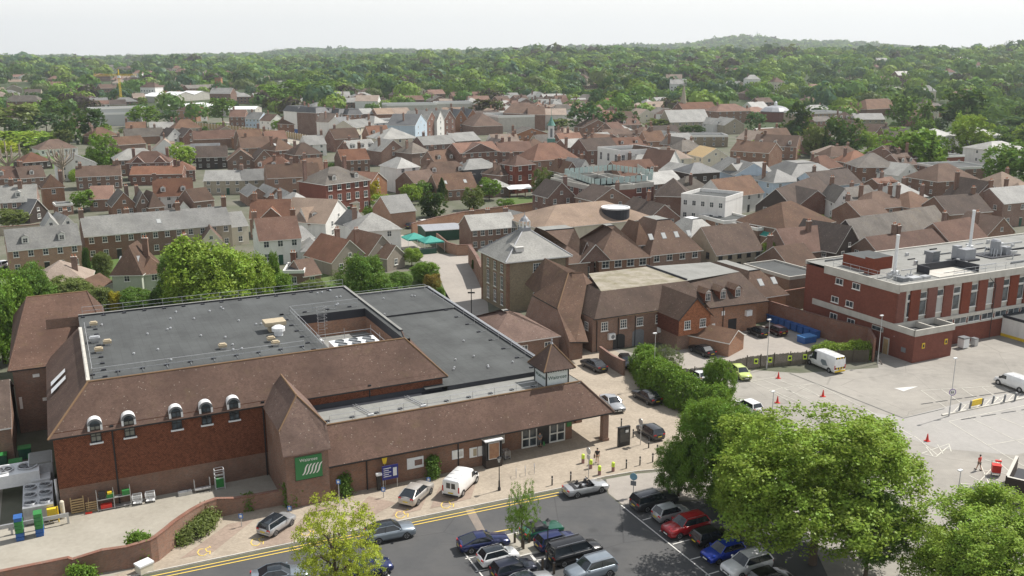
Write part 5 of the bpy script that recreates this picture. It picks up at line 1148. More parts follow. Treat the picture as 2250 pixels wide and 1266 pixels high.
(275,300,360,297,4,10,3.4,'g','tgrey','bricko','long grey-brown roof with an orange brick end',dict(nw=0,ch=((.2,.5),(.8,.5)))),
(205,300,260,296,4,10,3.8,'h','tbrown','brickb','brown hipped roof beside the dark conifers',dict(nw=0)),
(260,318,320,314,4,10,3,'g','tbrown','brickb','brown roof behind the light green rounded tree',dict(nw=0)),
(368,300,402,298,4,10,3.6,'x','tdark','white','white edged dark gable, left of a pair by the square',dict(nw=1,ch=())),
(402,300,436,298,4,10,3.6,'x','tdark','brickd','white edged dark gable, right of a pair by the square',dict(nw=1,ch=())),
(530,325,605,322,4.6,11,4,'g','tbrown','brickb','brown roof bending round the square, left of the dark glazed gable',dict(nw=3)),
(605,330,650,326,5,11,4.4,'h','tbrown','brickd','brown hipped roof with four skylights near the square',dict(nw=2,sky=3)),
(648,340,708,336,5,10,4,'h','tbrown','brickd','brown hipped roof right of the four skylight roof',dict(nw=3)),
(5,222,86,222,5.6,12,4.2,'h','tgrey','brick','large grey-brown hipped house at the far left edge',dict(nw=4)),
(5,180,55,180,6,12,3,'g','tpink','brick','pinkish roofed house among trees at the far left edge',dict(nw=4)),
(165,268,200,266,5,9,3.4,'x','tpink','brick','pinkish gabled house left of the scaffolded site',dict(nw=2)),
(1000,310,1056,306,6,11,3,'g','slate','brick','grey slate house left of the tall chimney stack, behind the pediment hall',dict(nw=3)),
(930,318,1000,314,6,11,3,'g','slate','brickd','grey roofed dark brick shop behind the white hipped shop',dict(nw=4)),
(770,330,830,326,5.6,11,3.4,'g','slatel','brickd','pale slate roof with a row of dark dormers',dict(dorm=3)),
(735,305,792,302,6,11,4,'g','tbrown','brickd','brown roof at the end of the high street with a white roof window',dict(sky=1,nw=0)),
(838,332,890,328,6,10,4,'x','slatel','brick','pale slate gable with white verge near the pediment hall',dict(nw=1)),
(905,336,945,332,5.6,10,3.4,'h','tgrey','brickb','hipped weathered roof in front of the pale slate gable',dict(nw=1)),
(750,352,812,349,5,10,3.4,'g','tred','brickb','red-brown tiled roof with tall chimney behind the Georgian house',dict(ch=((.3,.6,2),(.8,.6,2)))),
(955,356,1008,352,5,10,3.6,'g','tbrown','brick','brown tiled house with two white dormers, in front of the pediment hall',dict(dorm=2)),
(1290,330,1360,326,6,12,4,'g','tdark','brickd','dark brown roof left of the white classical building',dict(nw=3)),
(1480,348,1520,346,6,12,2.6,'h','tpink','cream','straw coloured hipped roof right of the classical building',dict(nw=1)),
]
for r in ROWS:
    k=dict(r[11]);H_(*r[:11],**k)
# extra parts on named landmarks
def landmark(name,label,cat,px,py,z0=0): return thing(name,label,cat,(*at(px,py,0),0),A)
# glass balustrade of the terrace building
t=thing('glass_balustrade','pale glass panels round the roof terrace of the modern brick building','balustrade',(0,0,0))
def gl(p,q,z,h=1.7):
    a=MB();a0,a1=at(*p,z),at(*q,z);n=10
    for i in range(n):
        f0,f1=i/n+.01,(i+1)/n-.01
        X=[(a0[0]+(a1[0]-a0[0])*f,a0[1]+(a1[1]-a0[1])*f) for f in(f0,f1)]
        a.prism([X[0],X[1],(X[1][0]+.05,X[1][1]+.05),(X[0][0]+.05,X[0][1]+.05)],z,z+h,M.setdefault('bglass',m_plain('frosted_green_glass',(.45,.56,.53),.15,0,.05)))
    a.build('glass_panel',t)
gl((1240,384),(1306,407),8.5);gl((1306,407),(1434,396),8.5);gl((1434,396),(1400,372),8.5);gl((1240,384),(1345,374),8.5);gl((1345,374),(1436,386),8.5)
x,y=at(1352,482,6);t=thing('curved_stair_tower','black curved stair drum with white rim on the flat roof behind the brown offices','stair tower',(x,y,0))
a=MB();a.lathe([(3.2,0),(3.2,8.6)],'feltd',24);a.build('drum',t);a=MB();a.lathe([(3.3,8.6),(3.3,8.9),(3.0,8.9),(3.0,8.7),(.001,8.7)],'metalw',24);a.build('rim',t)
# hip turret on the mansard office
house((1398,531),(1428,528),7.4,7,3.4,'h','tbrown','hung','hipped tile-hung corner turret between the two brown offices','office',name='corner_turret',nw=1,ch=(),side=False)
# gable with round window
x,y=at(1268,607,3)
house((1270,575),(1306,571),5.2,8,3.6,'x','tbrown','brickd','brown brick front gable with a round white window above a tall one','office',name='gabled_wing',nw=1,ch=(),side=False,wsz=(1.4,2.2),storeys=1)
# clock turret
x,y=at(1211,345,0)
x,y=at(1211,312,12);t=thing('clock_turret','white clock turret with green copper base and weather vane on the town hall roof','turret',(x,y,11))
a=MB();a.box(-1.7,1.7,-1.7,1.7,0,2.6,'verdi');a.build('copper_base',t);a=MB();a.box(-1.3,1.3,-1.3,1.3,2.6,8,'white')
for s in(-1,1):
    a.box(-.5,.5,s*1.3-.05,s*1.3+.05,3.2,6.8,'grey')
a.build('lantern',t);a=MB();a.lathe([(1.9,8),(1.6,8.5),(.8,10),(.3,11.5),(.08,12),(.06,15),(.001,15.2)],'verdi',8);a.build('copper_cap',t);t.scale=(.8,.8,.85)
# church spire
x,y=at(1500,262,0);vis(x-3,y,x+3,y,8,40);SPH=hgt(1500,262,184)/41.2;t=thing('church_spire','tall slim stone church spire above the slate nave','spire',(x,y,0))
a=MB();a.box(-4.2,4.2,-4.2,4.2,0,16,'stone');a.build('tower',t);a=MB();a.lathe([(4.2,16),(.2,41),(.001,41.2)],'stone',8);a.build('spire',t);t.scale=(SPH,SPH,SPH)
# leisure building with octagonal pale roof
x,y=at(1702,268,0);t=thing('octagonal_hall','round brick hall with pale domed metal roof and small lantern','hall',(x,y,0))
a=MB();a.lathe([(9,0),(9,6.5)],'brickm',12);a.build('wall',t);a=MB();a.lathe([(9.5,6.5),(9.5,6.9),(6.5,9.2),(2.4,10.2),(.001,10.3)],'lead',12);q=a.build('roof',t);a=MB();a.lathe([(1,10.2),(1,12),(.3,13),(.001,13.1)],'metalw',8);a.build('lantern',q);FOOT.append((x,y,10,10,0));vis(x-9,y,x+9,y,2,11)
# tower crane
x,y=at(268,238,0);vis(x-3,y,x+3,y,8,40);CRH=hgt(268,238,152)/43;t=thing('tower_crane','yellow tower crane over the scaffolded building site','crane',(x,y,0))
def lattice(a,p,q,w_,m,n):
    p=Vector(p);q=Vector(q);d=(q-p);u_=d.normalized();s=u_.orthogonal().normalized()*w_;r=u_.cross(s).normalized()*w_
    c=[s+r,s-r,-s-r,-s+r]
    for k in c: a.tube(p+k,q+k,.15,m,4)
    for i in range(n):
        for k in range(4): a.tube(p+d*(i/n)+c[k],p+d*((i+1)/n)+c[(k+1)%4],.08,m,4)
a=MB();lattice(a,(0,0,0),(0,0,36),.8,'yellow',14);a.build('mast',t)
a=MB();lattice(a,(-28,0,36.5),(20,0,36.5),.8,'yellow',20);a.build('jib',t);a=MB();a.box(-1.4,1.4,-1.6,1.6,33.5,36,'metalw');a.build('cab',t);a=MB();a.tube((0,0,37),(0,0,43),.6,'yellow',4);a.tube((0,0,43),(-22,0,37.5),.1,'black');a.tube((0,0,43),(16,0,37.5),.1,'black');a.box(14,19,-1,1,34.3,36,'conc');a.build('tower_head',t);t.scale=(CRH,CRH,CRH)
# tall brick chimney of the block
x,y=at(483,212,0);t=thing('brick_chimney_tower','square brick chimney tower at the end of the three storey block','chimney',(x,y,0))
a=MB();a.box(-3,3,-3,3,0,18,'bricko');a.build('shaft',t);a=MB();a.box(-3.3,3.3,-3.3,3.3,18,18.8,'brickd');a.build('cap',t)
# hoarding fence round the square
t=thing('timber_hoarding','pale timber hoarding curving round the building plot in the town centre','hoarding',(0,0,0))
hp=[(398,279),(440,282),(500,288),(560,294),(610,300),(655,307),(705,318)]
for i,(p,q) in enumerate(zip(hp,hp[1:])):
    a=MB();p,q=at(*p),at(*q);n=9;dx,dy=(q[0]-p[0])/n,(q[1]-p[1])/n
    for k in range(n):
        x,y=p[0]+dx*k,p[1]+dy*k;a.prism([(x,y),(x+dx*.93,y+dy*.93),(x+dx*.93+.02,y+dy*.93+.1),(x+.02,y+.1)],0,3.0,'wood')
        a.box(x-.15,x+.15,y-.25,y+.3,0,3.3,'cream')
    a.build('hoarding_panel',t)
# ---------------------------------------------------------------- filler houses between the placed ones
def hit(cx,cy,w_,d_,rz,pad=1.0):
    r=math.hypot(w_,d_)
    for (fx,fy,fw,fd,fr) in FOOT:
        dx,dy=cx-fx,cy-fy
        if abs(dx)+abs(dy)>r+fw+fd+4: continue
        # sample own corners in other frame and vice versa
        for (ax,ay,aw,ad,ar,bx,by,bw,bd,br) in ((cx,cy,w_,d_,rz,fx,fy,fw,fd,fr),(fx,fy,fw,fd,fr,cx,cy,w_,d_,rz)):
            c,s=math.cos(ar),math.sin(ar);c2,s2=math.cos(br),math.sin(br)
            for sx in(-1,-.5,0,.5,1):
                for sy in(-1,0,1):
                    px=ax+sx*aw*c-sy*ad*s-bx;py=ay+sx*aw*s+sy*ad*c-by
                    if abs(px*c2+py*s2)<bw+pad and abs(-px*s2+py*c2)<bd+pad: return True
    return False
def inpoly(p,poly):
    r=False
    for (a,b),(c,d) in zip(poly,poly[1:]+poly[:1]):
        if (b>p[1])!=(d>p[1]) and p[0]<(c-a)*(p[1]-b)/(d-b)+a: r=not r
    return r
TOWN=[at(*p) for p in ((390,300),(640,330),(700,330),(900,318),(905,262),(1060,235),(1260,232),(1420,300),(1650,290),(1760,330),(1960,380),(2150,410),(2260,460),(2300,520),(1700,600),(1560,560),(1200,480),(1130,430),(830,400),(640,430),(480,440),(200,440),(150,400),(200,370),(270,340),(300,310))]
TOWN2=[at(*p) for p in ((-60,235),(140,235),(400,225),(700,215),(1050,222),(1330,238),(1650,240),(2050,250),(2040,290),(1500,300),(1300,250),(900,250),(620,260),(380,290),(200,262),(-60,262))]
KEEP=[[at(*p) for p in q] for q in (((480,292),(560,284),(720,316),(730,332),(640,322)),((470,262),(560,270),(700,298),(840,312),(900,306),(900,318),(840,326),(680,312),(540,284)),((800,400),(1200,380),(1210,470),(820,470)),((1700,340),(2060,330),(2080,300),(1700,290)))]
rng=random.Random(77);FILL=[]
RC=['tbrown','tbrown','tred','tred','tgrey','tdark','slate','slatel','tpink','torange'];WC_=['brick','brickb','brickd','bricko','white','cream','brick','stone']
RN={'tbrown':'brown tiled','tred':'red-brown tiled','tgrey':'weathered grey-brown','tdark':'dark brown','slate':'grey slate','slatel':'pale slate','tpink':'pinkish tiled','torange':'orange tiled'}
WN={'brick':'red brick','brickb':'brown brick','brickd':'dark red brick','bricko':'orange brick','white':'white rendered','cream':'cream rendered','stone':'stone'}
def fill(poly,n,tries,sc_=1.0,lim=150):
    xs=[p[0] for p in poly];ys=[p[1] for p in poly];k=0
    for _ in range(tries):
        if k>=n: break
        x,y=rng.uniform(min(xs),max(xs)),rng.uniform(min(ys),max(ys))
        if not inpoly((x,y),poly) or any(inpoly((x,y),q) for q in KEEP): continue
        w_=rng.uniform(8,17)*sc_;d_=rng.uniform(8,11)*sc_;rz=A+R(rng.choice([0,0,90,0,-8,12]))+R(rng.uniform(-6,6));
        if hit(x,y,w_/2,d_/2,rz,.4 if sc_<=1 else 1) or blocks(x,y,0,w_*.5,8,rng.random()*.95): continue
        c,s=math.cos(rz),math.sin(rz);ax,ay=x-c*w_/2+s*d_/2,y-s*w_/2-c*d_/2
        kind=rng.choice('gggxhh');rm=rng.choice(RC);wm=rng.choice(WC_);ze=rng.uniform(4.8,6.6);rise=rng.uniform(2.6,4.0)
        FILL.append(((ax,ay),w_,rz,ze,d_,rise,kind,rm,wm,x,y));FOOT.append((x,y,w_/2,d_/2,rz));k+=1
fill(TOWN,130,9000);fill(TOWN2,70,5000,1.15)
fill([at(*p) for p in((-60,165),(330,160),(520,178),(640,200),(640,228),(-60,232))],75,5000,1.3)
fill([at(*p) for p in((1250,200),(1500,185),(1700,172),(2280,160),(2280,232),(1950,232),(1500,225),(1280,222))],55,4000,1.25)
# labels: look plus the nearest named neighbour and side
NAMED=[(1211,312,'the clock turret'),(1500,240,'the church spire'),(1405,325,'the white classical building'),(675,265,'the white hotel'),(980,255,'the row of gables'),(760,410,'the tall Georgian house'),(1350,400,'the glass terraced building'),(262,230,'the tower crane'),(1750,280,'the dark cedar'),(600,300,'the pale hoarded square'),(400,225,'the white warehouse roof'),(1780,480,'the brown hipped hall'),(1970,450,'the three chimney house'),(340,380,'the twin gabled house'),(1700,245,'the pale domed hall'),(900,370,'the tall white slate house'),(1050,330,'the pediment hall'),(1600,500,'the stone barn'),(1550,440,'the white rendered block'),(1780,390,'the slate mansard hall'),(1150,250,'the huge brown store roof'),(1930,240,'the big dark roof among trees'),(500,400,'the rubble terrace'),(2130,300,'the white apartments'),(60,230,'the far left hipped house'),(480,190,'the brick chimney tower')]
def px_of(x,y,z=5):
    dz=z-CH;dep=y*ct-dz*st;up=y*st+dz*ct;return CX+F*x/dep,CY-F*up/dep
used={};FH=[]
def where(x,y):
    px,py=px_of(x,y);b=min(NAMED,key=lambda q:math.hypot(q[0]-px,(q[1]-py)*2.5));dx,dy=px-b[0],(py-b[1])*2.5
    side='left of' if dx<-abs(dy) else 'right of' if dx>abs(dy) else 'behind' if dy<0 else 'in front of';return side+' '+b[2],math.hypot(dx,dy)
ORD='nearest second third fourth fifth sixth seventh eighth ninth tenth eleventh twelfth thirteenth fourteenth fifteenth sixteenth seventeenth eighteenth nineteenth twentieth'.split()
tmp=[]
for f in FILL:
    base='%s %s house, %s,'%(RN[f[7]],{'g':'side-gabled','x':'gable-fronted','h':'hip-roofed'}[f[6]],WN[f[8]]);wr,d=where(f[9],f[10]);tmp.append((base+' '+wr,d,f))
cnt={}
for l,d,f in sorted(tmp,key=lambda q:q[1]): cnt.setdefault(l,[]).append(f)
RNDV=0
FILL.sort(key=lambda f:math.hypot(f[9],f[10]));FARH=FILL[138:];FILL=FILL[:138];NEARF=set(id(f) for f in FILL)
cnt={}
for l,d,f in sorted(tmp,key=lambda q:q[1]):
    if id(f) in NEARF: cnt.setdefault(l,[]).append(f)
def merge_house(A_,f,z):
    (ax,ay),w_,rz,ze,d_,rise,kind,rm,wm,x,y=f;c,s=math.cos(rz),math.sin(rz)
    B=[wall_mb(w_,d_,ze,rise,kind,wm),roof_mb(w_,d_,ze,rise,kind,rm)]
    q=MB();q.box(w_*.2-.5,w_*.2+.5,d_*.5-.3,d_*.5+.3,ze,ze+rise+1.2,'brick')
    for k in range(int(w_/3)):
        for zz in(1,3.6): q.poly([(1+k*3,-.03,zz),(2.1+k*3,-.03,zz),(2.1+k*3,-.03,zz+1.2),(1+k*3,-.03,zz+1.2)],'glass');q.box(.9+k*3,2.2+k*3,-.06,-.02,zz-.1,zz-.02,'wframe')
    B.append(q)
    for b in B:
        o=len(A_.v);A_.v+=[(ax+c*p[0]-s*p[1],ay+s*p[0]+c*p[1],p[2]+z) for p in b.v]
        for fc,mi in zip(b.f,b.mi): A_.f.append(tuple(i+o for i in fc));A_.mi.append(A_.mid(b.ms[mi]))
FARM=MB()
for f in FARH: merge_house(FARM,f,th(px_of(f[9],f[10])[0],f[10]));vis(f[9]-f[1]/2,f[10],f[9]+f[1]/2,f[10],3,9,.8)
for l,fs in cnt.items():
    for i,f in enumerate(fs):
        lab=l if len(fs)==1 else (ORD[i]+' '+l)
        (ax,ay),w_,rz,ze,d_,rise,kind,rm,wm,x,y=f;FOOT_n=len(FOOT)
        house_w((ax,ay),w_,rz,ze,d_,rise,kind,rm,wm,lab,nw=max(2,int(w_/4)),ch=((rng.choice([.05,.5,.95]),.5,rng.uniform(.5,1.3)),) if kind!='h' else ((rng.choice([.2,.8]),.6),),dorm=rng.choice([0,0,0,2]) if kind=='g' else 0,storeys=2)
        del FOOT[FOOT_n:]
        D_=y;
        if D_>520: t_=bpy.context.scene.collection.objects;o_=LASTT[0];o_.location.z=th(px_of(x,y)[0],D_)
# ---------------------------------------------------------------- vehicles
def m_paint(name,c,metal=.35,rough=.28):
    t=NT(name);n=t.noise(t.uv(True),1.2,3);o=t.done(t.mix(t.ramp(n,.3,.7),sc(c,.9),sc(c,1.08)),rough,metal,.6)
    t.b.inputs['Coat Weight'].default_value=.6;t.b.inputs['Coat Roughness'].default_value=.06;return o
PC={'silver':(.42,.43,.44),'grey':(.13,.135,.145),'black':(.012,.012,.014),'white':(.78,.78,.77),'blue':(.006,.045,.42),'dblue':(.012,.022,.10),'navy':(.01,.013,.03),'red':(.33,.006,.012),'green':(.004,.10,.055),'beige':(.50,.47,.43),'lime':(.50,.58,.17),'maroon':(.05,.008,.012),'bgrey':(.24,.28,.32),'char':(.05,.052,.058)}
for k,c in PC.items(): M['p_'+k]=m_paint('car_paint_'+k,c,0 if k in('white','lime','red') else .4)
t=NT('tyre_rubber');M['tyre']=t.done((.018,.018,.018),.85)
M['alloy']=m_plain('alloy_rim',(.45,.46,.48),.3,.8)
t=NT('car_glass');M['cglass']=t.done((.018,.024,.03),.05,0,.8)
t=NT('lamp_glass_clear');M['lampc']=t.done((.65,.68,.7),.15,.3)
t=NT('lamp_glass_red');M['lampr']=t.done((.45,.01,.01),.2)
M['platey']=m_plain('yellow_plate',(.65,.5,.03),.5);M['platew']=m_plain('white_plate',(.75,.75,.72),.5)
M['trim']=m_plain('black_trim',(.02,.02,.022),.6)
M['seat']=m_plain('seat_leather',(.05,.045,.045),.6)
# type: L,W,H, belt, hood front z, (greenhouse base rear x, base front x, top rear x, top front x) as fraction of L, wheel r, deck z
CT={'hatch':(3.9,1.72,1.46,.93,.72,(-.47,.22,-.40,.06),.31,.93,.28),
 'mini':(3.85,1.73,1.42,.92,.76,(-.48,.20,-.43,.10),.32,.92,.29),
 'city':(3.6,1.64,1.49,.93,.74,(-.46,.24,-.36,.08),.29,.93,.28),
 'suv':(4.5,1.86,1.66,1.06,.88,(-.48,.22,-.40,.08),.36,1.06,.29),
 'mpv':(5.0,1.93,1.90,1.08,.92,(-.49,.30,-.46,.15),.34,1.08,.31),
 'coupesuv':(4.5,1.86,1.58,1.04,.86,(-.48,.21,-.27,.05),.36,1.04,.29),
 'saloon':(4.75,1.83,1.44,.93,.72,(-.37,.19,-.20,.04),.33,.96,.29),
 'coupe':(4.65,1.84,1.39,.90,.70,(-.46,.17,-.17,.02),.34,.92,.29),
 'estate':(4.85,1.88,1.60,1.0,.82,(-.48,.20,-.43,.06),.34,1.0,.29),
 'open':(4.7,1.78,1.38,.88,.68,(-.20,.17,-.10,.06),.33,.90,.29),
 'softtop':(4.0,1.72,1.30,.86,.68,(-.34,.12,-.22,-.02),.31,.86,.29)}
CCACHE={}
def shade(me,ang=40):
    me.polygons.foreach_set('use_smooth',[True]*len(me.polygons))
    try: me.set_sharp_from_angle(angle=R(ang))
    except Exception: pass
    return me
def loft(a,secs,m):
    for A_,B_ in zip(secs,secs[1:]):
        n=len(A_)
        for i in range(n): j=(i+1)%n;a.poly([A_[i],A_[j],B_[j],B_[i]],m)
    a.poly(secs[0][::-1],m);a.poly(secs[-1],m)
def weld(me):
    import bmesh
    b=bmesh.new();b.from_mesh(me);bmesh.ops.remove_doubles(b,verts=b.verts,dist=.0008);bmesh.ops.recalc_face_normals(b,faces=b.faces);b.to_mesh(me);b.free();return me
def car_meshes(ty,col,roofc):
    k=(ty,col,roofc)
    if k in CCACHE: return CCACHE[k]
    L,W,Hh,belt,hood,(g0,g1,t0,t1),wr,deck,wb=CT[ty];hw=W/2;res={}
    def zt(f):     # top of lower body
        if f>g1: return belt+(hood-belt)*((f-g1)/(.5-g1))**1.3
        if f<g0: return deck+(belt-deck)*0-(.06 if f<-.48 else 0)
        return belt
    a=MB();secs=[]
    for f in (-.5,-.492,-.47,-.42,-.36,-.28,-.2,-.1,0,.1,.16,.22,.28,.34,.40,.45,.475,.49,.5):
        e=abs(f);tap=1-.9*max(0,e-.40)**1.5*4;
        if e>.47: tap-=(e-.47)*2.2
        h=hw*max(.72,tap);z=zt(f);zb=.2+(.12 if e>.48 else 0)
        if e>.485: z-=.14*(e-.485)/.015
        s=[(h*.80,zb),(h*.95,zb+.10),(h,zb+.28),(h*1.0,z*.72),(h*.965,z-.10),(h*.90,z-.02)]
        ring=[(L*f,-y,zz) for y,zz in s]+[(L*f,0,z+.035)]+[(L*f,y,zz) for y,zz in reversed(s)]
        secs.append(ring)
    loft(a,secs,'p_'+col);res['body']=shade(weld(a.mesh('body')),50)
    # greenhouse
    bw,tw_=hw*.90,hw*.70;zb_,ztp=belt-.03,Hh
    def gp(f,s,z,w_): return (L*f,s*w_,z)
    gb=[(g0,zb_+ (0 if g0<-.4 else .02)),(g1,zb_)];rr=[(t0,ztp-.05),((t0+t1)/2,ztp),(t1,ztp-.03)]
    if ty!='open':
        a=MB();R_=[]
        for f,z in rr: R_.append([(L*f,-tw_,z-.045),(L*f,-tw_*.8,z),(L*f,0,z+.02),(L*f,tw_*.8,z),(L*f,tw_,z-.045)])
        for p,q in zip(R_,R_[1:]):
            for i in range(4): a.poly([p[i],q[i],q[i+1],p[i+1]],'p_'+roofc if roofc not in('soft','cglass') else ('trim' if roofc=='soft' else 'cglass'))
        # pillars as thin bars
        pm='p_'+col if roofc!='soft' else 'trim'
        for s in(-1,1):
            a.tube(gp(t1,s,ztp-.07,tw_),gp(g1,s,zb_,bw),.035,pm,5);a.tube(gp(t0,s,ztp-.09,tw_),gp(g0,s,zb_,bw),.06 if ty not in('saloon','coupe') else .045,pm,5)
            a.tube(gp(t0,s,ztp-.08,tw_),gp(t1,s,ztp-.07,tw_),.03,pm,5)
            m_=(g0+g1)/2;mt=(t0+t1)/2;a.tube(gp(mt-.02,s,ztp-.06,tw_*.99),gp(m_,s,zb_,bw*1.0),.025,'trim',4)
            if ty in('suv','estate','mpv'): a.tube((L*t0*.9,s*tw_*.96,ztp+.03),(L*t1*.9,s*tw_*.96,ztp+.03),.02,'alloy',4)
        res['roof']=shade(weld(a.mesh('roof')),50)
        b=MB();w=.985
        S=[(L*g0,-bw*w,zb_),(L*g1,-bw*w,zb_),(L*t1,-tw_*w,ztp-.05),(L*(t0+t1)/2,-tw_*w,ztp-.04),(L*t0,-tw_*w,ztp-.07)]
        gm='cglass' if roofc!='soft' else 'cglass'
        b.poly(S,gm);b.poly([(x,-y,z) for x,y,z in reversed(S)],gm);res['side_window']=b.mesh('side_windows')
        b=MB();b.poly([(L*g1,-bw*w,zb_),(L*g1+.06,0,zb_+.03),(L*t1+.02,0,ztp-.0),(L*t1,-tw_*w,ztp-.05)],gm);b.poly([(L*g1+.06,0,zb_+.03),(L*g1,bw*w,zb_),(L*t1,tw_*w,ztp-.05),(L*t1+.02,0,ztp)],gm);res['windscreen']=b.mesh('windscreen')
        b=MB();b.poly([(L*g0,bw*w,zb_),(L*g0,-bw*w,zb_),(L*t0,-tw_*w,ztp-.07),(L*t0,tw_*w,ztp-.07)],gm if roofc!='soft' else 'trim');res['rear_window']=b.mesh('rear_window')
    else:
        a=MB();a.tube((L*g1,-bw,zb_),(L*.06,-tw_,ztp),.03,'p_'+col);a.tube((L*g1,bw,zb_),(L*.06,tw_,ztp),.03,'p_'+col);a.tube((L*.06,-tw_,ztp),(L*.06,tw_,ztp),.035,'trim');res['windscreen_frame']=a.mesh('windscreen_frame')
        b=MB();b.poly([(L*g1,-bw,zb_),(L*g1,bw,zb_),(L*.06,tw_,ztp),(L*.06,-tw_,ztp)],'cglass');res['windscreen']=b.mesh('windscreen')
        a=MB();a.box(L*-.24,L*.15,-bw*.85,bw*.85,belt-.02,belt+.02,'trim');a.box(-L*.34,-L*.25,-bw*.85,bw*.85,belt-.02,belt+.06,'trim')
        res['cabin']=a.mesh('cabin')
        a=MB()
        for x in(-.75,.15):
            for s in(-1,1): a.box(x-.1,x+.12,s*.38-.24,s*.38+.24,belt-.02,belt+.22,'seat');a.box(x-.08,x+.04,s*.38-.13,s*.38+.13,belt+.24,belt+.4,'seat')
        res['seat']=a.mesh('seats')
    a=MB();a.box(L*.5-.05,L*.5+.01,-hw*.45,hw*.45,.38,.56,'trim');a.box(L*.5-.1,L*.5+.0,-hw*.7,hw*.7,.24,.34,'trim');a.box(-L*.5-.005,-L*.5+.08,-hw*.7,hw*.7,.24,.36,'trim')
    for s in(-1,1): a.box(-L*.30,L*.30,s*hw*.985-.02,s*hw*.985+.02,.2,.3,'trim')
    res['bumper_trim']=a.mesh('bumper_trim')
    # wheel
    a=MB();a.lathe([(.001,-.11),(wr*.62,-.11),(wr*.95,-.11),(wr,-.07),(wr,.07),(wr*.95,.11),(wr*.62,.11),(.001,.11)],'tyre',20);me=a.mesh('wheel');me.transform(Matrix.Rotation(R(90),4,'X'));res['wheel']=shade(me,30)
    a=MB()
    for i in range(5):
        t_=2*math.pi*i/5;a.prism([(math.cos(t_-.22)*.05,math.sin(t_-.22)*.05),(math.cos(t_-.16)*wr*.6,math.sin(t_-.16)*wr*.6),(math.cos(t_+.16)*wr*.6,math.sin(t_+.16)*wr*.6),(math.cos(t_+.22)*.05,math.sin(t_+.22)*.05)],.10,.125,'alloy')
    a.lathe([(wr*.56,.11),(wr*.56,.125),(wr*.64,.125),(wr*.64,.11)],'alloy',18);me=a.mesh('rim');me.transform(Matrix.Rotation(R(90),4,'X'));res['rim']=me
    a=MB();a.lathe([(.001,0),(wr*1.14,0),(wr*1.14,.012),(.001,.012)],'trim',20);me=a.mesh('wheel_arch');me.transform(Matrix.Rotation(R(90),4,'X'));res['wheel_arch']=me
    a=MB();a.box(-.12,.02,-.17,.17,-.07,.08,'lampc');res['headlight']=a.mesh('headlight')
    a=MB();a.box(-.02,.12,-.15,.15,-.1,.12,'lampr');res['tail_light']=a.mesh('tail_light')
    a=MB();a.box(-.01,.01,-.26,.26,-.055,.055,'platey');res['py']=a.mesh('number_plate');a=MB();a.box(-.01,.01,-.26,.26,-.055,.055,'platew');res['pw']=a.mesh('number_plate')
    a=MB();a.box(-.07,.07,-.11,.11,-.06,.07,'p_'+col);res['door_mirror']=a.mesh('door_mirror')
    CCACHE[k]=res;return res
def car(ty,col,rear,front,label,roofc=None,cat='car',name='parked_car',group='cars parked round the supermarket',lift=0):
    p,q=at(*rear),at(*front);rz=math.atan2(q[1]-p[1],q[0]-p[0]);cx,cy=(p[0]+q[0])/2,(p[1]+q[1])/2
    return car_at(ty,col,cx,cy,rz,label,roofc,cat,name,group)
def car_at(ty,col,cx,cy,rz,label,roofc=None,cat='car',name='parked_car',group='cars parked round the supermarket'):
    t=thing(name,label,cat,(cx,cy,.045),rz,group);m=car_meshes(ty,col,roofc or col);L,W,Hh,belt,hood,(g0,g1,t0,t1),wr,deck,wb=CT[ty];hw=W/2
    for k in('body','roof','windscreen','windscreen_frame','side_window','rear_window','bumper_trim','seat','cabin'):
        if k in m: inst(m[k],t,(0,0,0),0,k)
    for fx in(-1,1):
        for s in(-1,1):
            inst(m['wheel_arch'],t,(fx*wb*L,s*(hw*.995)+(0 if s>0 else .012),wr+.02),0,'wheel_arch')
            w_=inst(m['wheel'],t,(fx*wb*L,s*(hw-.10),wr),0 if s<0 else math.pi,'wheel');inst(m['rim'],w_,(0,0,0),0,'rim')
    for s in(-1,1):
        inst(m['headlight'],t,(L*.47,s*hw*.70,hood-.08),s*R(20),'headlight');inst(m['tail_light'],t,(-L*.487,s*hw*.72,deck-.16),-s*R(12),'tail_light')
        inst(m['door_mirror'],t,(L*(g1-.05),s*(hw+.06),belt+.08),0,'door_mirror')
    inst(m['pw'],t,(L*.5+.015,0,.42),0,'number_plate');inst(m['py'],t,(-L*.5-.012,0,.62),0,'number_plate');return t
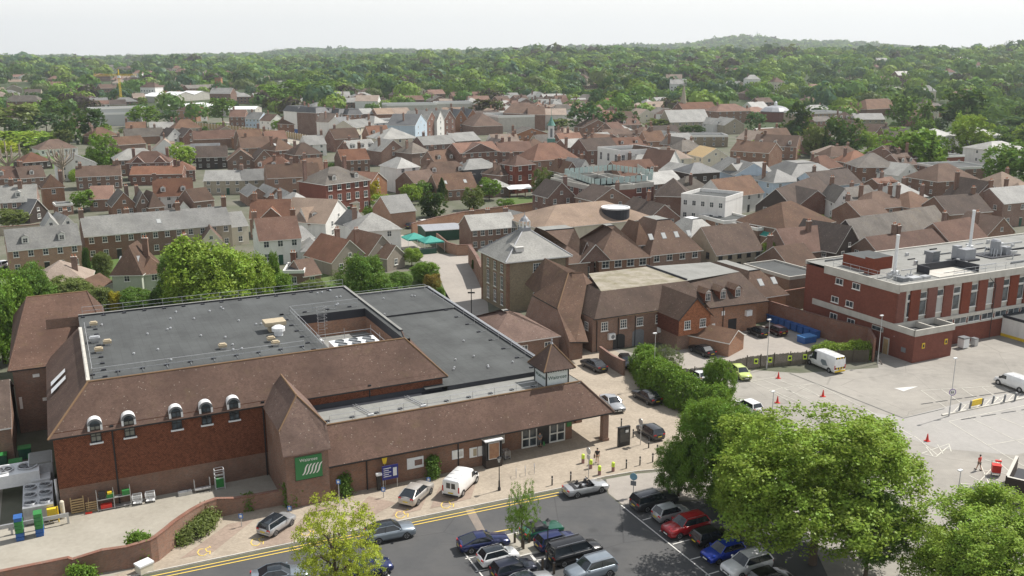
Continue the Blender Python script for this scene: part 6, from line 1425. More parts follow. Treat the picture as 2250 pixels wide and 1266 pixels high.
def van(cx,cy,rz,label,L=5.0,W=1.95,H=1.95,livery=None,group=None,name='parked_van'):
    t=thing(name,label,'van',(cx,cy,.045),rz,group);hw=W/2;a=MB();secs=[]
    prof=[(-.5,H*.93),(-.495,H*.97),(-.47,H),(-.2,H+.02),(.0,H+.02),(.16,H-.02),(.2,H-.08),(.30,H*.64),(.34,H*.56),(.42,H*.50),(.47,H*.45),(.495,H*.36),(.5,H*.3)]
    for f,z in prof:
        h=hw*(1 if f<.3 else 1-(f-.3)*.55);zb=.26
        up=min(z,H)
        if z>1.3: s=[(h*.85,zb),(h*.98,zb+.12),(h,zb+.5),(h*.985,1.0),(h*.90,z-.12),(h*.80,z-.01)]
        else: s=[(h*.85,zb),(h*.98,zb+.1),(h,zb+.3),(h*.985,z*.7),(h*.94,z-.08),(h*.84,z-.01)]
        secs.append([(L*f,-y,q) for y,q in s]+[(L*f,0,z+.02)]+[(L*f,y,q) for y,q in reversed(s)])
    loft(a,secs,'p_white');o=a.build('body',t);shade(weld(o.data),50)
    g=MB();z0,z1=1.12,H-.28
    for s in(-1,1):
        pts=[(L*.10,s*hw*.99,z0),(L*.285,s*hw*.985,z0),(L*.225,s*hw*.925,z1),(L*.11,s*hw*.925,z1)];g.poly(pts if s<0 else pts[::-1],'cglass')
    g.build('side_window',t)
    g=MB();g.poly([(L*.31,-hw*.84,H*.635),(L*.31,hw*.84,H*.635),(L*.207,hw*.76,H-.07),(L*.207,-hw*.76,H-.07)],'cglass');g.build('windscreen',t)
    if livery!='chevron':
        for s in(-1,1): g=MB();g.poly([(-L*.5-.012,s*.06,1.05),(-L*.5-.012,s*.5,1.05),(-L*.5-.012,s*.47,H-.32),(-L*.5-.012,s*.06,H-.32)][::-s],'cglass');g.build('rear_window',t)
    else:
        g=MB()
        for i in range(7):
            y0=-hw*.82+i*hw*.235;m_='yellow' if i%2 else 'trim'
            for z in (.7,H-.34): g.poly([(-L*.5-.014,y0+hw*.235,z),(-L*.5-.014,y0,z),(-L*.5-.014,y0,z+.28),(-L*.5-.014,y0+hw*.235,z+.28)],m_)
        g.box(-L*.5-.12,-L*.5,-hw*.9,hw*.9,.36,.52,'yellow');g.build('chevron_panel',t)
        g=MB()
        for s in(-1,1):
            pts=[(-L*.28,s*(hw*.998),.9),(-L*.12,s*(hw*1.0),.75),(-L*.04,s*(hw*.99),1.2),(-L*.06,s*(hw*.955),1.55),(-L*.2,s*(hw*.955),1.55)];g.poly([(x,y*1.012,z) for x,y,z in(pts if s<0 else pts[::-1])],'p_bgrey')
        g.build('side_marking',t)
    for fx in(-.33,.33):
        for s in(-1,1):
            a=MB();a.lathe([(.001,-.11),(.33,-.11),(.35,-.07),(.35,.07),(.33,.11),(.001,.11)],'tyre',18);me=a.mesh('wheel');me.transform(Matrix.Rotation(R(90),4,'X'));w_=inst(me,t,(fx*L,s*(hw-.1),.35))
            a=MB();a.lathe([(.001,.112),(.2,.118),(.001,.13)],'alloy',14);me=a.mesh('rim');me.transform(Matrix.Rotation(R(90 if s<0 else -90),4,'X'));inst(me,w_,(0,0,0))
            a=MB();a.lathe([(.001,0),(.41,0),(.41,.012),(.001,.012)],'trim',18);me=a.mesh('wheel_arch');me.transform(Matrix.Rotation(R(90),4,'X'));inst(me,t,(fx*L,s*hw+(.006 if s>0 else .006),.36))
    for s in(-1,1):
        a=MB();a.box(-.06,.02,-.15,.15,-.1,.1,'lampc');inst(a.mesh('headlight'),t,(L*.475,s*hw*.68,.78),s*R(25))
        a=MB();a.box(-.02,.03,-.07,.07,-.3,.3,'lampr');inst(a.mesh('tail_light'),t,(-L*.5,s*hw*.9,1.0))
        a=MB();a.box(-.08,.08,-.1,.1,-.13,.13,'trim');inst(a.mesh('door_mirror'),t,(L*.28,s*(hw+.1),1.2))
    a=MB();a.box(L*.5-.12,L*.5+.03,-hw*.72,hw*.72,.28,.5,'trim');a.box(-L*.5-.05,-L*.5+.02,-hw*.85,hw*.85,.28,.42,'trim')
    for i in range(3): a.box(-L*.4+i*L*.17,-L*.4+i*L*.17+.05,-hw*.72,hw*.72,H+.02,H+.05,'metal')
    a.build('bumper_and_roof_bars',t)
    a=MB();a.box(-.01,.01,-.26,.26,-.06,.06,'platey');inst(a.mesh('number_plate'),t,(-L*.5-.06,0,.6));return t
def mid(p,q): a,b=at(*p),at(*q);return ((a[0]+b[0])/2,(a[1]+b[1])/2,math.atan2(b[1]-a[1],b[0]-a[0]))
car('mini','silver',(580,1182),(636,1145),'silver hatchback with black roof in the leftmost occupied forecourt bay','cglass')
car('coupesuv','beige',(892,1116),(938,1076),'champagne coloured crossover in the forecourt bay left of the white van')
van(*mid((987,1100),(1040,1048)),'plain white panel van with twin rear windows on the paved forecourt')
car('coupesuv','bgrey',(806,1192),(908,1172),'blue-grey crossover driving along the road past the yellow-green sapling','cglass',name='moving_car',group=None)
def bay(ty,col,px,py,label,rev=False,roofc=None,dr=0): x,y=at(px,py);return car_at(ty,col,x,y,A+(math.pi if rev else 0)+R(dr),label,roofc)
bay('coupe','dblue',1062,1203,'dark blue coupe nearest the kerb in the left bay row, beside the young tree',dr=-8)
bay('city','white',1094,1236,'small white hatchback with glass roof, behind the dark blue coupe',roofc='cglass')
bay('hatch','navy',1128,1264,'navy hatchback between the small white hatchback and a silver car')
bay('saloon','silver',1158,1296,'silver car with a sunroof cut off by the bottom edge, beside the navy hatchback',roofc='cglass')
bay('softtop','green',1190,1176,'green convertible with a raised black soft top beside the young tree',roofc='soft')
bay('hatch','dblue',1222,1202,'mid blue hatchback squeezed between the green convertible and the black people carrier')
bay('mpv','black',1262,1228,'big black people carrier with bright roof rails')
bay('suv','bgrey',1298,1266,'pale blue-grey off-roader facing left at the end of the island row',rev=True)
x,y=at(615,1278);car_at('saloon','bgrey',x,y,A+R(-10),'pale blue-grey saloon cut off at the bottom edge left of the yellow-green tree','cglass',name='moving_car',group=None)
x,y=at(812,1262);car_at('hatch','dblue',x,y,A,'dark blue car half hidden behind the yellow-green tree')
car('open','silver',(1240,1092),(1332,1073),'silver convertible driving past with its roof down',name='moving_car',group=None)
bay('estate','char',1437,1112,'charcoal estate car at the top of the right-hand bay row')
bay('city','silver',1473,1140,'silver hatchback with rounded side windows, between the charcoal estate and the red car')
bay('suv','red',1506,1170,'bright red crossover facing out of its bay',rev=True)
bay('hatch','black',1562,1192,'black hatchback in tree shade between the red crossover and the bright blue car')
bay('hatch','blue',1588,1226,'bright blue car facing out of its bay under the big tree',rev=True)
bay('suv','white',1640,1256,'pale silver-white car facing out under the big tree at the bottom of the row',rev=True)
bay('hatch','black',1690,1285,'black car under the big tree at the bottom edge')
car('saloon','silver',(1327,880),(1364,912),'silver-grey saloon coming round the corner of the supermarket canopy',name='moving_car',group=None)
car('saloon','black',(1444,893),(1398,868),'black saloon with a yellow rear plate on the drive beside the hedge')
car('hatch','char',(1450,972),(1408,945),'charcoal hatchback waiting by the bollards, under the tree edge')
car('saloon','char',(1326,821),(1284,800),'black saloon left of the low brick wall by the offices')
car('hatch','black',(1366,790),(1386,820),'dark hatchback facing the drive, right of the low brick wall')
car('saloon','black',(1566,788),(1520,768),'black saloon alone in the office yard left of the little brick store')
car('hatch','black',(1686,746),(1644,728),'black car left of the dark maroon one by the blue bins')
car('hatch','maroon',(1724,742),(1686,726),'dark maroon car parked next to the blue bins')
car('hatch','lime',(1610,815),(1646,843),'lime yellow hatchback beside the leaning board fence')
van(*mid((1852,826),(1772,792)),'white utility van with yellow and black chevron rear doors',L=5.9,W=2.0,H=2.5,livery='chevron')
van(*mid((2268,868),(2186,838)),'white panel van cut off by the right edge of the picture',L=4.9,W=1.85,H=1.85)
car('suv','char',(2215,1108),(2150,1098),'dark car under the bright green tree at the lower right')
car('hatch','white',(1545,842),(1510,826),'white car hidden behind the hedge, left of the bushy young tree')
car('hatch','white',(1662,912),(1625,893),'white car glimpsed above the round green tree')
car('hatch','white',(920,497),(947,492),'small white car at the end of the green garage row')
car('hatch','char',(893,505),(915,497),'dark car beside the brick barn, left of the small white car')
car('hatch','white',(-4,592),(22,583),'white car cut off by the left edge beside the orange brick pair')
# ---------------------------------------------------------------- people
def person(x,y,rz,label,shirt,legs,shoe='black',hair='hair',stride=.22,arm='swing',h=1.75,z=.05,shorts=False,seated=False):
    t=thing('person',label,'person',(x,y,z),rz);s=h/1.75
    def skel(name,pts,edges,mat,par,sub=1):
        me=bpy.data.meshes.new(name);me.from_pydata([tuple(c*s for c in p[:3]) for p in pts],edges,[]);me.materials.append(M[mat]);o=bpy.data.objects.new(name,me);COL.objects.link(o);o.parent=par
        sk=o.modifiers.new('skin','SKIN');sk.use_smooth_shade=True
        for i,p in enumerate(pts): me.skin_vertices[0].data[i].radius=(p[3]*s,(p[4] if len(p)>4 else p[3])*s);me.skin_vertices[0].data[i].use_root=(i==0)
        ss=o.modifiers.new('sub','SUBSURF');ss.levels=sub;ss.render_levels=sub;return o
    f=stride
    P=[(0,0,.95,.11,.14),(0,0,1.15,.09,.12),(0,0,1.38,.10,.15),(0,0,1.48,.055),(0,0,1.56,.055),(.01,0,1.66,.085,.075),(0,0,1.73,.06)]
    E_=[(i,i+1) for i in range(6)]
    def add(base,L_):
        for p in L_: P.append(p);E_.append((base,len(P)-1));base=len(P)-1
        return base
    for sd in(-1,1):
        d=f*sd
        add(0,[(0,sd*.09,.88,.085),(d*.45,sd*.1,.5,.065),(d-.05*(1 if d<0 else 0),sd*.1,.09,.042),(d+.14,sd*.11,.04,.03)])
        if arm=='hold': L_=[(0,sd*.19,1.40,.05),(.03,sd*.25,1.15,.038),(.22,sd*.17,1.12,.03),(.30,sd*.12,1.12,.03)]
        else: L_=[(0,sd*.19,1.40,.05),(-d*.5-.03,sd*.25,1.13,.038),(-d*.9+.08,sd*.25,.89,.028),(-d*.95+.10,sd*.25,.82,.03)]
        hb=add(2,L_);hx,hy,hz=P[hb][:3]
        for k in range(4): add(hb,[(hx+.01+.004*k,hy+(k-1.5)*.022,hz-.05-.01*(k in(1,2)),.009),(hx+.02,hy+(k-1.5)*.02,hz-.085,.008)])
        add(hb,[(hx+.035,hy,hz-.03,.011),(hx+.05,hy,hz-.055,.009)])
    skel('body',P,E_,'skin',t)
    S=[(0,0,.95,.15,.20),(0,0,1.15,.14,.185),(0,0,1.38,.14,.20),(0,0,1.46,.09)];SE=[(0,1),(1,2),(2,3)]
    for sd in(-1,1):
        S.append((0,sd*.20,1.40,.08));SE.append((2,len(S)-1));d=f*sd
        S.append((-d*.3,sd*.23,1.24,.055) if arm!='hold' else (.02,sd*.23,1.24,.055));SE.append((len(S)-2,len(S)-1))
    skel('shirt',S,SE,shirt,t)
    T=[(0,0,.96,.14,.18)];TE=[]
    for sd in(-1,1):
        d=f*sd;b=len(T);T+=[(0,sd*.09,.86,.115),(d*.42,sd*.1,.54 if not shorts else .6,.075)]+([] if shorts else [(d-.03,sd*.1,.12,.055)]);TE+=[(0,b),(b,b+1)]+([] if shorts else [(b+1,b+2)])
    skel('shorts' if shorts else 'trousers',T,TE,legs,t)
    a=MB();a.sphere((-.015*s,0,1.69*s),.098*s,hair,10,6,1.05);a.build('hair',t,True)
    a=MB()
    for sd in(-1,1): a.box(.078*s,.088*s,sd*.03*s-.009,sd*.03*s+.009,1.66*s,1.672*s,'black')
    a.box(.08*s,.105*s,-.012,.012,1.62*s,1.65*s,'skin');a.box(.076*s,.084*s,-.02,.02,1.595*s,1.603*s,'red');a.build('face',t)
    for sd in(-1,1):
        d=f*sd;a=MB();a.box(d-.06,d+.2,sd*.11-.045,sd*.11+.045,0,.085,shoe);a.build('shoe',t)
    return t
x,y=at(1312,1019);p=person(x,y,R(-95),'person in a black top and pale shorts walking towards the road with a bag','black','beige',shorts=True)
a=MB();a.box(-.12,.14,-.38,-.27,.62,.98,'dkwood');a.path([(0,-.32,.98),(.02,-.28,1.2),(.0,-.22,1.42)],.012,'dkwood');q=a.build('shoulder_bag');q.parent=None
q.location=(x,y,.05);q.rotation_euler=(0,0,R(-95));tag(q,'dark shoulder bag at the side of the walker in the black top','bag')
x,y=at(1186,982);person(x,y,R(-80),'person in a dark jacket standing in the store entrance between the glass doors','bluedk' if 'bluedk' in M else 'grey','grey',stride=.05,arm='hold')
x2,y2=at(1193,985);t=thing('shopping_bag','green shopping bag held by the person in the store entrance','bag',(x2+.1,y2,.35),R(-80));a=MB();a.prism([(-.16,-.08),(.16,-.08),(.16,.08),(-.16,.08)],0,.42,'green');a.build('bag',t);a=MB();a.path([(-.08,0,.42),(-.05,0,.6),(.05,0,.6),(.08,0,.42)],.012,'greend');a.build('handle',t)
x,y=at(2150,1034);person(x,y,R(120),'postal worker in red top and dark shorts walking away across the car park','red','black',shorts=True)
x,y=at(1290,1084);person(x,y,A,'person in dark clothes driving the open silver convertible','black','black',z=-.35,stride=.02,arm='hold',h=1.6)
# ---------------------------------------------------------------- walls, fences, street furniture
def up(name,label,cat,px,py,group=None,rz=A): x,y=at(px,py);return thing(name,label,cat,(x,y,.05),rz,group)
def wallrun(name,label,pts,h,m,th=.3,cat='wall',cope='brickd',world=False):
    P=[xy(*p) if world else at(*p) for p in pts];t=thing(name,label,cat,(P[0][0],P[0][1],0));a=MB();c=MB();o=(P[0][0],P[0][1],0)
    hs=h if isinstance(h,(list,tuple)) else [h]*len(P)
    # mitred offsets
    N=[]
    for i in range(len(P)):
        p=P[max(i-1,0)];q=P[min(i+1,len(P)-1)];d=Vector((q[0]-p[0],q[1]-p[1],0)).normalized();N.append((-d.y,d.x))
    for i in range(len(P)-1):
        q=[];
        for k,s in ((i,-1),(i+1,-1),(i+1,1),(i,1)): q.append((P[k][0]+N[k][0]*th/2*s,P[k][1]+N[k][1]*th/2*s,k))
        H=[hs[k[2]] for k in q]
        V=[(x,y) for x,y,_ in q]
        for e in range(4): p_,q_=V[e],V[(e+1)%4];a.poly([(*p_,-.2),(*q_,-.2),(*q_,H[(e+1)%4]),(*p_,H[e])],m)
        W=[(x+(x-P[k][0])*.2,y+(y-P[k][1])*.2,k) for x,y,k in q]
        c.poly([(x,y,hs[k]+.1) for x,y,k in W],cope)
        for e in range(4): p_,q_=W[e],W[(e+1)%4];c.poly([(p_[0],p_[1],hs[p_[2]]-.01),(q_[0],q_[1],hs[q_[2]]-.01),(q_[0],q_[1],hs[q_[2]]+.1),(p_[0],p_[1],hs[p_[2]]+.1)],cope)
    a.build('wall',t,org=o);c.build('coping',t,org=o);return t
CW=[(17.0,85.3),(14.5,85.4),(12.2,85.5),(10.6,85.45),(9.3,84.8),(8.2,83.8),(7.2,82.7),(6.3,81.6),(5.5,80.6),(4.6,79.6),(4.1,79.35),(2.2,79.4),(.3,79.7),(-2,79.75),(-2.3,79.8),(-8,80.5),(-16,81.4)]
wallrun('brick_yard_wall','S-curved brick wall between the loading yard and the forecourt',CW,[1.5,1.5,1.55,1.9,2.0,2.1,2.2,2.3,2.3,2.3,2.2,2.0,2.0,1.7,1.9,1.6,1.6],'brick',.34,world=True)
wallrun('brick_wall','long brick wall behind the blue bins running to the long red office block',[(1688,706),(1750,726),(1830,750),(1905,770),(1918,795)],3.4,'brickd',.3)
wallrun('brick_wall','low brick wall between two parked cars in front of the offices',[(1318,790),(1345,810),(1371,826)],[1.9,1.9,2.1],'brickb',.3)
wallrun('brick_wall','tall brick wall with buttresses behind the flat roofed building and the red block',[(1690,690),(1750,680),(1815,668)],3.6,'brick',.3)
wallrun('garden_wall','long mellow brick garden wall in front of the clipped yews',[(905,515),(960,500),(1020,487),(1140,470),(1200,462)],2.6,'bricko',.4)
wallrun('brick_wall','curving brick wall with a white notice beside the side road',[(960,535),(985,556),(1005,562),(1040,560)],2.3,'bricko',.35)
wallrun('stone_wall','stone garden wall with foliage behind the orange brick pair',[(-20,520),(60,515),(120,508)],2.2,'stone',.4)
wallrun('brick_annex_wall','brown brick side wall leading to the stone lantern building along the side road',[(1032,578),(1048,604),(1060,632)],3.8,'brick',.6,cat='wall')
# board fence
t=thing('board_fence','weathered board fence with yellow notices between office yard and car park','fence',(0,0,0))
fp=[(1612,800),(1640,806),(1700,806),(1770,800),(1840,798),(1908,800)];fp=[(1490,840),(1560,835),(1640,812),(1700,806),(1770,800),(1840,798),(1908,796)]
for p,q in zip(fp,fp[1:]):
    a=MB();P,Q_=at(*p),at(*q);n=int(math.hypot(Q_[0]-P[0],Q_[1]-P[1])/.16);rg=random.Random(int(p[0]))
    for i in range(n):
        f=i/n;x,y=P[0]+(Q_[0]-P[0])*f,P[1]+(Q_[1]-P[1])*f;x2,y2=P[0]+(Q_[0]-P[0])*(f+.9/n),P[1]+(Q_[1]-P[1])*(f+.9/n);h=1.85+rg.uniform(-.07,.07)
        a.prism([(x,y),(x2,y2),(x2+.01,y2+.03),(x+.01,y+.03)],0,h,'woodd')
    a.build('boards',t)
    a=MB();
    for f in(0,.5): x,y=P[0]+(Q_[0]-P[0])*f,P[1]+(Q_[1]-P[1])*f;a.box(x-.06,x+.06,y-.1,y,0,2.1,'woodd')
    a.build('post',t)
for px,py in ((1659,811),(1690,808),(1733,804),(1766,801),(1822,800)):
    x,y=at(px,py);q=MB();q.box(-.28,.28,-.05,-.02,0,.75,'yellowg');q.box(-.18,.18,-.06,-.05,.2,.55,'black');o=q.build('yellow_notice',t);o.location=(x,y-.22,.85)
# lamp columns
def lamp(px,py,ty,label,sign=False):
    h=hgt(px,py,ty);t=up('lamp_column',label,'street lamp',px,py,'plain lamp columns in the car park');a=MB();a.tube((0,0,0),(0,0,1.2),.09,'metal',8);a.tube((0,0,1.2),(0,0,h-.1),.055,'metal',8,.04);a.build('column',t)
    a=MB();a.box(-.35,.15,-.14,.14,h-.12,h,'metalw');a.build('lamp_head',t)
    if sign:
        a=MB();me=MB();me.lathe([(.001,0),(.36,0),(.36,.03),(.001,.03)],'wframe',20);m_=me.mesh('round_sign');m_.transform(Matrix.Rotation(R(90),4,'X'));o=inst(m_,t,(0,-.08,3.1),R(-20))
        r=MB();r.lathe([(.36,0),(.36,.05),(.44,.05),(.44,0)],M.setdefault('violet',m_plain('faded_violet_ring',(.22,.14,.35),.5)),20);m2=r.mesh('ring');m2.transform(Matrix.Rotation(R(90),4,'X'));inst(m2,o,(0,0,0))
        b=MB();b.box(-.2,-.12,-.06,-.04,-.15,.15,'black');b.box(.0,.12,-.06,-.04,-.15,.1,'black');b.build('symbol',o)
lamp(1684,812,702,'tall lamp column at the board fence near the blue bins');lamp(1928,800,693,'tall lamp column at the corner of the long red block')
lamp(1695,930,860,'lamp column rising above the two round trees');lamp(2085,915,787,'lamp column carrying a round sign, beside the steel bollards',True);lamp(2103,1100,1033,'lamp column in front of the hatched box by the bright green tree')
lamp(1436,850,732,'lamp column half hidden by the dark hedge')
x,y=at(2207,705);t=thing('tall_mast','very tall pale lamp mast in front of the long red office block','mast',(x,y,0));a=MB();a.tube((0,0,0),(0,0,11.5),.12,'metal',8,.09);a.build('column',t);a=MB();a.box(-.5,.5,-.2,.2,11.5,11.8,'metal');a.build('lamp_head',t)
x,y=at(2068,706);t=thing('slim_mast','slim pale lamp mast standing before the red brick piers','mast',(x,y,0));a=MB();a.tube((0,0,0),(0,0,8.6),.08,'metalw',8);a.build('column',t);a=MB();a.box(-.35,.15,-.14,.14,8.6,8.75,'metalw');a.build('lamp_head',t)
def heritage(px,py,ty,label):
    h=hgt(px,py,ty);t=up('heritage_lamp',label,'street lamp',px,py,'black heritage lamp posts');a=MB();a.lathe([(.16,0),(.16,.25),(.1,.35),(.09,1.0),(.055,1.1),(.045,h-.7),(.07,h-.68)],'black',10);a.build('post',t)
    a=MB();a.lathe([(.1,h-.68),(.2,h-.25),(.22,h-.22)],'glassl',6);a.build('lantern',t);a=MB();a.lathe([(.25,h-.22),(.1,h-.08),(.03,h),(.001,h+.06)],'black',6);a.build('cap',t)
heritage(1097,1078,1003,'black heritage lamp post beside the cycle hoops');heritage(1203,1250,1140,'black heritage lamp post among the cars of the island row')
# bollards
for i,(px,py,l) in enumerate(((1213,1067,'left of the silver convertible'),(1254,1057,'partly behind the silver convertible'),(1376,1030,'leftmost of three along the curving kerb'),(1406,1023,'middle of three along the curving kerb'),(1434,1016,'rightmost of three along the curving kerb'),(1444,997,'nearest the tree by the charcoal hatchback'),(1425,985,'beside the rear of the charcoal hatchback'),(1391,962,'right of the black information board'),(1365,938,'behind the black information board'))):
    t=up('bollard','slim black bollard '+l,'bollard',px,py,'black bollards on the forecourt');a=MB();a.lathe([(.075,0),(.075,.85),(.09,.86),(.09,.95),(.04,1.02),(.001,1.03)],'black',10);a.build('post',t);a=MB();a.lathe([(.078,.70),(.078,.76)],'metalw',10);a.build('band',t)
for px,py,l in ((1281,1018,'farthest from the road'),(1298,1030,'beside the twin sign pole'),(1317,1044,'third along, nearest the silver convertible'),(1347,1036,'set apart to the right')):
    t=up('wrapped_bollard','bollard with lime yellow cover and flowered base, '+l,'bollard',px,py,'lime topped bollards');a=MB();a.lathe([(.17,0),(.17,.5)],M.setdefault('floral',m_flat('floral_wrap',(.38,.22,.2),(.12,.06,.05),.9,.8,9)),10);a.build('base_wrap',t);a=MB();a.lathe([(.18,.5),(.18,.95),(.1,1.02),(.001,1.03)],'yellowg',10);a.build('cover',t)
# poles with signs
def pole(px,py,ty,label,kind,rz=0):
    h=hgt(px,py,ty);t=up('sign_post',label,'road sign',px,py,None,rz);a=MB();a.tube((0,0,0),(0,0,h),.04,'metal',8);a.build('pole',t)
    if kind=='bay':
        a=MB();a.box(-.2,.2,-.06,-.04,h-.45,h,M.setdefault('signb',m_plain('sign_blue',(.05,.16,.45),.5)));a.box(-.11,.11,-.07,-.06,h-.34,h-.1,'wframe');a.build('sign_plate',t)
    else:
        a=MB();c='metal' if kind=='back' else M.setdefault('signt',m_plain('sign_back_blue',(.17,.33,.42),.5));a.lathe([(.001,0),(.38,0),(.38,.03),(.001,.03)],c,20);m_=a.mesh('round_sign');m_.transform(Matrix.Rotation(R(90),4,'X'));inst(m_,t,(0,-.05,h-.4))
        a=MB();a.box(-.28,.28,-.08,-.05,h-1.35,h-.85,c if kind=='back' else 'grey');a.build('plate',t)
pole(531,1158,1130,'small blue bay sign on a short post left of the silver hatchback','bay');pole(746,1112,1055,'taller post with two small blue plates in front of the brick tower','bay')
pole(843,1094,1072,'short post with blue plate in front of the ticket machine','bay');pole(942,1066,1050,'short post with blue plate between champagne car and white van','bay');pole(637,1130,1113,'short blue sign post behind the silver hatchback','bay')
pole(1293,1050,984,'grey sign post with round sign beside the lime topped bollards','back',R(-60));pole(1407,978,920,'grey sign post in front of the charcoal hatchback','back',R(-60));pole(1391,1092,1040,'sign post with teal round sign at the head of the right-hand bays','face',R(-20))
# information boards and machines
t=up('notice_board','dark blue parking tariff board on two legs with a yellow banner above','notice board',858,1073);a=MB();a.tube((-.75,0,0),(-.75,0,2.4),.05,'metal');a.tube((.75,0,0),(.75,0,2.4),.05,'metal');a.build('legs',t)
a=MB();a.box(-.85,.85,-.08,-.02,1.0,2.5,M.setdefault('boardb',m_plain('board_blue',(.025,.03,.20),.5)));o=a.build('panel',t);b=MB()
for i in range(5): b.box(-.7,.1-(i%2)*.25,-.1,-.08,2.2-i*.22,2.27-i*.22,'metalw')
b.box(.3,.7,-.1,-.08,1.3,2.2,'metalw');b.build('printed_panel',o)
t=up('banner_flag','yellow banner flag on a pole above the dark blue tariff board','banner',847,1072);a=MB();a.tube((0,0,0),(0,0,3.4),.03,'metal');a.build('pole',t);a=MB();a.poly([(-.35,-.03,3.5),(-.15,-.03,2.6),(.15,-.03,2.6),(.35,-.03,3.5)],'yellow');a.poly([(.35,.0,3.5),(.15,.0,2.6),(-.15,.0,2.6),(-.35,.0,3.5)],'yellow');a.build('flag',t)
t=up('ticket_machine','black ticket machine with a tilted white face against the brick front','ticket machine',833,1077);a=MB();a.box(-.2,.2,-.15,.15,0,1.6,'black');a.build('cabinet',t);a=MB();a.prism([(-.3,-.25),(.3,-.25),(.3,.1),(-.3,.1)],1.6,1.85,'metalw');a.build('face_panel',t)
t=up('information_kiosk','tall black double-sided information board standing on the forecourt','kiosk',1370,980);a=MB();a.box(-.75,.75,-.16,.16,0,2.3,'black');a.build('cabinet',t);a=MB();a.box(-.6,.6,-.18,-.165,.5,2.1,'cglass');a.box(.1,.5,-.19,-.18,1.6,1.9,'metalw');a.build('screen',t)
t=up('advert_box','black shelter with a lit brown poster against the store front','advertising box',1084,1026);a=MB();a.box(-.95,.95,-.25,.9,0,.9,'dkwood');a.box(-.95,-.8,-.2,.9,.9,3,'black');a.box(.8,.95,-.2,.9,.9,3,'black');a.box(-.8,.8,.5,.9,.9,3,'black');a.build('cabinet',t)
a=MB();a.box(-1.05,1.05,-.35,.95,3,3.12,'metalw');a.build('canopy',t);a=MB();a.box(-.65,.65,-.22,-.1,.95,2.85,'metal');a.box(-.57,.57,-.24,-.22,1.05,2.75,M.setdefault('posterb',m_flat('brown_poster',(.25,.13,.08),(.45,.28,.16),.8,.3,1.5)));a.build('poster',t)
t=up('litter_bin','square dark litter bin beside the canopy pillar','litter bin',1326,960);a=MB();a.box(-.28,.28,-.28,.28,0,1.1,'black');a.build('bin',t);a=MB();a.box(-.32,.32,-.32,.32,1.1,1.2,'grey');a.build('lid',t)
# cycle hoops
for i,(px,py) in enumerate(((1134,1048),(1154,1043),(1174,1038))):
    t=up('cycle_hoop',('left','middle','right')[i]+' steel cycle hoop on the forecourt by the heritage lamp','cycle rack',px,py,'steel cycle hoops',A+R(65));a=MB();a.path([(-.4,0,0),(-.4,0,.75),(0,0,.95),(.4,0,.75),(.4,0,0)],.028,'metal',6);a.build('hoop',t)
# trolleys by the wall
t=up('shopping_trolley','wire shopping trolley parked against the store front','trolley',1112,1008)
def trolley(t,m='metal',s=1):
    a=MB()
    for x in(-.3,.3):
        a.path([(x,-.45,.1),(x,-.4,1.0),(x,.45,.95),(x,.4,.5),(x,-.4,.45)],.02*s,m,4)
    for i in range(7): z=.5+i*.075;a.path([(-.3,-.4,z),(.3,-.4,z),(.3,.43,z),(-.3,.43,z),(-.3,-.4,z)],.01*s,m,4)
    a.build('basket',t);a=MB();a.box(-.3,.3,-.4,.4,.16,.2,m);a.build('frame',t)
    a=MB()
    for x in(-.28,.28):
        for y in(-.38,.38): a.sphere((x,y,.07),.07,'black',6,4)
    a.build('castors',t)
trolley(t,s=1.4)
# delivery trolley of the postal worker
t=up('delivery_trolley','red two-lidded delivery trolley beside the postal worker','trolley',2187,1046,None,R(-20));a=MB();a.box(-.42,.42,-.35,.35,.3,1.15,'red');a.build('bag',t);a=MB();a.prism([(-.44,-.37),(.44,-.37),(.44,.37),(-.44,.37)],1.15,1.25,'red');a.box(-.1,.5,.45,.7,1.35,1.5,'red');a.build('lid',t);a=MB();a.box(-.43,.43,-.36,.36,.3,.42,'metalw')
for x in(-.4,.4): a.tube((x,.36,.3),(x,.6,1.4),.025,'black')
a.build('frame',t);a=MB();
for x in(-.4,.4): a.tube((x-.04,.1,.16),(x+.04,.1,.16),.16,'black',12)
a.build('wheels',t)
# cones
for px,py,l in ((1710,832,'nearest the board fence'),(1708,886,'just above the round tree'),(1808,872,'right of the pair of cones'),(2037,970,'alone by the hatched bay')):
    t=up('traffic_cone','orange-red traffic cone '+l,'traffic cone',px,py,'traffic cones in the car park');a=MB();a.lathe([(.19,.05),(.04,.9),(.001,.9)],'red',12);a.build('cone',t);a=MB();a.box(-.26,.26,-.26,.26,0,.05,'red');a.build('base',t);a=MB();a.lathe([(.142,.33),(.10,.53)],'red',12);a.build('sleeve',t)
# steel bollards and yellow panel
for i,(px,py,l) in enumerate(((2108,905,'farthest left in the row'),(2131,900,'left of the yellow panel'),(2157,894,'right of the yellow panel'),(2181,889,'first after the yellow panel gap'),(2206,886,'second from the right edge of the row'),(2230,882,'beside the small dark box'))):
    t=up('steel_bollard','leaning grey steel bollard '+l,'bollard',px,py,'steel bollards in the car park');a=MB();a.tube((-.1,0,0),(.1,0,1.1),.12,'grey',8);a.build('post',t);a=MB();a.tube((.085,0,1.0),(.105,0,1.14),.13,'metal',8);a.build('cap',t)
p,q=at(2131,900),at(2157,894);t=thing('yellow_barrier','bright yellow panel fixed between two steel bollards','barrier',(*p,.05),math.atan2(q[1]-p[1],q[0]-p[0]));a=MB();a.box(.2,math.dist(p,q)-.15,-.06,.06,.35,1.05,'yellow');a.build('panel',t)
a=MB();a.box(.2,math.dist(p,q)-.15,-.09,.09,1.05,1.1,'yellow');a.build('rail',t)
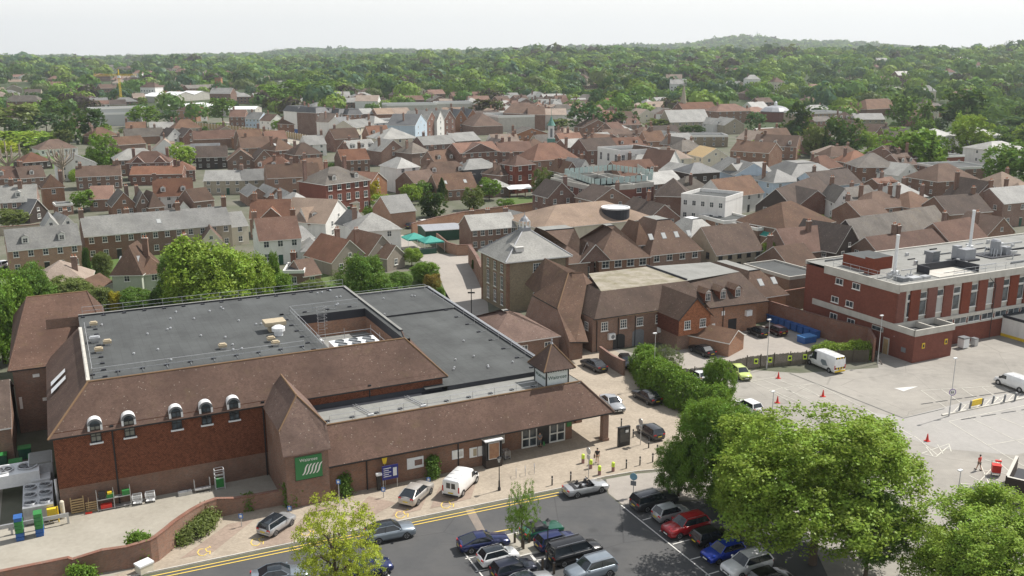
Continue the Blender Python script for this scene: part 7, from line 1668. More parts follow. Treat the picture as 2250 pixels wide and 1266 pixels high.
p,q=at(2070,914),at(2290,868);t=thing('low_kerb_wall','low kerb wall under the row of steel bollards','kerb wall',(*p,.03),math.atan2(q[1]-p[1],q[0]-p[0]));a=MB();a.box(0,math.dist(p,q),-.15,.15,0,.14,'conc');a.build('kerb_stone',t)
# brown walled enclosure lower right
p,q=at(2206,1100),at(2300,1140);t=thing('brick_enclosure','dark brick walled enclosure at the right edge above the bright green tree','enclosure',(*p,0),A+R(-62));
a=MB()
for x0,x1,y0,y1 in ((0,10,-.15,.15),(-.15,.15,.15,6)): a.box(x0,x1,y0,y1,0,2.6,'dkwood',top='conc')
a.build('wall',t);a=MB();a.box(.2,10,.2,6,1.2,1.3,'feltd');a.build('roof',t)
# blue bins, white bin
for i in range(9):
    px,py=scr(*xy(103.2,115.5-i*1.42),0)
    t=up('wheeled_bin','big blue wheeled bin against the long brick wall, number %s from the left'%['one','two','three','four','five','six','seven','eight','nine'][i],'wheeled bin',px,py,'blue wheeled bins',A+R(-90));t.location.z=.05
    a=MB();a.prism([(-.55,-.45),(.55,-.45),(.6,.5),(-.6,.5)],.12,1.15,'blue');a.build('tub',t);a=MB();a.box(-.62,.62,-.5,.55,1.16,1.26,'blue');a.build('lid',t)
t=up('wheeled_bin','pale grey wheeled bin against the long red block','wheeled bin',2116,765);a=MB();a.prism([(-.6,-.5),(.6,-.5),(.65,.55),(-.65,.55)],.12,1.5,'metalw');a.build('tub',t);a=MB();a.box(-.68,.68,-.55,.6,1.5,1.7,'grey');a.build('lid',t)
t=up('wheeled_bin','small grey bin right of the pale grey wheeled bin','wheeled bin',2140,760);a=MB();a.box(-.35,.35,-.4,.4,.05,1.1,'metal');a.build('tub',t);a=MB();a.box(-.38,.38,-.43,.43,1.1,1.2,'grey');a.build('lid',t)
t=up('blue_skip','low blue covered skip behind the board fence','skip',1772,752);a=MB();a.prism([(-1.2,-.8),(1.2,-.8),(1.2,.8),(-1.2,.8)],0,.9,'blue');a.build('tub',t);a=MB();a.prism([(-1.25,-.85),(1.25,-.85),(1.25,.85),(-1.25,.85)],.9,1.05,M.setdefault('bluel',m_plain('light_blue_cover',(.06,.22,.5),.5)));a.build('cover',t)
# market gazebos
for px,py,l in ((911,545,'left green gazebo at the end of the side road'),(947,552,'right green gazebo at the end of the side road')):
    t=up('gazebo',l,'gazebo',px,py,'green gazebos');a=MB();s=2.3;P=[(-s,-s,2.4),(s,-s,2.4),(s,s,2.4),(-s,s,2.4)]
    for i in range(4): a.poly([P[i],P[(i+1)%4],(0,0,3.5)],'teal');p_,q_=P[i],P[(i+1)%4];a.poly([(p_[0],p_[1],2.1),(q_[0],q_[1],2.1),q_,p_],'teal')
    a.build('canopy',t);a=MB()
    for p_ in P: a.tube((p_[0],p_[1],0),p_,.04,'metalw')
    a.build('legs',t)
t=up('green_skip','dark green planters and skip below the gazebos','skip',930,558);a=MB();a.box(-3,2.8,-.9,.6,0,1.1,'greend');a.build('tub',t);a=MB();a.box(-2.9,2.7,-.8,.5,1.1,1.2,'felt');a.build('cover',t)
t=up('awning','white awning on red posts in the garden by the centre lawn','awning',1140,431,None,A+R(-8));a=MB();a.poly([(-4,-2.5,2.5),(4,-2.5,2.5),(4,2,3.2),(-4,2,3.2)],'metalw');a.poly([(-4,2,3.15),(4,2,3.15),(4,-2.5,2.45),(-4,-2.5,2.45)],'metalw');a.build('sheet',t);a=MB()
for x in(-3.8,-1.3,1.3,3.8): a.box(x-.12,x+.12,-2.4,-2.2,0,2.45,'torange')
a.build('posts',t)
x,y=at(1036,690);t=thing('lamp_bracket_post','dark finger post beside the link building roof','finger post',(x,y,0));a=MB();a.tube((0,0,0),(0,0,4.4),.08,'black');a.build('post',t);a=MB();a.box(-.6,.6,-.05,.05,3.6,3.85,'black');a.build('arms',t)
x,y=at(1900,800);t=thing('sloping_rail','brown sloping handrail at the foot of the ramp by the long red block','handrail',(*at(1912,782),0));q=at(1938,802);d=(q[0]-t.location.x,q[1]-t.location.y);a=MB();a.tube((0,0,1.5),(d[0],d[1],.1),.09,'dkwood',4);a.build('rail',t);a=MB();a.tube((0,0,0),(0,0,1.55),.07,'dkwood');a.tube((d[0]*.5,d[1]*.5,0),(d[0]*.5,d[1]*.5,.8),.06,'dkwood');a.build('post',t)
# ---------------------------------------------------------------- loading yard things
def yard(name,label,cat,u,v,rz=A,group=None): return thing(name,label,cat,(*xy(u,v),.05),rz,group)
def condenser(u,v,w_,d_,nx,ny,label,h=1.6,leg=.7,m='metal'):
    t=yard('condenser_unit',label,'condenser',u,v);a=MB();a.box(0,w_,0,d_,leg,leg+h,m);a.build('casing',t);a=MB()
    for x in(.05,w_-.2):
        for y in(.05,d_-.2): a.box(x,x+.15,y,y+.15,0,leg,'grey')
    a.build('legs',t)
    for i in range(nx):
        for j in range(ny):
            f=MB();r=min(w_/nx,d_/ny)*.42;f.lathe([(r,0),(r*1.08,.18),(r*.92,.18),(r*.86,.05)],'metal',16);f.lathe([(.001,.04),(r*.88,.04)],'black',16)
            for k in range(5):
                t_=k*1.2566;f.poly([(0,0,.06),(math.cos(t_)*r*.8,math.sin(t_)*r*.8,.1),(math.cos(t_+.5)*r*.8,math.sin(t_+.5)*r*.8,.06)],'grey')
            o=f.build('fan',t);o.location=(w_*(i+.5)/nx,d_*(j+.5)/ny,leg+h)
    return t
condenser(-5.9,91.3,2.6,5.6,2,3,'rusty topped condenser with six round fans in the plant yard',1.5,.3)
condenser(-10.8,98.2,6.4,3.0,3,1,'long grey condenser with three fans behind the rusty one',1.3,1.2,'metalw')
t=yard('duct_housing','pale grey curved duct housing behind the condensers','duct',-5.4,99.5);a=MB();a.box(0,2.2,0,3.4,.4,2.6,'metal');a.prism([(.2,-1.6),(1.9,-1.6),(1.9,0),(.2,0)],.3,1.6,'metalw');a.build('casing',t);a=MB();a.box(.1,2.1,.1,3.2,2.6,2.75,'feltl');a.build('cover',t)
for k,(u,v) in enumerate(((-7.4,104.5),(-5.6,105.2),(-8.9,107.0),(-6.6,108))):
    t=yard('wheeled_bin',('front left','front right','rear left','rear right')[k]+' dark green wheeled bin at the back of the plant yard','wheeled bin',u,v,A,'green yard bins');a=MB();a.box(0,1.2,0,1,.1,1.2,'greend');a.build('tub',t);a=MB();a.box(-.05,1.25,-.05,1.05,1.2,1.3,'green');a.build('lid',t)
rg=random.Random(4)
for k in range(6):
    t=yard('roll_cage',['front','second','third','fourth','fifth','rear'][k]+' roll cage of crates in the row at the left edge of the yard','roll cage',-12.2+k*.35,101.5+k*1.3,A,'roll cages at the left edge');a=MB()
    for x in(0,.8):
        for y in(0,.7): a.tube((x,y,0),(x,y,1.7),.03,'metalw',4)
    for z in(.2,.7,1.2,1.65): a.path([(0,0,z),(.8,0,z),(.8,.7,z),(0,.7,z),(0,0,z)],.02,'metalw',4)
    a.build('frame',t);a=MB();a.box(.08,.72,.08,.62,.25,.8,rg.choice(['green','greend','yellowg']));a.box(.08,.72,.08,.62,.82,1.3,rg.choice(['green','metalw','greend']));a.build('crates',t)
for k,(u,v,l) in enumerate(((-6.2,89.0,'left'),(-4.6,89.1,'right'))):
    t=yard('crate_stack',l+' leaning stack of green and blue crates at the front of the plant yard','crate stack',u,v,A,'green and blue crate stacks')
    for i in range(6):
        a=MB();m_=['blue','blue','green','signg','green','blue'][i] if k==0 else ['blue','blue','green','green','signg','green'][i];a.box(-.32,.32,-.45,.45,i*.38,i*.38+.36,m_);a.box(-.36,.36,-.49,.49,i*.38+.3,i*.38+.355,m_);a.build('crate',t)
t=yard('steel_barrier','grey steel crash barrier in front of the condensers','barrier',-9.6,90.2);a=MB();a.box(0,7.5,-.08,.08,.75,1.1,'metal');a.box(0,.16,0,7,.75,1.1,'metal');a.build('rail',t);a=MB()
for x in(0,2.6,5.2,7.3): a.box(x,x+.18,0,.18,0,.8,'metal')
a.build('posts',t)
t=yard('yellow_pipe_stand','yellow painted valve stand beside the wall corner','valve stand',-3.3,91.0);a=MB();a.box(-.6,.2,-.2,.2,.4,1.5,'yellow');a.build('cabinet',t);a=MB();a.tube((.3,0,0),(.3,0,1.6),.06,'yellow');a.tube((-.5,0,0),(-.5,0,.4),.05,'metal');a.build('pipes',t)
t=yard('corner_bollard','cream painted post at the foot of the wall corner','bollard',-2.6,91.6);a=MB();a.lathe([(.2,0),(.2,1.7),(.12,1.8),(.001,1.8)],'cream',12);a.build('post',t);a=MB();a.lathe([(.21,0),(.21,.12)],'conc',12);a.build('base',t)
t=yard('post_sleeve','white post sleeve standing behind the cream corner post','post',-2.95,93.6);a=MB();a.tube((0,0,0),(0,0,3.2),.13,'metalw',8);a.build('sleeve',t);a=MB();a.box(-.18,.18,-.18,.18,0,.1,'metal');a.build('foot',t)
t=yard('pallet_rack','wooden pallets propped against the brick wall','pallets',-1.9,92.1);a=MB()
for i in range(6): a.box(0,1.2,-.1,0,.1+i*.25,.22+i*.25,'wood')
a.build('pallet',t);a=MB()
for i in range(5): a.box(1.3,2.3,-.35+i*.0,-.25,.05+i*.22,.15+i*.22,'wood')
for x in(.0,1.1): a.box(x,x+.1,-.05,0,.1,1.7,'wood')
a.build('pallet',t)
t=yard('red_broom','red broom leaning on the pallets','broom',-.4,91.5);a=MB();a.tube((0,0,.08),(.1,.35,1.5),.02,'wood');a.build('handle',t);a=MB();a.box(-.3,.3,-.1,.1,0,.14,'red');a.build('head',t)
t=yard('shelf_rack','steel shelf rack with green and yellow tubs against the plinth','shelf rack',.4,92.1);a=MB()
for x in(0,1.5,3): a.box(x,x+.06,-.6,-.54,0,2,'metal');a.box(x,x+.06,-.06,0,0,2,'metal')
for z in(.1,1.1): a.box(0,3.06,-.6,0,z,z+.05,'metal')
a.build('frame',t)
for (x,z,w_,h,m_) in ((.2,1.15,.6,.7,'black'),(.9,1.15,.7,.4,'green'),(1.0,1.55,.4,.2,'yellow'),(2.3,1.15,.7,.5,'green'),(.3,.15,1.0,.4,'red')):
    a=MB();a.box(x,x+w_,-.5,-.1,z,z+h,m_);a.build('tub',t)
for u,l in ((4.0,'left of the drainpipe pair'),(5.2,'right of the drainpipe pair')):
    t=yard('shopping_trolley','battered wire trolley against the yard wall, '+l,'trolley',u,91.6,A+R(80),'yard trolleys');trolley(t,'metalw',1.6)
t=yard('metal_box','low grey crate on the concrete by the yard wall','crate',7.8,91.9);a=MB();a.box(0,1.3,-.5,.1,0,.35,'metal');a.build('box',t);a=MB();a.box(.1,1.2,-.4,0,.35,.4,'grey');a.build('lid',t)
t=yard('flatbed_trolley','long flat trolley with raised ends by the yard wall','trolley',9.4,92.0);a=MB();a.box(0,1.5,-.6,0,.25,.35,'metal');a.build('deck',t);a=MB()
for x in(0,1.5): a.path([(x,-.55,.3),(x,-.55,1.3),(x,-.05,1.3),(x,-.05,.3)],.03,'metal')
a.build('end_rails',t)
t=yard('green_tub_cage','tall wire cage with a bright green tub against the yard wall','roll cage',11.4,92.0);a=MB()
for x in(0,.9):
    for y in(-.7,-.05): a.tube((x,y,0),(x,y,2.1),.03,'metalw',4)
for z in(.15,1.2,1.6,2.1): a.path([(0,-.7,z),(.9,-.7,z),(.9,-.05,z),(0,-.05,z),(0,-.7,z)],.025,'metalw',4)
a.build('frame',t);a=MB();a.prism([(.08,-.62),(.82,-.62),(.82,-.12),(.08,-.12)],.15,1.05,'green');a.build('tub',t)
t=yard('grit_bin','white lidded grit bin beside the ivy on the yard wall','grit bin',3.4,78.2,A+R(25));a=MB();a.box(-.6,.6,-.45,.45,0,.7,'cream');a.build('tub',t);a=MB();a.prism([(-.66,-.5),(.66,-.5),(.66,.5),(-.66,.5)],.7,.85,'metalw');a.build('lid',t)
t=yard('orange_barrier','small orange plastic barrier just inside the yard wall','barrier',1.0,80.4);a=MB();a.box(-.6,.6,-.1,.1,.3,.9,M.setdefault('orangep',m_plain('orange_plastic',(.85,.22,.02),.5)));a.build('panel',t);a=MB();a.box(-.5,-.4,-.2,.2,0,.3,'orangep');a.box(.4,.5,-.2,.2,0,.3,'orangep');a.build('feet',t)
# tree island bollards
for i,(px,py) in enumerate(((1131,1196),(1150,1210),(1163,1196),(1192,1252),(1217,1262))):
    t=up('timber_post','short timber post at the tree island, '+['left of the young tree','in front of the young tree','right of the young tree','left of the island lamp post','right of the island lamp post'][i],'post',px,py,'timber posts of the tree island');a=MB();a.box(-.08,.08,-.08,.08,0,1.0,'bark');a.build('post',t);a=MB();a.prism([(-.09,-.09),(.09,-.09),(.09,.09),(-.09,.09)],1.0,1.05,'black');a.build('cap',t)
t=thing('tree_island','raised paved island around the young tree in the car park','kerb island',(*at(1148,1202),.03),A);a=MB();a.prism([(-1.6,-1.6),(1.6,-1.6),(1.6,2.4),(-1.6,2.4)],0,.12,'conc');a.build('kerb',t);a=MB();a.prism([(-1.4,-1.4),(1.4,-1.4),(1.4,2.2),(-1.4,2.2)],.12,.14,'yardc');a.build('soil',t)
# ---------------------------------------------------------------- trees
def m_leaf(name):
    t=NT(name);o=t.new('ObjectInfo');at_=t.new('Attribute');at_.attribute_name='rnd';a2=t.new('Attribute');a2.attribute_name='tint'
    h=t.new('HueSaturation');t.link(t.ramp(at_.outputs['Fac'],0,1,.475,.515),h.inputs['Hue']);t.link(t.ramp(at_.outputs['Fac'],0,1,.72,1.35),h.inputs['Value']);h.inputs['Saturation'].default_value=1
    c=t.mix(1.0,o.outputs['Color'],a2.outputs['Color'],'MULTIPLY');t.link(c,h.inputs['Color'])
    d=t.new('BsdfDiffuse');t.link(h.outputs[0],d.inputs[0]);tr=t.new('BsdfTranslucent');g=t.mix(.45,h.outputs[0],(.30,.42,.04));t.link(g,tr.inputs[0])
    mx=t.new('MixShader');mx.inputs[0].default_value=.3;t.link(d.outputs[0],mx.inputs[1]);t.link(tr.outputs[0],mx.inputs[2])
    gl=t.new('BsdfGlossy');gl.inputs['Roughness'].default_value=.45;gl.inputs[0].default_value=(.9,1,.85,1);m2=t.new('MixShader');m2.inputs[0].default_value=.012;t.link(mx.outputs[0],m2.inputs[1]);t.link(gl.outputs[0],m2.inputs[2])
    t.link(m2.outputs[0],t.n['Material Output'].inputs[0]);return t.m
M['leaf']=m_leaf('foliage')
def env(kind,z):   # z in -1..1 -> radius
    if kind=='cone': return 1.25*max(.02,(1-z)/2)**.8
    if kind=='column': return .9*max(0.02,1-abs(z)**4)**.5*(.55+.45*(1-z)/2)
    if kind=='wide': return max(.02,1-z*z)**.5 if z>-.35 else .93*max(.02,(z+1)/.65)**.5
    return max(.02,1-abs(z)**2.2)**.5
def crown_pts(seed,kind,nl,nc,npc,sig,shell=.75):
    r=np.random.default_rng(seed);L=[]
    for i in range(nl):
        z=r.uniform(-.85,.85);e=env(kind,z);a=r.uniform(0,2*np.pi);rr=e*(.45+.4*r.random());q=r.uniform(.16,.36)*(1 if kind!='cone' else .3+e)
        L.append((rr*np.cos(a),rr*np.sin(a),z,min(q,.12+.5*e)))
    L.append((0,0,.3 if kind!='cone' else -.4,.45));L.append((0,0,-.2,.4))
    L=np.array(L);k=r.choice(len(L),nc,p=(L[:,3]**2)/np.sum(L[:,3]**2))
    d=r.normal(size=(nc,3));d[:,2]=d[:,2]+.25;d/=np.linalg.norm(d,axis=1)[:,None]
    C=L[k,:3]+d*(L[k,3]*(shell+(1-shell)*r.random(nc))*1.05)[:,None]*np.array([1,1,.9])
    m=nc//(3 if nl<22 else 7);zz=r.uniform(-.9,.9,m);aa=r.uniform(0,2*np.pi,m);ee=np.array([env(kind,q) for q in zz])*r.uniform(.72,.92,m)
    C[:m]=np.stack([ee*np.cos(aa),ee*np.sin(aa),zz],1);d[:m]=C[:m]+np.array([0,0,.1]);d[:m]/=np.linalg.norm(d[:m],axis=1)[:,None]
    P=np.repeat(C,npc,0)+r.normal(size=(nc*npc,3))*sig
    out=np.repeat(d,npc,0)*.7+P*.35+np.array([0,0,.25])
    tint=np.repeat(r.random(nc),npc)
    return P,out,tint,r
def quads(P,out,r,size,flat=.8):
    n=len(P);N=out/np.linalg.norm(out,axis=1)[:,None]+r.normal(size=(n,3))*flat;N/=np.linalg.norm(N,axis=1)[:,None]
    T=np.cross(N,r.normal(size=(n,3)));T/=np.linalg.norm(T,axis=1)[:,None];B=np.cross(N,T)
    s=(size*(.6+.8*r.random(n)))[:,None];T=T*s;B=B*s*.62
    return np.stack([P-T,P-B*1.0+T*.1,P+T,P+B],1)
def quad_mesh(name,Q,rnd,tint=None):
    n=len(Q);me=bpy.data.meshes.new(name);me.vertices.add(n*4);me.vertices.foreach_set('co',Q.reshape(-1).astype(np.float32))
    me.loops.add(n*4);me.loops.foreach_set('vertex_index',np.arange(n*4,dtype=np.int32));me.polygons.add(n);me.polygons.foreach_set('loop_start',np.arange(0,n*4,4,dtype=np.int32));me.polygons.foreach_set('loop_total',np.full(n,4,dtype=np.int32))
    me.update();a=me.attributes.new('rnd','FLOAT','FACE');a.data.foreach_set('value',rnd.astype(np.float32))
    if tint is None: tint=np.ones((n,4),dtype=np.float32)
    b=me.attributes.new('tint','FLOAT_COLOR','FACE');b.data.foreach_set('color',tint.astype(np.float32).reshape(-1));me.materials.append(M['leaf']);return me
def crown_mesh(name,seed,kind,nl,nc,npc,sig,size,flat=.8):
    P,out,t,r=crown_pts(seed,kind,nl,nc,npc,sig);return quad_mesh(name,quads(P,out,r,size,flat),.55*t+.45*r.random(len(P)))
PR={}
def proto(kind,tier,v):
    k=(kind,tier,v)
    if k not in PR:
        s=hash((len(kind),tier,v,ord(kind[0])))%1000+v*17
        if tier==0: a=(30,1800,46,.037,.0175)
        elif tier==1: a=(20,900,24,.05,.033)
        elif tier==2: a=(15,420,10,.05,.062)
        else: a=(12,200,6,.05,.10)
        if kind=='sparse': a=(20,430,34,.036,.0195) if tier<2 else a
        PR[k]=crown_mesh('crown',s,'round' if kind in('sparse','shrub') else kind,*a)
    return PR[k]
TR={}
def trunk_mesh(v,tier):
    k=(v,tier)
    if k not in TR:
        r=random.Random(v);a=MB();n=7 if tier<2 else 5
        a.tube((0,0,-.02),(0,0,.18),.030,'bark',n,.022,False);a.tube((0,0,.18),(.01,.005,.42),.022,'bark',n,.015,False);a.tube((.01,.005,.42),(0,0,.80),.015,'bark',n,.004)
        for i in range(9 if tier<2 else 5):
            z=r.uniform(.2,.6);b=r.uniform(0,6.28);l=r.uniform(.15,.30);p=(0,0,z);q=(math.cos(b)*l*.55,math.sin(b)*l*.55,z+l*.55);e=(math.cos(b+.3)*l,math.sin(b+.3)*l,z+l*.95)
            a.tube(p,q,.010,'bark',5,.007,False);a.tube(q,e,.007,'bark',5,.002)
            if tier<2:
                for s in(-1,1): a.tube(q,(q[0]+math.cos(b+s)*l*.4,q[1]+math.sin(b+s)*l*.4,q[2]+l*.35),.005,'bark',4,.001)
        TR[k]=a.mesh('trunk')
    return TR[k]
TC={'mid':(.10,.185,.035),'dark':(.038,.085,.022),'light':(.205,.30,.045),'lime':(.235,.35,.055),'yellow':(.36,.42,.05),'olive':(.14,.175,.055),'blue':(.065,.125,.055),'copper':(.045,.028,.025),'yew':(.022,.05,.014),'gold':(.42,.36,.03),'ochre':(.24,.17,.04),'grey':(.13,.15,.08),'bright':(.125,.225,.033)}
TN=[0]
def tree_at(x,y,H,rad,kind,tint,label,cat='tree',name=None,lift=.22,group=None,z=0,tier=None,vary=.12):
    d=math.hypot(x,y);tier=tier if tier is not None else (0 if d<100 else 1 if d<230 else 2 if d<480 else 3);TN[0]+=1;v=TN[0]%3
    if tier==0: v=TN[0]%3
    name=name or {'cone':'conifer','shrub':'shrub','column':'columnar_tree'}.get(kind,'tree')
    t=thing(name,label,cat,(x,y,z),random.Random(TN[0]).uniform(0,6.28),group)
    zb=H*lift if kind!='shrub' else 0;c=inst(proto(kind,tier,v),t,(0,0,(zb+H)/2),0,'crown' if kind!='shrub' else 'foliage',(rad,rad,(H-zb)/2*1.02))
    rr=random.Random(TN[0]+9);k=1+rr.uniform(-vary,vary);c.color=(*[a*k for a in TC[tint]],1)
    tr=inst(trunk_mesh(v,tier),t,(0,0,0),0,'trunk' if kind!='shrub' else 'stem',(min(H,rad*2.2),min(H,rad*2.2),H));return t
def T(cx,by,ty,wpx,kind,tint,label,cat='tree',**k):
    x,y=at(cx,by);H=max(.6,hgt(cx,by,ty));dist=math.sqrt(x*x+y*y+(CH-H/2)**2);rad=wpx/2*dist/F*(1+abs(cx-CX)/CX*.0)
    kf=1.22 if dist>300 else 1.0;return tree_at(x,y,H*(.97 if kf==1 else 1.08),rad*.98*kf,kind,tint,label,cat,**k)
TL=[
(1785,1240,905,450,'round','light','huge leafy plane tree in front of the pale car park',dict(lift=.2)),
(1566,1108,882,215,'round','bright','round dense tree left of and behind the huge plane tree',dict(lift=.1)),
(1650,1020,915,130,'round','mid','mid green crown between the round dense tree and the huge plane tree',dict(lift=.1)),
(1490,1090,960,110,'round','mid','small leafy crown at the left foot of the round dense tree',dict(lift=.1)),
(1580,888,790,80,'round','bright','bushy young tree behind the yellow-green car',dict(lift=.1)),
(1622,1175,1040,130,'round','light','low bright crown overhanging the red and black cars',dict(lift=.25)),
(2150,1330,1088,330,'wide','lime','bright green feathery tree in the lower right corner',dict(lift=.1)),
(1900,1280,1090,160,'round','mid','shaded crown at the lower right flank of the huge plane tree',dict(lift=.3)),
(742,1330,1105,205,'sparse','yellow','yellow-green sapling with open crown at the bottom edge',dict(lift=.15)),
(790,1330,1190,130,'sparse','yellow','lower right spray of yellow-green foliage beside the open sapling',dict(lift=.3)),
(1147,1206,1058,78,'sparse','bright','slender young tree growing in the parking island',dict(lift=.18)),
(1466,835,755,80,'sparse','grey','grey-leaved willowy shrub tree behind the hedge',dict(lift=.1)),
(10,800,585,120,'round','bright','large bright green tree at the left edge behind the store wing',dict(lift=.05)),
(70,700,585,90,'round','mid','mid green tree right of the left edge tree',dict(lift=.05)),
(468,715,532,205,'round','light','broad light green tree behind the supermarket flat roof',dict(lift=.05)),
(395,700,540,80,'round','mid','darker tree with pale stems left of the broad light green one',dict(lift=.1)),
(560,690,560,100,'round','light','right shoulder tree of the broad light green group',dict(lift=.05)),
(798,690,562,120,'round','mid','rounded dark green tree behind the corner of the supermarket roof',dict(lift=.05)),
(607,665,555,40,'column','bright','narrow upright tree beside the white semi-detached pair',dict(lift=.05)),
(605,670,600,90,'shrub','bright','bright laurel bush under the narrow upright tree',{}),
(195,620,540,24,'column','dark','slim cypress right of the orange brick pair',dict(lift=.02)),
(228,610,555,45,'shrub','olive','grey-brown bush right of the slim cypress',{}),
(28,505,460,70,'round','olive','flat topped small tree in the garden left of the stepped cottages',dict(lift=.25)),
(185,465,418,56,'round','bright','dense tree beside the pyramid roofed house',{}),
(372,455,428,42,'round','yellow','round yellowish bush below the big red roof',dict(lift=.05)),
(398,375,322,52,'round','lime','lime green round tree near the solar roof',dict(lift=.1)),
(452,362,345,34,'shrub','lime','low lime bush right of the lime green round tree',{}),
(228,365,296,52,'round','bright','rounded light green tree in the left middle distance',dict(lift=.03)),
(152,318,240,44,'cone','dark','dark tall conifer right of the olive tree',dict(lift=.03)),
(198,310,242,60,'round','dark','dark broad tree beside the tall conifer',{}),
(103,290,250,52,'round','blue','blue-green round tree left of the tall conifer',{}),
(115,262,220,40,'round','mid','mid green tree above the blue-green one',{}),
(28,292,232,96,'round','olive','broad olive green tree at the left edge',{}),
(322,280,235,60,'round','bright','bright rounded tree right of the scaffolded site',{}),
(375,280,245,34,'round','blue','small blue-green tree right of the bright rounded tree',{}),
(490,272,218,54,'round','mid','mid green tree in front of the white warehouse roof',{}),
(600,235,188,60,'round','bright','bright tree left of the white hotel, first of the row',{}),
(650,235,182,60,'round','bright','bright tree left of the white hotel, second of the row',{}),
(620,240,205,50,'round','mid','darker tree low in the bright row',{}),
(690,225,180,56,'round','bright','bright tree left of the white hotel, third of the row',{}),
(722,222,180,46,'round','bright','bright tree left of the white hotel, fourth of the row',{}),
(632,256,240,30,'round','gold','golden yellow bush beside the white hotel',{}),
(610,290,265,26,'round','bright','small street tree in front of the pale blue row',{}),
(722,328,314,26,'round','bright','small tree at the end of the hoarding',{}),
(1068,262,220,62,'round','copper','purple-leaved tree right of the gabled row',{}),
(1092,262,224,34,'round','olive','yellow-green tree beside the purple-leaved one',{}),
(1285,300,232,72,'round','blue','large dark blue-green tree right of the clock turret',{}),
(1345,300,248,56,'round','dark','very dark evergreen right of the large blue-green tree',{}),
(1225,285,262,44,'round','olive','olive tree beside the clock turret',{}),
(1395,295,248,26,'cone','dark','dark pointed conifer behind the white classical building',{}),
(1450,290,262,60,'round','olive','low olive tree group left of the church nave',{}),
(1518,296,276,50,'round','dark','yew before the church nave',{}),
(1660,300,252,40,'round','blue','round tree right of the pale gabled halls',{}),
(1748,310,228,74,'cone','yew','dark spreading cedar beside the domed hall',dict(lift=.02)),
(1850,345,262,84,'round','dark','big round dark green tree right of the cedar',dict(lift=.02)),
(1790,345,282,50,'round','olive','yellowish tree between the cedar and the big round tree',dict(lift=.02)),
(1905,335,292,38,'round','lime','lime yellow tree right of the big round dark one',{}),
(1985,290,215,60,'round','mid','mid green tree behind the apartments, left',{}),
(2030,285,225,34,'column','bright','slim bright tree left of the white apartments',{}),
(2110,290,200,88,'round','dark','large dark tree above the white apartments',{}),
(1990,378,285,120,'round','bright','large bright maple in front of the white apartments',dict(lift=.02)),
(2045,375,300,60,'round','mid','darker tree at the right side of the large bright maple',dict(lift=.02)),
(1950,355,318,60,'round','bright','low bright tree at the left side of the large bright maple',dict(lift=.02)),
(2130,345,265,80,'wide','light','dome shaped light green tree before the apartments',dict(lift=.02)),
(2215,410,322,100,'round','mid','dark spreading tree at the right edge above the slate roofed house',dict(lift=.02)),
(2160,355,328,44,'round','olive','olive bushy tree right of the dome shaped tree',{}),
(2225,300,255,70,'round','blue','grey-green tree at the right edge beyond the apartments',{}),
(1680,345,312,72,'round','lime','lime green spreading tree among the brown roofs',dict(lift=.02)),
(1728,348,322,50,'round','bright','bright tree right of the lime green spreading one',dict(lift=.02)),
(1190,432,370,52,'wide','olive','rounded olive green tree by the modern brick building',dict(lift=.02)),
(972,445,388,28,'cone','yew','conical evergreen above the clipped yews',dict(lift=.02)),
(955,477,420,66,'wide','yew','large clipped yew dome, darker and left of the pair',dict(lift=.0)),
(1040,462,412,56,'wide','olive','clipped yew dome with smooth top, right of the pair',dict(lift=.0)),
(1075,440,392,60,'round','bright','bright loose tree behind the right clipped dome',{}),
(1185,447,430,34,'shrub','lime','yellow-green bush beside the garden lawn',{}),
(905,450,402,54,'round','lime','lime green garden tree left of the dark yew',{}),
(932,440,398,44,'round','mid','mid green garden tree behind the dark yew',{}),
(822,448,398,34,'round','gold','golden green tree beside the Georgian house',{}),
(838,462,425,56,'round','lime','lime shrub tree below the golden green one',{}),
(820,480,450,50,'shrub','bright','bright bush beside the brick barn',{}),
(670,428,392,38,'round','mid','ivy green tree left of the Georgian house',{}),
(1265,598,548,34,'round','lime','lime green sapling between the lantern building and the brown office',dict(lift=.1)),
(1697,592,532,58,'round','lime','leafy light green tree beside the stone barn',dict(lift=.1)),
(1695,672,640,36,'shrub','lime','light green bush behind the dormer wing',{}),
(950,640,602,46,'shrub','ochre','orange-brown shrub beside the side road',{}),
(935,620,575,70,'shrub','bright','green shrub above the orange-brown one',{}),
(905,585,545,48,'round','lime','small lime tree at the bend of the side road',{}),
(968,650,632,22,'shrub','bright','low shrub at the corner of the supermarket roof',{}),
(1043,597,570,20,'column','dark','dark clipped shrub beside the stone building wall',{}),
(258,690,640,38,'shrub','gold','golden yellow flowering shrub behind the store wing',{}),
(210,690,630,90,'shrub','olive','olive hedge shrub left of the golden one',{}),
(305,690,635,80,'shrub','mid','green shrub right of the golden one',{}),
(355,690,632,50,'shrub','dark','dark shrub before the pale green house',{}),
(150,680,612,110,'shrub','olive','olive scrub behind the store wing roof',{}),
(100,690,620,90,'shrub','mid','green scrub left of the olive scrub',{}),
(690,660,615,70,'shrub','olive','straggly olive shrub before the pebbledash gables',{}),
(742,640,590,40,'sparse','grey','thin grey shrub left of the pebbledash gable',{}),
(880,635,600,60,'shrub','mid','garden shrub before the small pebbledash front gable',{}),
(1110,455,436,44,'shrub','bright','block shaped hedge before the lawn',dict(cat='hedge')),
(1375,505,480,1,'shrub','mid','tiny weed on the roof beside the curved stair drum',{}),
(1385,298,275,44,'round','mid','tree at the left of the olive tree group',{}),
(40,330,292,90,'shrub','light','light green shrubs in the left garden',{}),
(75,318,290,60,'round','lime','cream-leaved tree above the left garden lawn',{}),
(12,345,312,40,'round','yellow','yellow blossomed tree beside the left pollard',{}),
]
for r in TL:
    if r[3]<5: continue
    k=dict(r[7]);cat=k.pop('cat','tree' if r[4]!='shrub' else 'shrub')
    T(*r[:6],r[6],cat,**k)
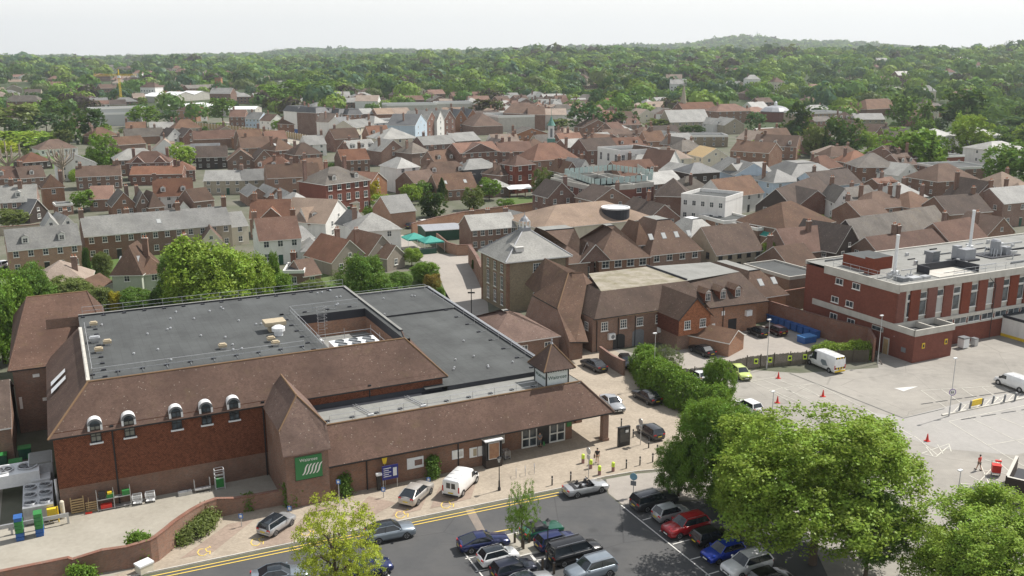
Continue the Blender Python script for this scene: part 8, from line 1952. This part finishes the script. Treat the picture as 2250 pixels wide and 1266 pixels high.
# hedge behind the drive
def hedge(name,label,pts,h,w_,tint,n,size=.13,cat='hedge'):
    P0=[at(*p) for p in pts];t=thing(name,label,cat,(*P0[0],0));r=np.random.default_rng(len(label));seg=[];
    for p,q in zip(P0,P0[1:]): seg.append(math.hypot(q[0]-p[0],q[1]-p[1]))
    tot=sum(seg);m=n//12;u=r.random(m)*tot;C=[]
    for uu in u:
        i=0
        while i<len(seg)-1 and uu>seg[i]: uu-=seg[i];i+=1
        p,q=P0[i],P0[i+1];f=uu/seg[i];bx,by=p[0]+(q[0]-p[0])*f,p[1]+(q[1]-p[1])*f;nx,ny=-(q[1]-p[1])/seg[i],(q[0]-p[0])/seg[i]
        a=r.uniform(0,math.pi);lump=1+.09*math.sin(bx*1.3)+.06*math.sin(by*2.1+bx);C.append((bx+nx*math.cos(a)*w_/2*lump,by+ny*math.cos(a)*w_/2*lump,max(.1,h*lump*(math.sin(a)**.6)*r.uniform(.35 if abs(math.cos(a))>.6 else .85,1.03)),nx*math.cos(a),ny*math.cos(a),math.sin(a)+.2))
    C=np.array(C);P=np.repeat(C[:,:3],12,0)+r.normal(size=(m*12,3))*.22;P[:,0]-=P0[0][0];P[:,1]-=P0[0][1];out=np.repeat(C[:,3:],12,0)
    me=quad_mesh('foliage',quads(P,out,r,size),.5*np.repeat(r.random(m),12)+.5*r.random(m*12));o=bpy.data.objects.new('foliage',me);COL.objects.link(o);o.parent=t;o.color=(*TC[tint],1)
    for i in range(max(1,int(tot/2.2))):
        a=MB();f=(i+.5)/max(1,int(tot/2.2));k=f*(len(P0)-1);j=min(int(k),len(P0)-2);g=k-j;x=P0[j][0]+(P0[j+1][0]-P0[j][0])*g-P0[0][0];y=P0[j][1]+(P0[j+1][1]-P0[j][1])*g-P0[0][1];a.tube((x,y,0),(x,y,h*.8),.06,'bark',5,.02);a.build('stem',t)
    return t
hedge('hedge','large overgrown hedge between the drive and the car park',[(1415,812),(1440,850),(1480,880),(1530,903),(1585,918)],3.7,4.2,'bright',52000)
hedge('ivy_mound','sprawling green creeper over the right end of the board fence',[(1785,796),(1815,792),(1850,789),(1880,788),(1908,788)],2.2,1.6,'light',16000,.12,'creeper')
hedge('ivy','ivy tumbling over the yard wall beside the white grit bin',[(292,1232),(330,1232)],2.1,1.0,'bright',5000,.11,'ivy')
hedge('ivy','ivy growing at the foot of the brick tower',[(633,1110),(655,1108)],2.3,.9,'mid',4500,.11,'ivy')
hedge('ivy','dark ivy bush on the store front left of the ticket machine',[(752,1088),(765,1085)],1.9,.9,'mid',3500,.1,'ivy')
hedge('ivy','dark ivy bush on the store front between two posters',[(942,1050),(958,1047)],2.0,1.0,'mid',3800,.1,'ivy')
hedge('ivy','small ivy tuft on the yard wall left of the tower',[(540,1120),(555,1118)],1.5,.6,'mid',1800,.1,'ivy')
hedge('weeds','weeds spilling at the bottom of the yard wall in the lower left corner',[(160,1285),(205,1280)],1.4,.9,'bright',3000,.11,'weeds')
hedge('bramble','pale brambles and weeds in the curve of the yard wall',[(388,1195),(420,1185),(445,1165),(460,1135)],1.2,1.7,'olive',7000,.1,'brambles')
hedge('bramble','bright green shoots at the left of the pale brambles',[(380,1200),(392,1180)],1.4,.9,'bright',2500,.11,'brambles')
hedge('garden_hedge','garden hedge running behind the supermarket roof',[(640,655),(700,648),(780,660),(880,645)],1.8,2.0,'mid',9000,.2)
# pollarded bare trees at the left
for cx,by,ty,l in ((22,400,318,'left bare pollarded tree with knobbly pale limbs'),(140,400,325,'right bare pollarded tree with knobbly pale limbs')):
    x,y=at(cx,by);H=hgt(cx,by,ty);t=thing('pollarded_tree',l,'tree',(x,y,0),0,'bare pollarded trees');a=MB();a.tube((0,0,0),(0,0,H*.5),.5,'barkl',8,.4);a.build('trunk',t);r=random.Random(cx);a=MB()
    for i in range(22):
        b=r.uniform(0,6.28);l1=r.uniform(1.5,4.2);z0=H*r.uniform(.35,.55);q=(math.cos(b)*l1,math.sin(b)*l1,z0+H*r.uniform(.15,.3));e=(q[0]*1.1,q[1]*1.1,q[2]+H*r.uniform(.1,.25));a.tube((0,0,z0),q,.22,'barkl',5,.16);a.tube(q,e,.18,'barkl',5,.22)
        for k in range(3): a.tube(e,(e[0]+r.uniform(-.6,.6),e[1]+r.uniform(-.6,.6),e[2]+r.uniform(.3,1.1)),.07,'barkl',4,.03)
    a.build('limbs',t)
# ---------------------------------------------------------------- terrain, woods and haze
def pxaz(x,y): return CX+F*x/y*(ct+0)/1.0*1.0 if y>0 else CX
M['woodfloor']=m_flat('woodland_floor',(.035,.055,.018),(.055,.07,.028),.8,.95,.02,False)
azs=np.linspace(-640,2900,80);Ds=[400,430,520,620,700,800,950,1100,1300,1500,1700,1900,2150,2400,2900,3400,3900,4400,4800,5400,6500,8500]
V=[];Fc=[]
for D in Ds:
    for p in azs:
        ax=(p-CX)/F/ct;d=math.sqrt(1+ax*ax);V.append((ax*D,D,(th(p,D) if D>430 else -.3)-.05+ (0 if D<700 else 0)))
n=len(azs)
for i in range(len(Ds)-1):
    for j in range(n-1): Fc.append((i*n+j,i*n+j+1,(i+1)*n+j+1,(i+1)*n+j))
me=bpy.data.meshes.new('hills');me.from_pydata(V,[],Fc);me.materials.append(M['woodfloor']);uvl=me.uv_layers.new(name='UVMap');co=np.array(V)[[l.vertex_index for l in me.loops]][:,:2];uvl.data.foreach_set('uv',co.reshape(-1).astype(np.float32));me.polygons.foreach_set('use_smooth',[True]*len(Fc))
o=bpy.data.objects.new('hills',me);COL.objects.link(o);tag(o,kind='structure')
sheet('countryside_ground',[(-9000,-300),(9000,-300),(9000,420),(-9000,420)],-.1,'grass',True)
# meadows seen as pale strips
for (pts,m_) in (([(1000,131),(1110,128),(1120,130),(1010,134)],'light'),([(760,134),(880,133),(880,136),(770,137)],'light')): pass
# individual trees at the edge of the woods and among the far houses
rng=random.Random(21)
def zone_tree(pts,n,tries,rmin,rmax,tints,group):
    poly=[at(*p) for p in pts];xs=[p[0] for p in poly];ys=[p[1] for p in poly];k=0
    for _ in range(tries):
        if k>=n: break
        x,y=rng.uniform(min(xs),max(xs)),rng.uniform(min(ys),max(ys))
        if not inpoly((x,y),poly) or any(inpoly((x,y),q) for q in KEEP): continue
        r=rng.uniform(rmin,rmax)
        if hit(x,y,r*.5,r*.5,0,0) or blocks(x,y,0,r,r*2.1,rng.random()): continue
        FOOT.append((x,y,r*.55,r*.55,0));ZT.append((x,y,r,rng.choice(tints),group));k+=1
ZT=[]
zone_tree([(300,255),(480,270),(700,335),(900,330),(1200,350),(1400,330),(1700,380),(2200,470),(1900,520),(1200,470),(640,430),(200,450),(-20,430),(-20,260)],95,9000,1.2,3.0,['mid','bright','olive','lime','dark'],'garden trees between the town roofs')
zone_tree([(-60,140),(420,185),(700,205),(1060,222),(1330,235),(1680,240),(2280,262),(2280,200),(1700,190),(1060,190),(700,180),(-60,120)],110,4000,5,8.5,['mid','mid','bright','olive','dark','blue','light','copper'],'trees along the edge of the far woods')
zone_tree([(1640,262),(2300,300),(2300,400),(2180,380),(1960,340),(1700,290)],26,1500,4,6.5,['mid','bright','dark','blue','light'],'trees among the right-hand houses')
zone_tree([(-60,180),(300,215),(380,260),(200,340),(-60,345)],40,2000,3,6.5,['mid','olive','dark','blue','light'],'trees among the left-hand houses')
WTN={'mid':'mid green','bright':'bright green','olive':'olive green','lime':'lime green','dark':'dark green','blue':'blue-green','light':'light green','copper':'purple-leaved'}
cn={}
for q in ZT:
    wr,d=where(q[0],q[1]);l='%s tree %s'%(WTN[q[3]],wr);cn.setdefault(l,[]).append((d,q))
for l,qs in cn.items():
    qs.sort(key=lambda z:z[0])
    for i,(d,q) in enumerate(qs):
        x,y,r,tn,g=q;lab=l if len(qs)==1 else (ORD[i]+' ' if i<20 else ORD[(i-20)%20]+' outermost ')+l
        px=pxaz(x,y);H=r*rng.uniform(1.35,1.9);tree_at(x,y,H,r,'round' if rng.random()<.85 else 'wide',tn,lab,lift=.03,group=g,z=max(-.1,th(px,y)-.4),vary=.25,tier=None)
# woodland masses: many crowns merged, each crown a cloud of leaf clumps
def wood(name,label,D0,D1,n,r0,r1,nq,seed,size,keepout=True):
    r=np.random.default_rng(seed);base=[]
    for s_ in range(5):
        m=nq;zz=1-r.random(m)**.8*1.35;aa=r.uniform(0,6.283,m);ee=np.sqrt(np.clip(1-zz*zz,.02,1));lump=1+.16*np.sin(aa*2+s_)*np.sin(zz*4+s_*2)+.12*np.sin(aa*5+s_*3+zz*6);d_=np.stack([ee*np.cos(aa),ee*np.sin(aa),zz],1)
        base.append((d_*lump[:,None]*(.86+.14*r.random(m))[:,None],d_))
    Qs=[];rn=[];tn=[];TT=np.array([TC[k] for k in('mid','mid','dark','dark','blue','olive','light','bright','copper','mid','blue','light')])
    cnt=0
    while cnt<n:
        D=math.sqrt(r.uniform(D0*D0,D1*D1));px=r.uniform(-120,2370);x=(px-CX)/F/ct*D
        if px<1500 and D<640 and r.random()<.75: continue
        rad=r.uniform(r0,r1)*(1 if r.random()<.8 else 1.35)
        if keepout and hit(x,D,rad*.5,rad*.5,0,0): 
            cnt+=.2;continue
        if blocks(x,D,th(px,D),rad,rad*1.9,r.random()): cnt+=.15;continue
        P,out=base[int(r.integers(5))];H=rad*r.uniform(1.15,1.7);a=r.uniform(0,6.28);c,s=math.cos(a),math.sin(a);Rm=np.array([[c,-s,0],[s,c,0],[0,0,1]])
        tall=1.25 if r.random()<.03 else 1
        P2=(P@Rm.T)*np.array([rad/ (1.4 if tall>1 else 1),rad/(1.4 if tall>1 else 1),H*.5*tall])+np.array([x,D,th(px,D)+H*.48*tall]);o2=out@Rm.T
        Qs.append(quads(P2,o2,r,size*rad*1.25,.22));rn.append(np.full(len(P2),.3+r.random()*.4)+r.random(len(P2))*.2);t=TT[int(r.integers(12))]*(.68+.42*r.random())*np.array([.95,.95,1.25]);tn.append(np.tile(np.append(t,1),(len(P2),1)));cnt+=1
    me=quad_mesh(name,np.concatenate(Qs),np.concatenate(rn),np.concatenate(tn));o=bpy.data.objects.new(name,me);COL.objects.link(o);o.color=(1,1,1,1);tag(o,label,'woodland',kind='stuff');return o
wood('near_woodland','belt of mixed green woodland beyond the town roofs',560,1050,1500,5.5,10,300,1,.125)
wood('woodland','rolling mass of mixed trees covering the middle distance',1000,1800,4600,6.5,11,150,2,.18,False)
wood('far_woodland','distant wooded slopes fading to blue-green',1700,3000,4200,9,15,60,3,.25,False)
wood('ridge_woodland','farthest wooded ridge along the skyline',3000,5000,7500,8,14,30,4,.34,False)
# houses glimpsed in the woods
rng=random.Random(31);k=0;lst=[]
while k<25:
    D=rng.uniform(720,1500);px=rng.choice([rng.uniform(1250,2250),rng.uniform(1300,2250),rng.uniform(0,700)]);x=(px-CX)/F/ct*D
    if hit(x,D,8,6,0,0): continue
    lst.append((x,D,px));FOOT.append((x,D,8,6,0));k+=1
cn={}
for x,D,px in lst:
    wr,d=where(x,D);rm=rng.choice(['tpink','tbrown','torange','slatel','tred']);wm=rng.choice(['white','cream','brick']);l='%s roofed house glimpsed in the woods %s'%(RN[rm].replace(' tiled',''),wr);cn.setdefault(l,[]).append((d,x,D,px,rm,wm))
for l,qs in cn.items():
    for i,(d,x,D,px,rm,wm) in enumerate(qs):
        merge_house(FARM,((x-6,D-4),rng.uniform(11,18),R(rng.uniform(-25,25)),7.5,10,4,rng.choice('gh'),rm,wm,x,D),th(px,D)+4.5)
tag(FARM.build('distant_houses'),'small far-off houses scattered between the woods beyond the town',kind='stuff')
# radio mast on the hill
D=4700;px=1629;x=(px-CX)/F/ct*D;t=thing('radio_mast','thin radio mast on top of the blue hill','mast',(x,D,th(px,D)));a=MB();a.tube((0,0,0),(0,0,48),1.1,'metal',5,.7);a.build('mast',t);a=MB();a.box(-2.5,2.5,-1,1,34,37,'metal');a.build('antenna',t)
# the hazy air
a=MB();a.box(-6500,6500,-400,9200,-42,320,'grass');o=a.build('haze');o.data.materials.clear();m=bpy.data.materials.new('haze_air');m.use_nodes=True;n_=m.node_tree.nodes;n_.remove(n_['Principled BSDF']);v=n_.new('ShaderNodeVolumePrincipled');v.inputs['Color'].default_value=(.84,.91,.97,1);v.inputs['Density'].default_value=.0001;v.inputs['Anisotropy'].default_value=.2
m.node_tree.links.new(v.outputs[0],n_['Material Output'].inputs['Volume']);o.data.materials.append(m);tag(o,'pale hazy air over the town and hills','haze',kind='stuff')
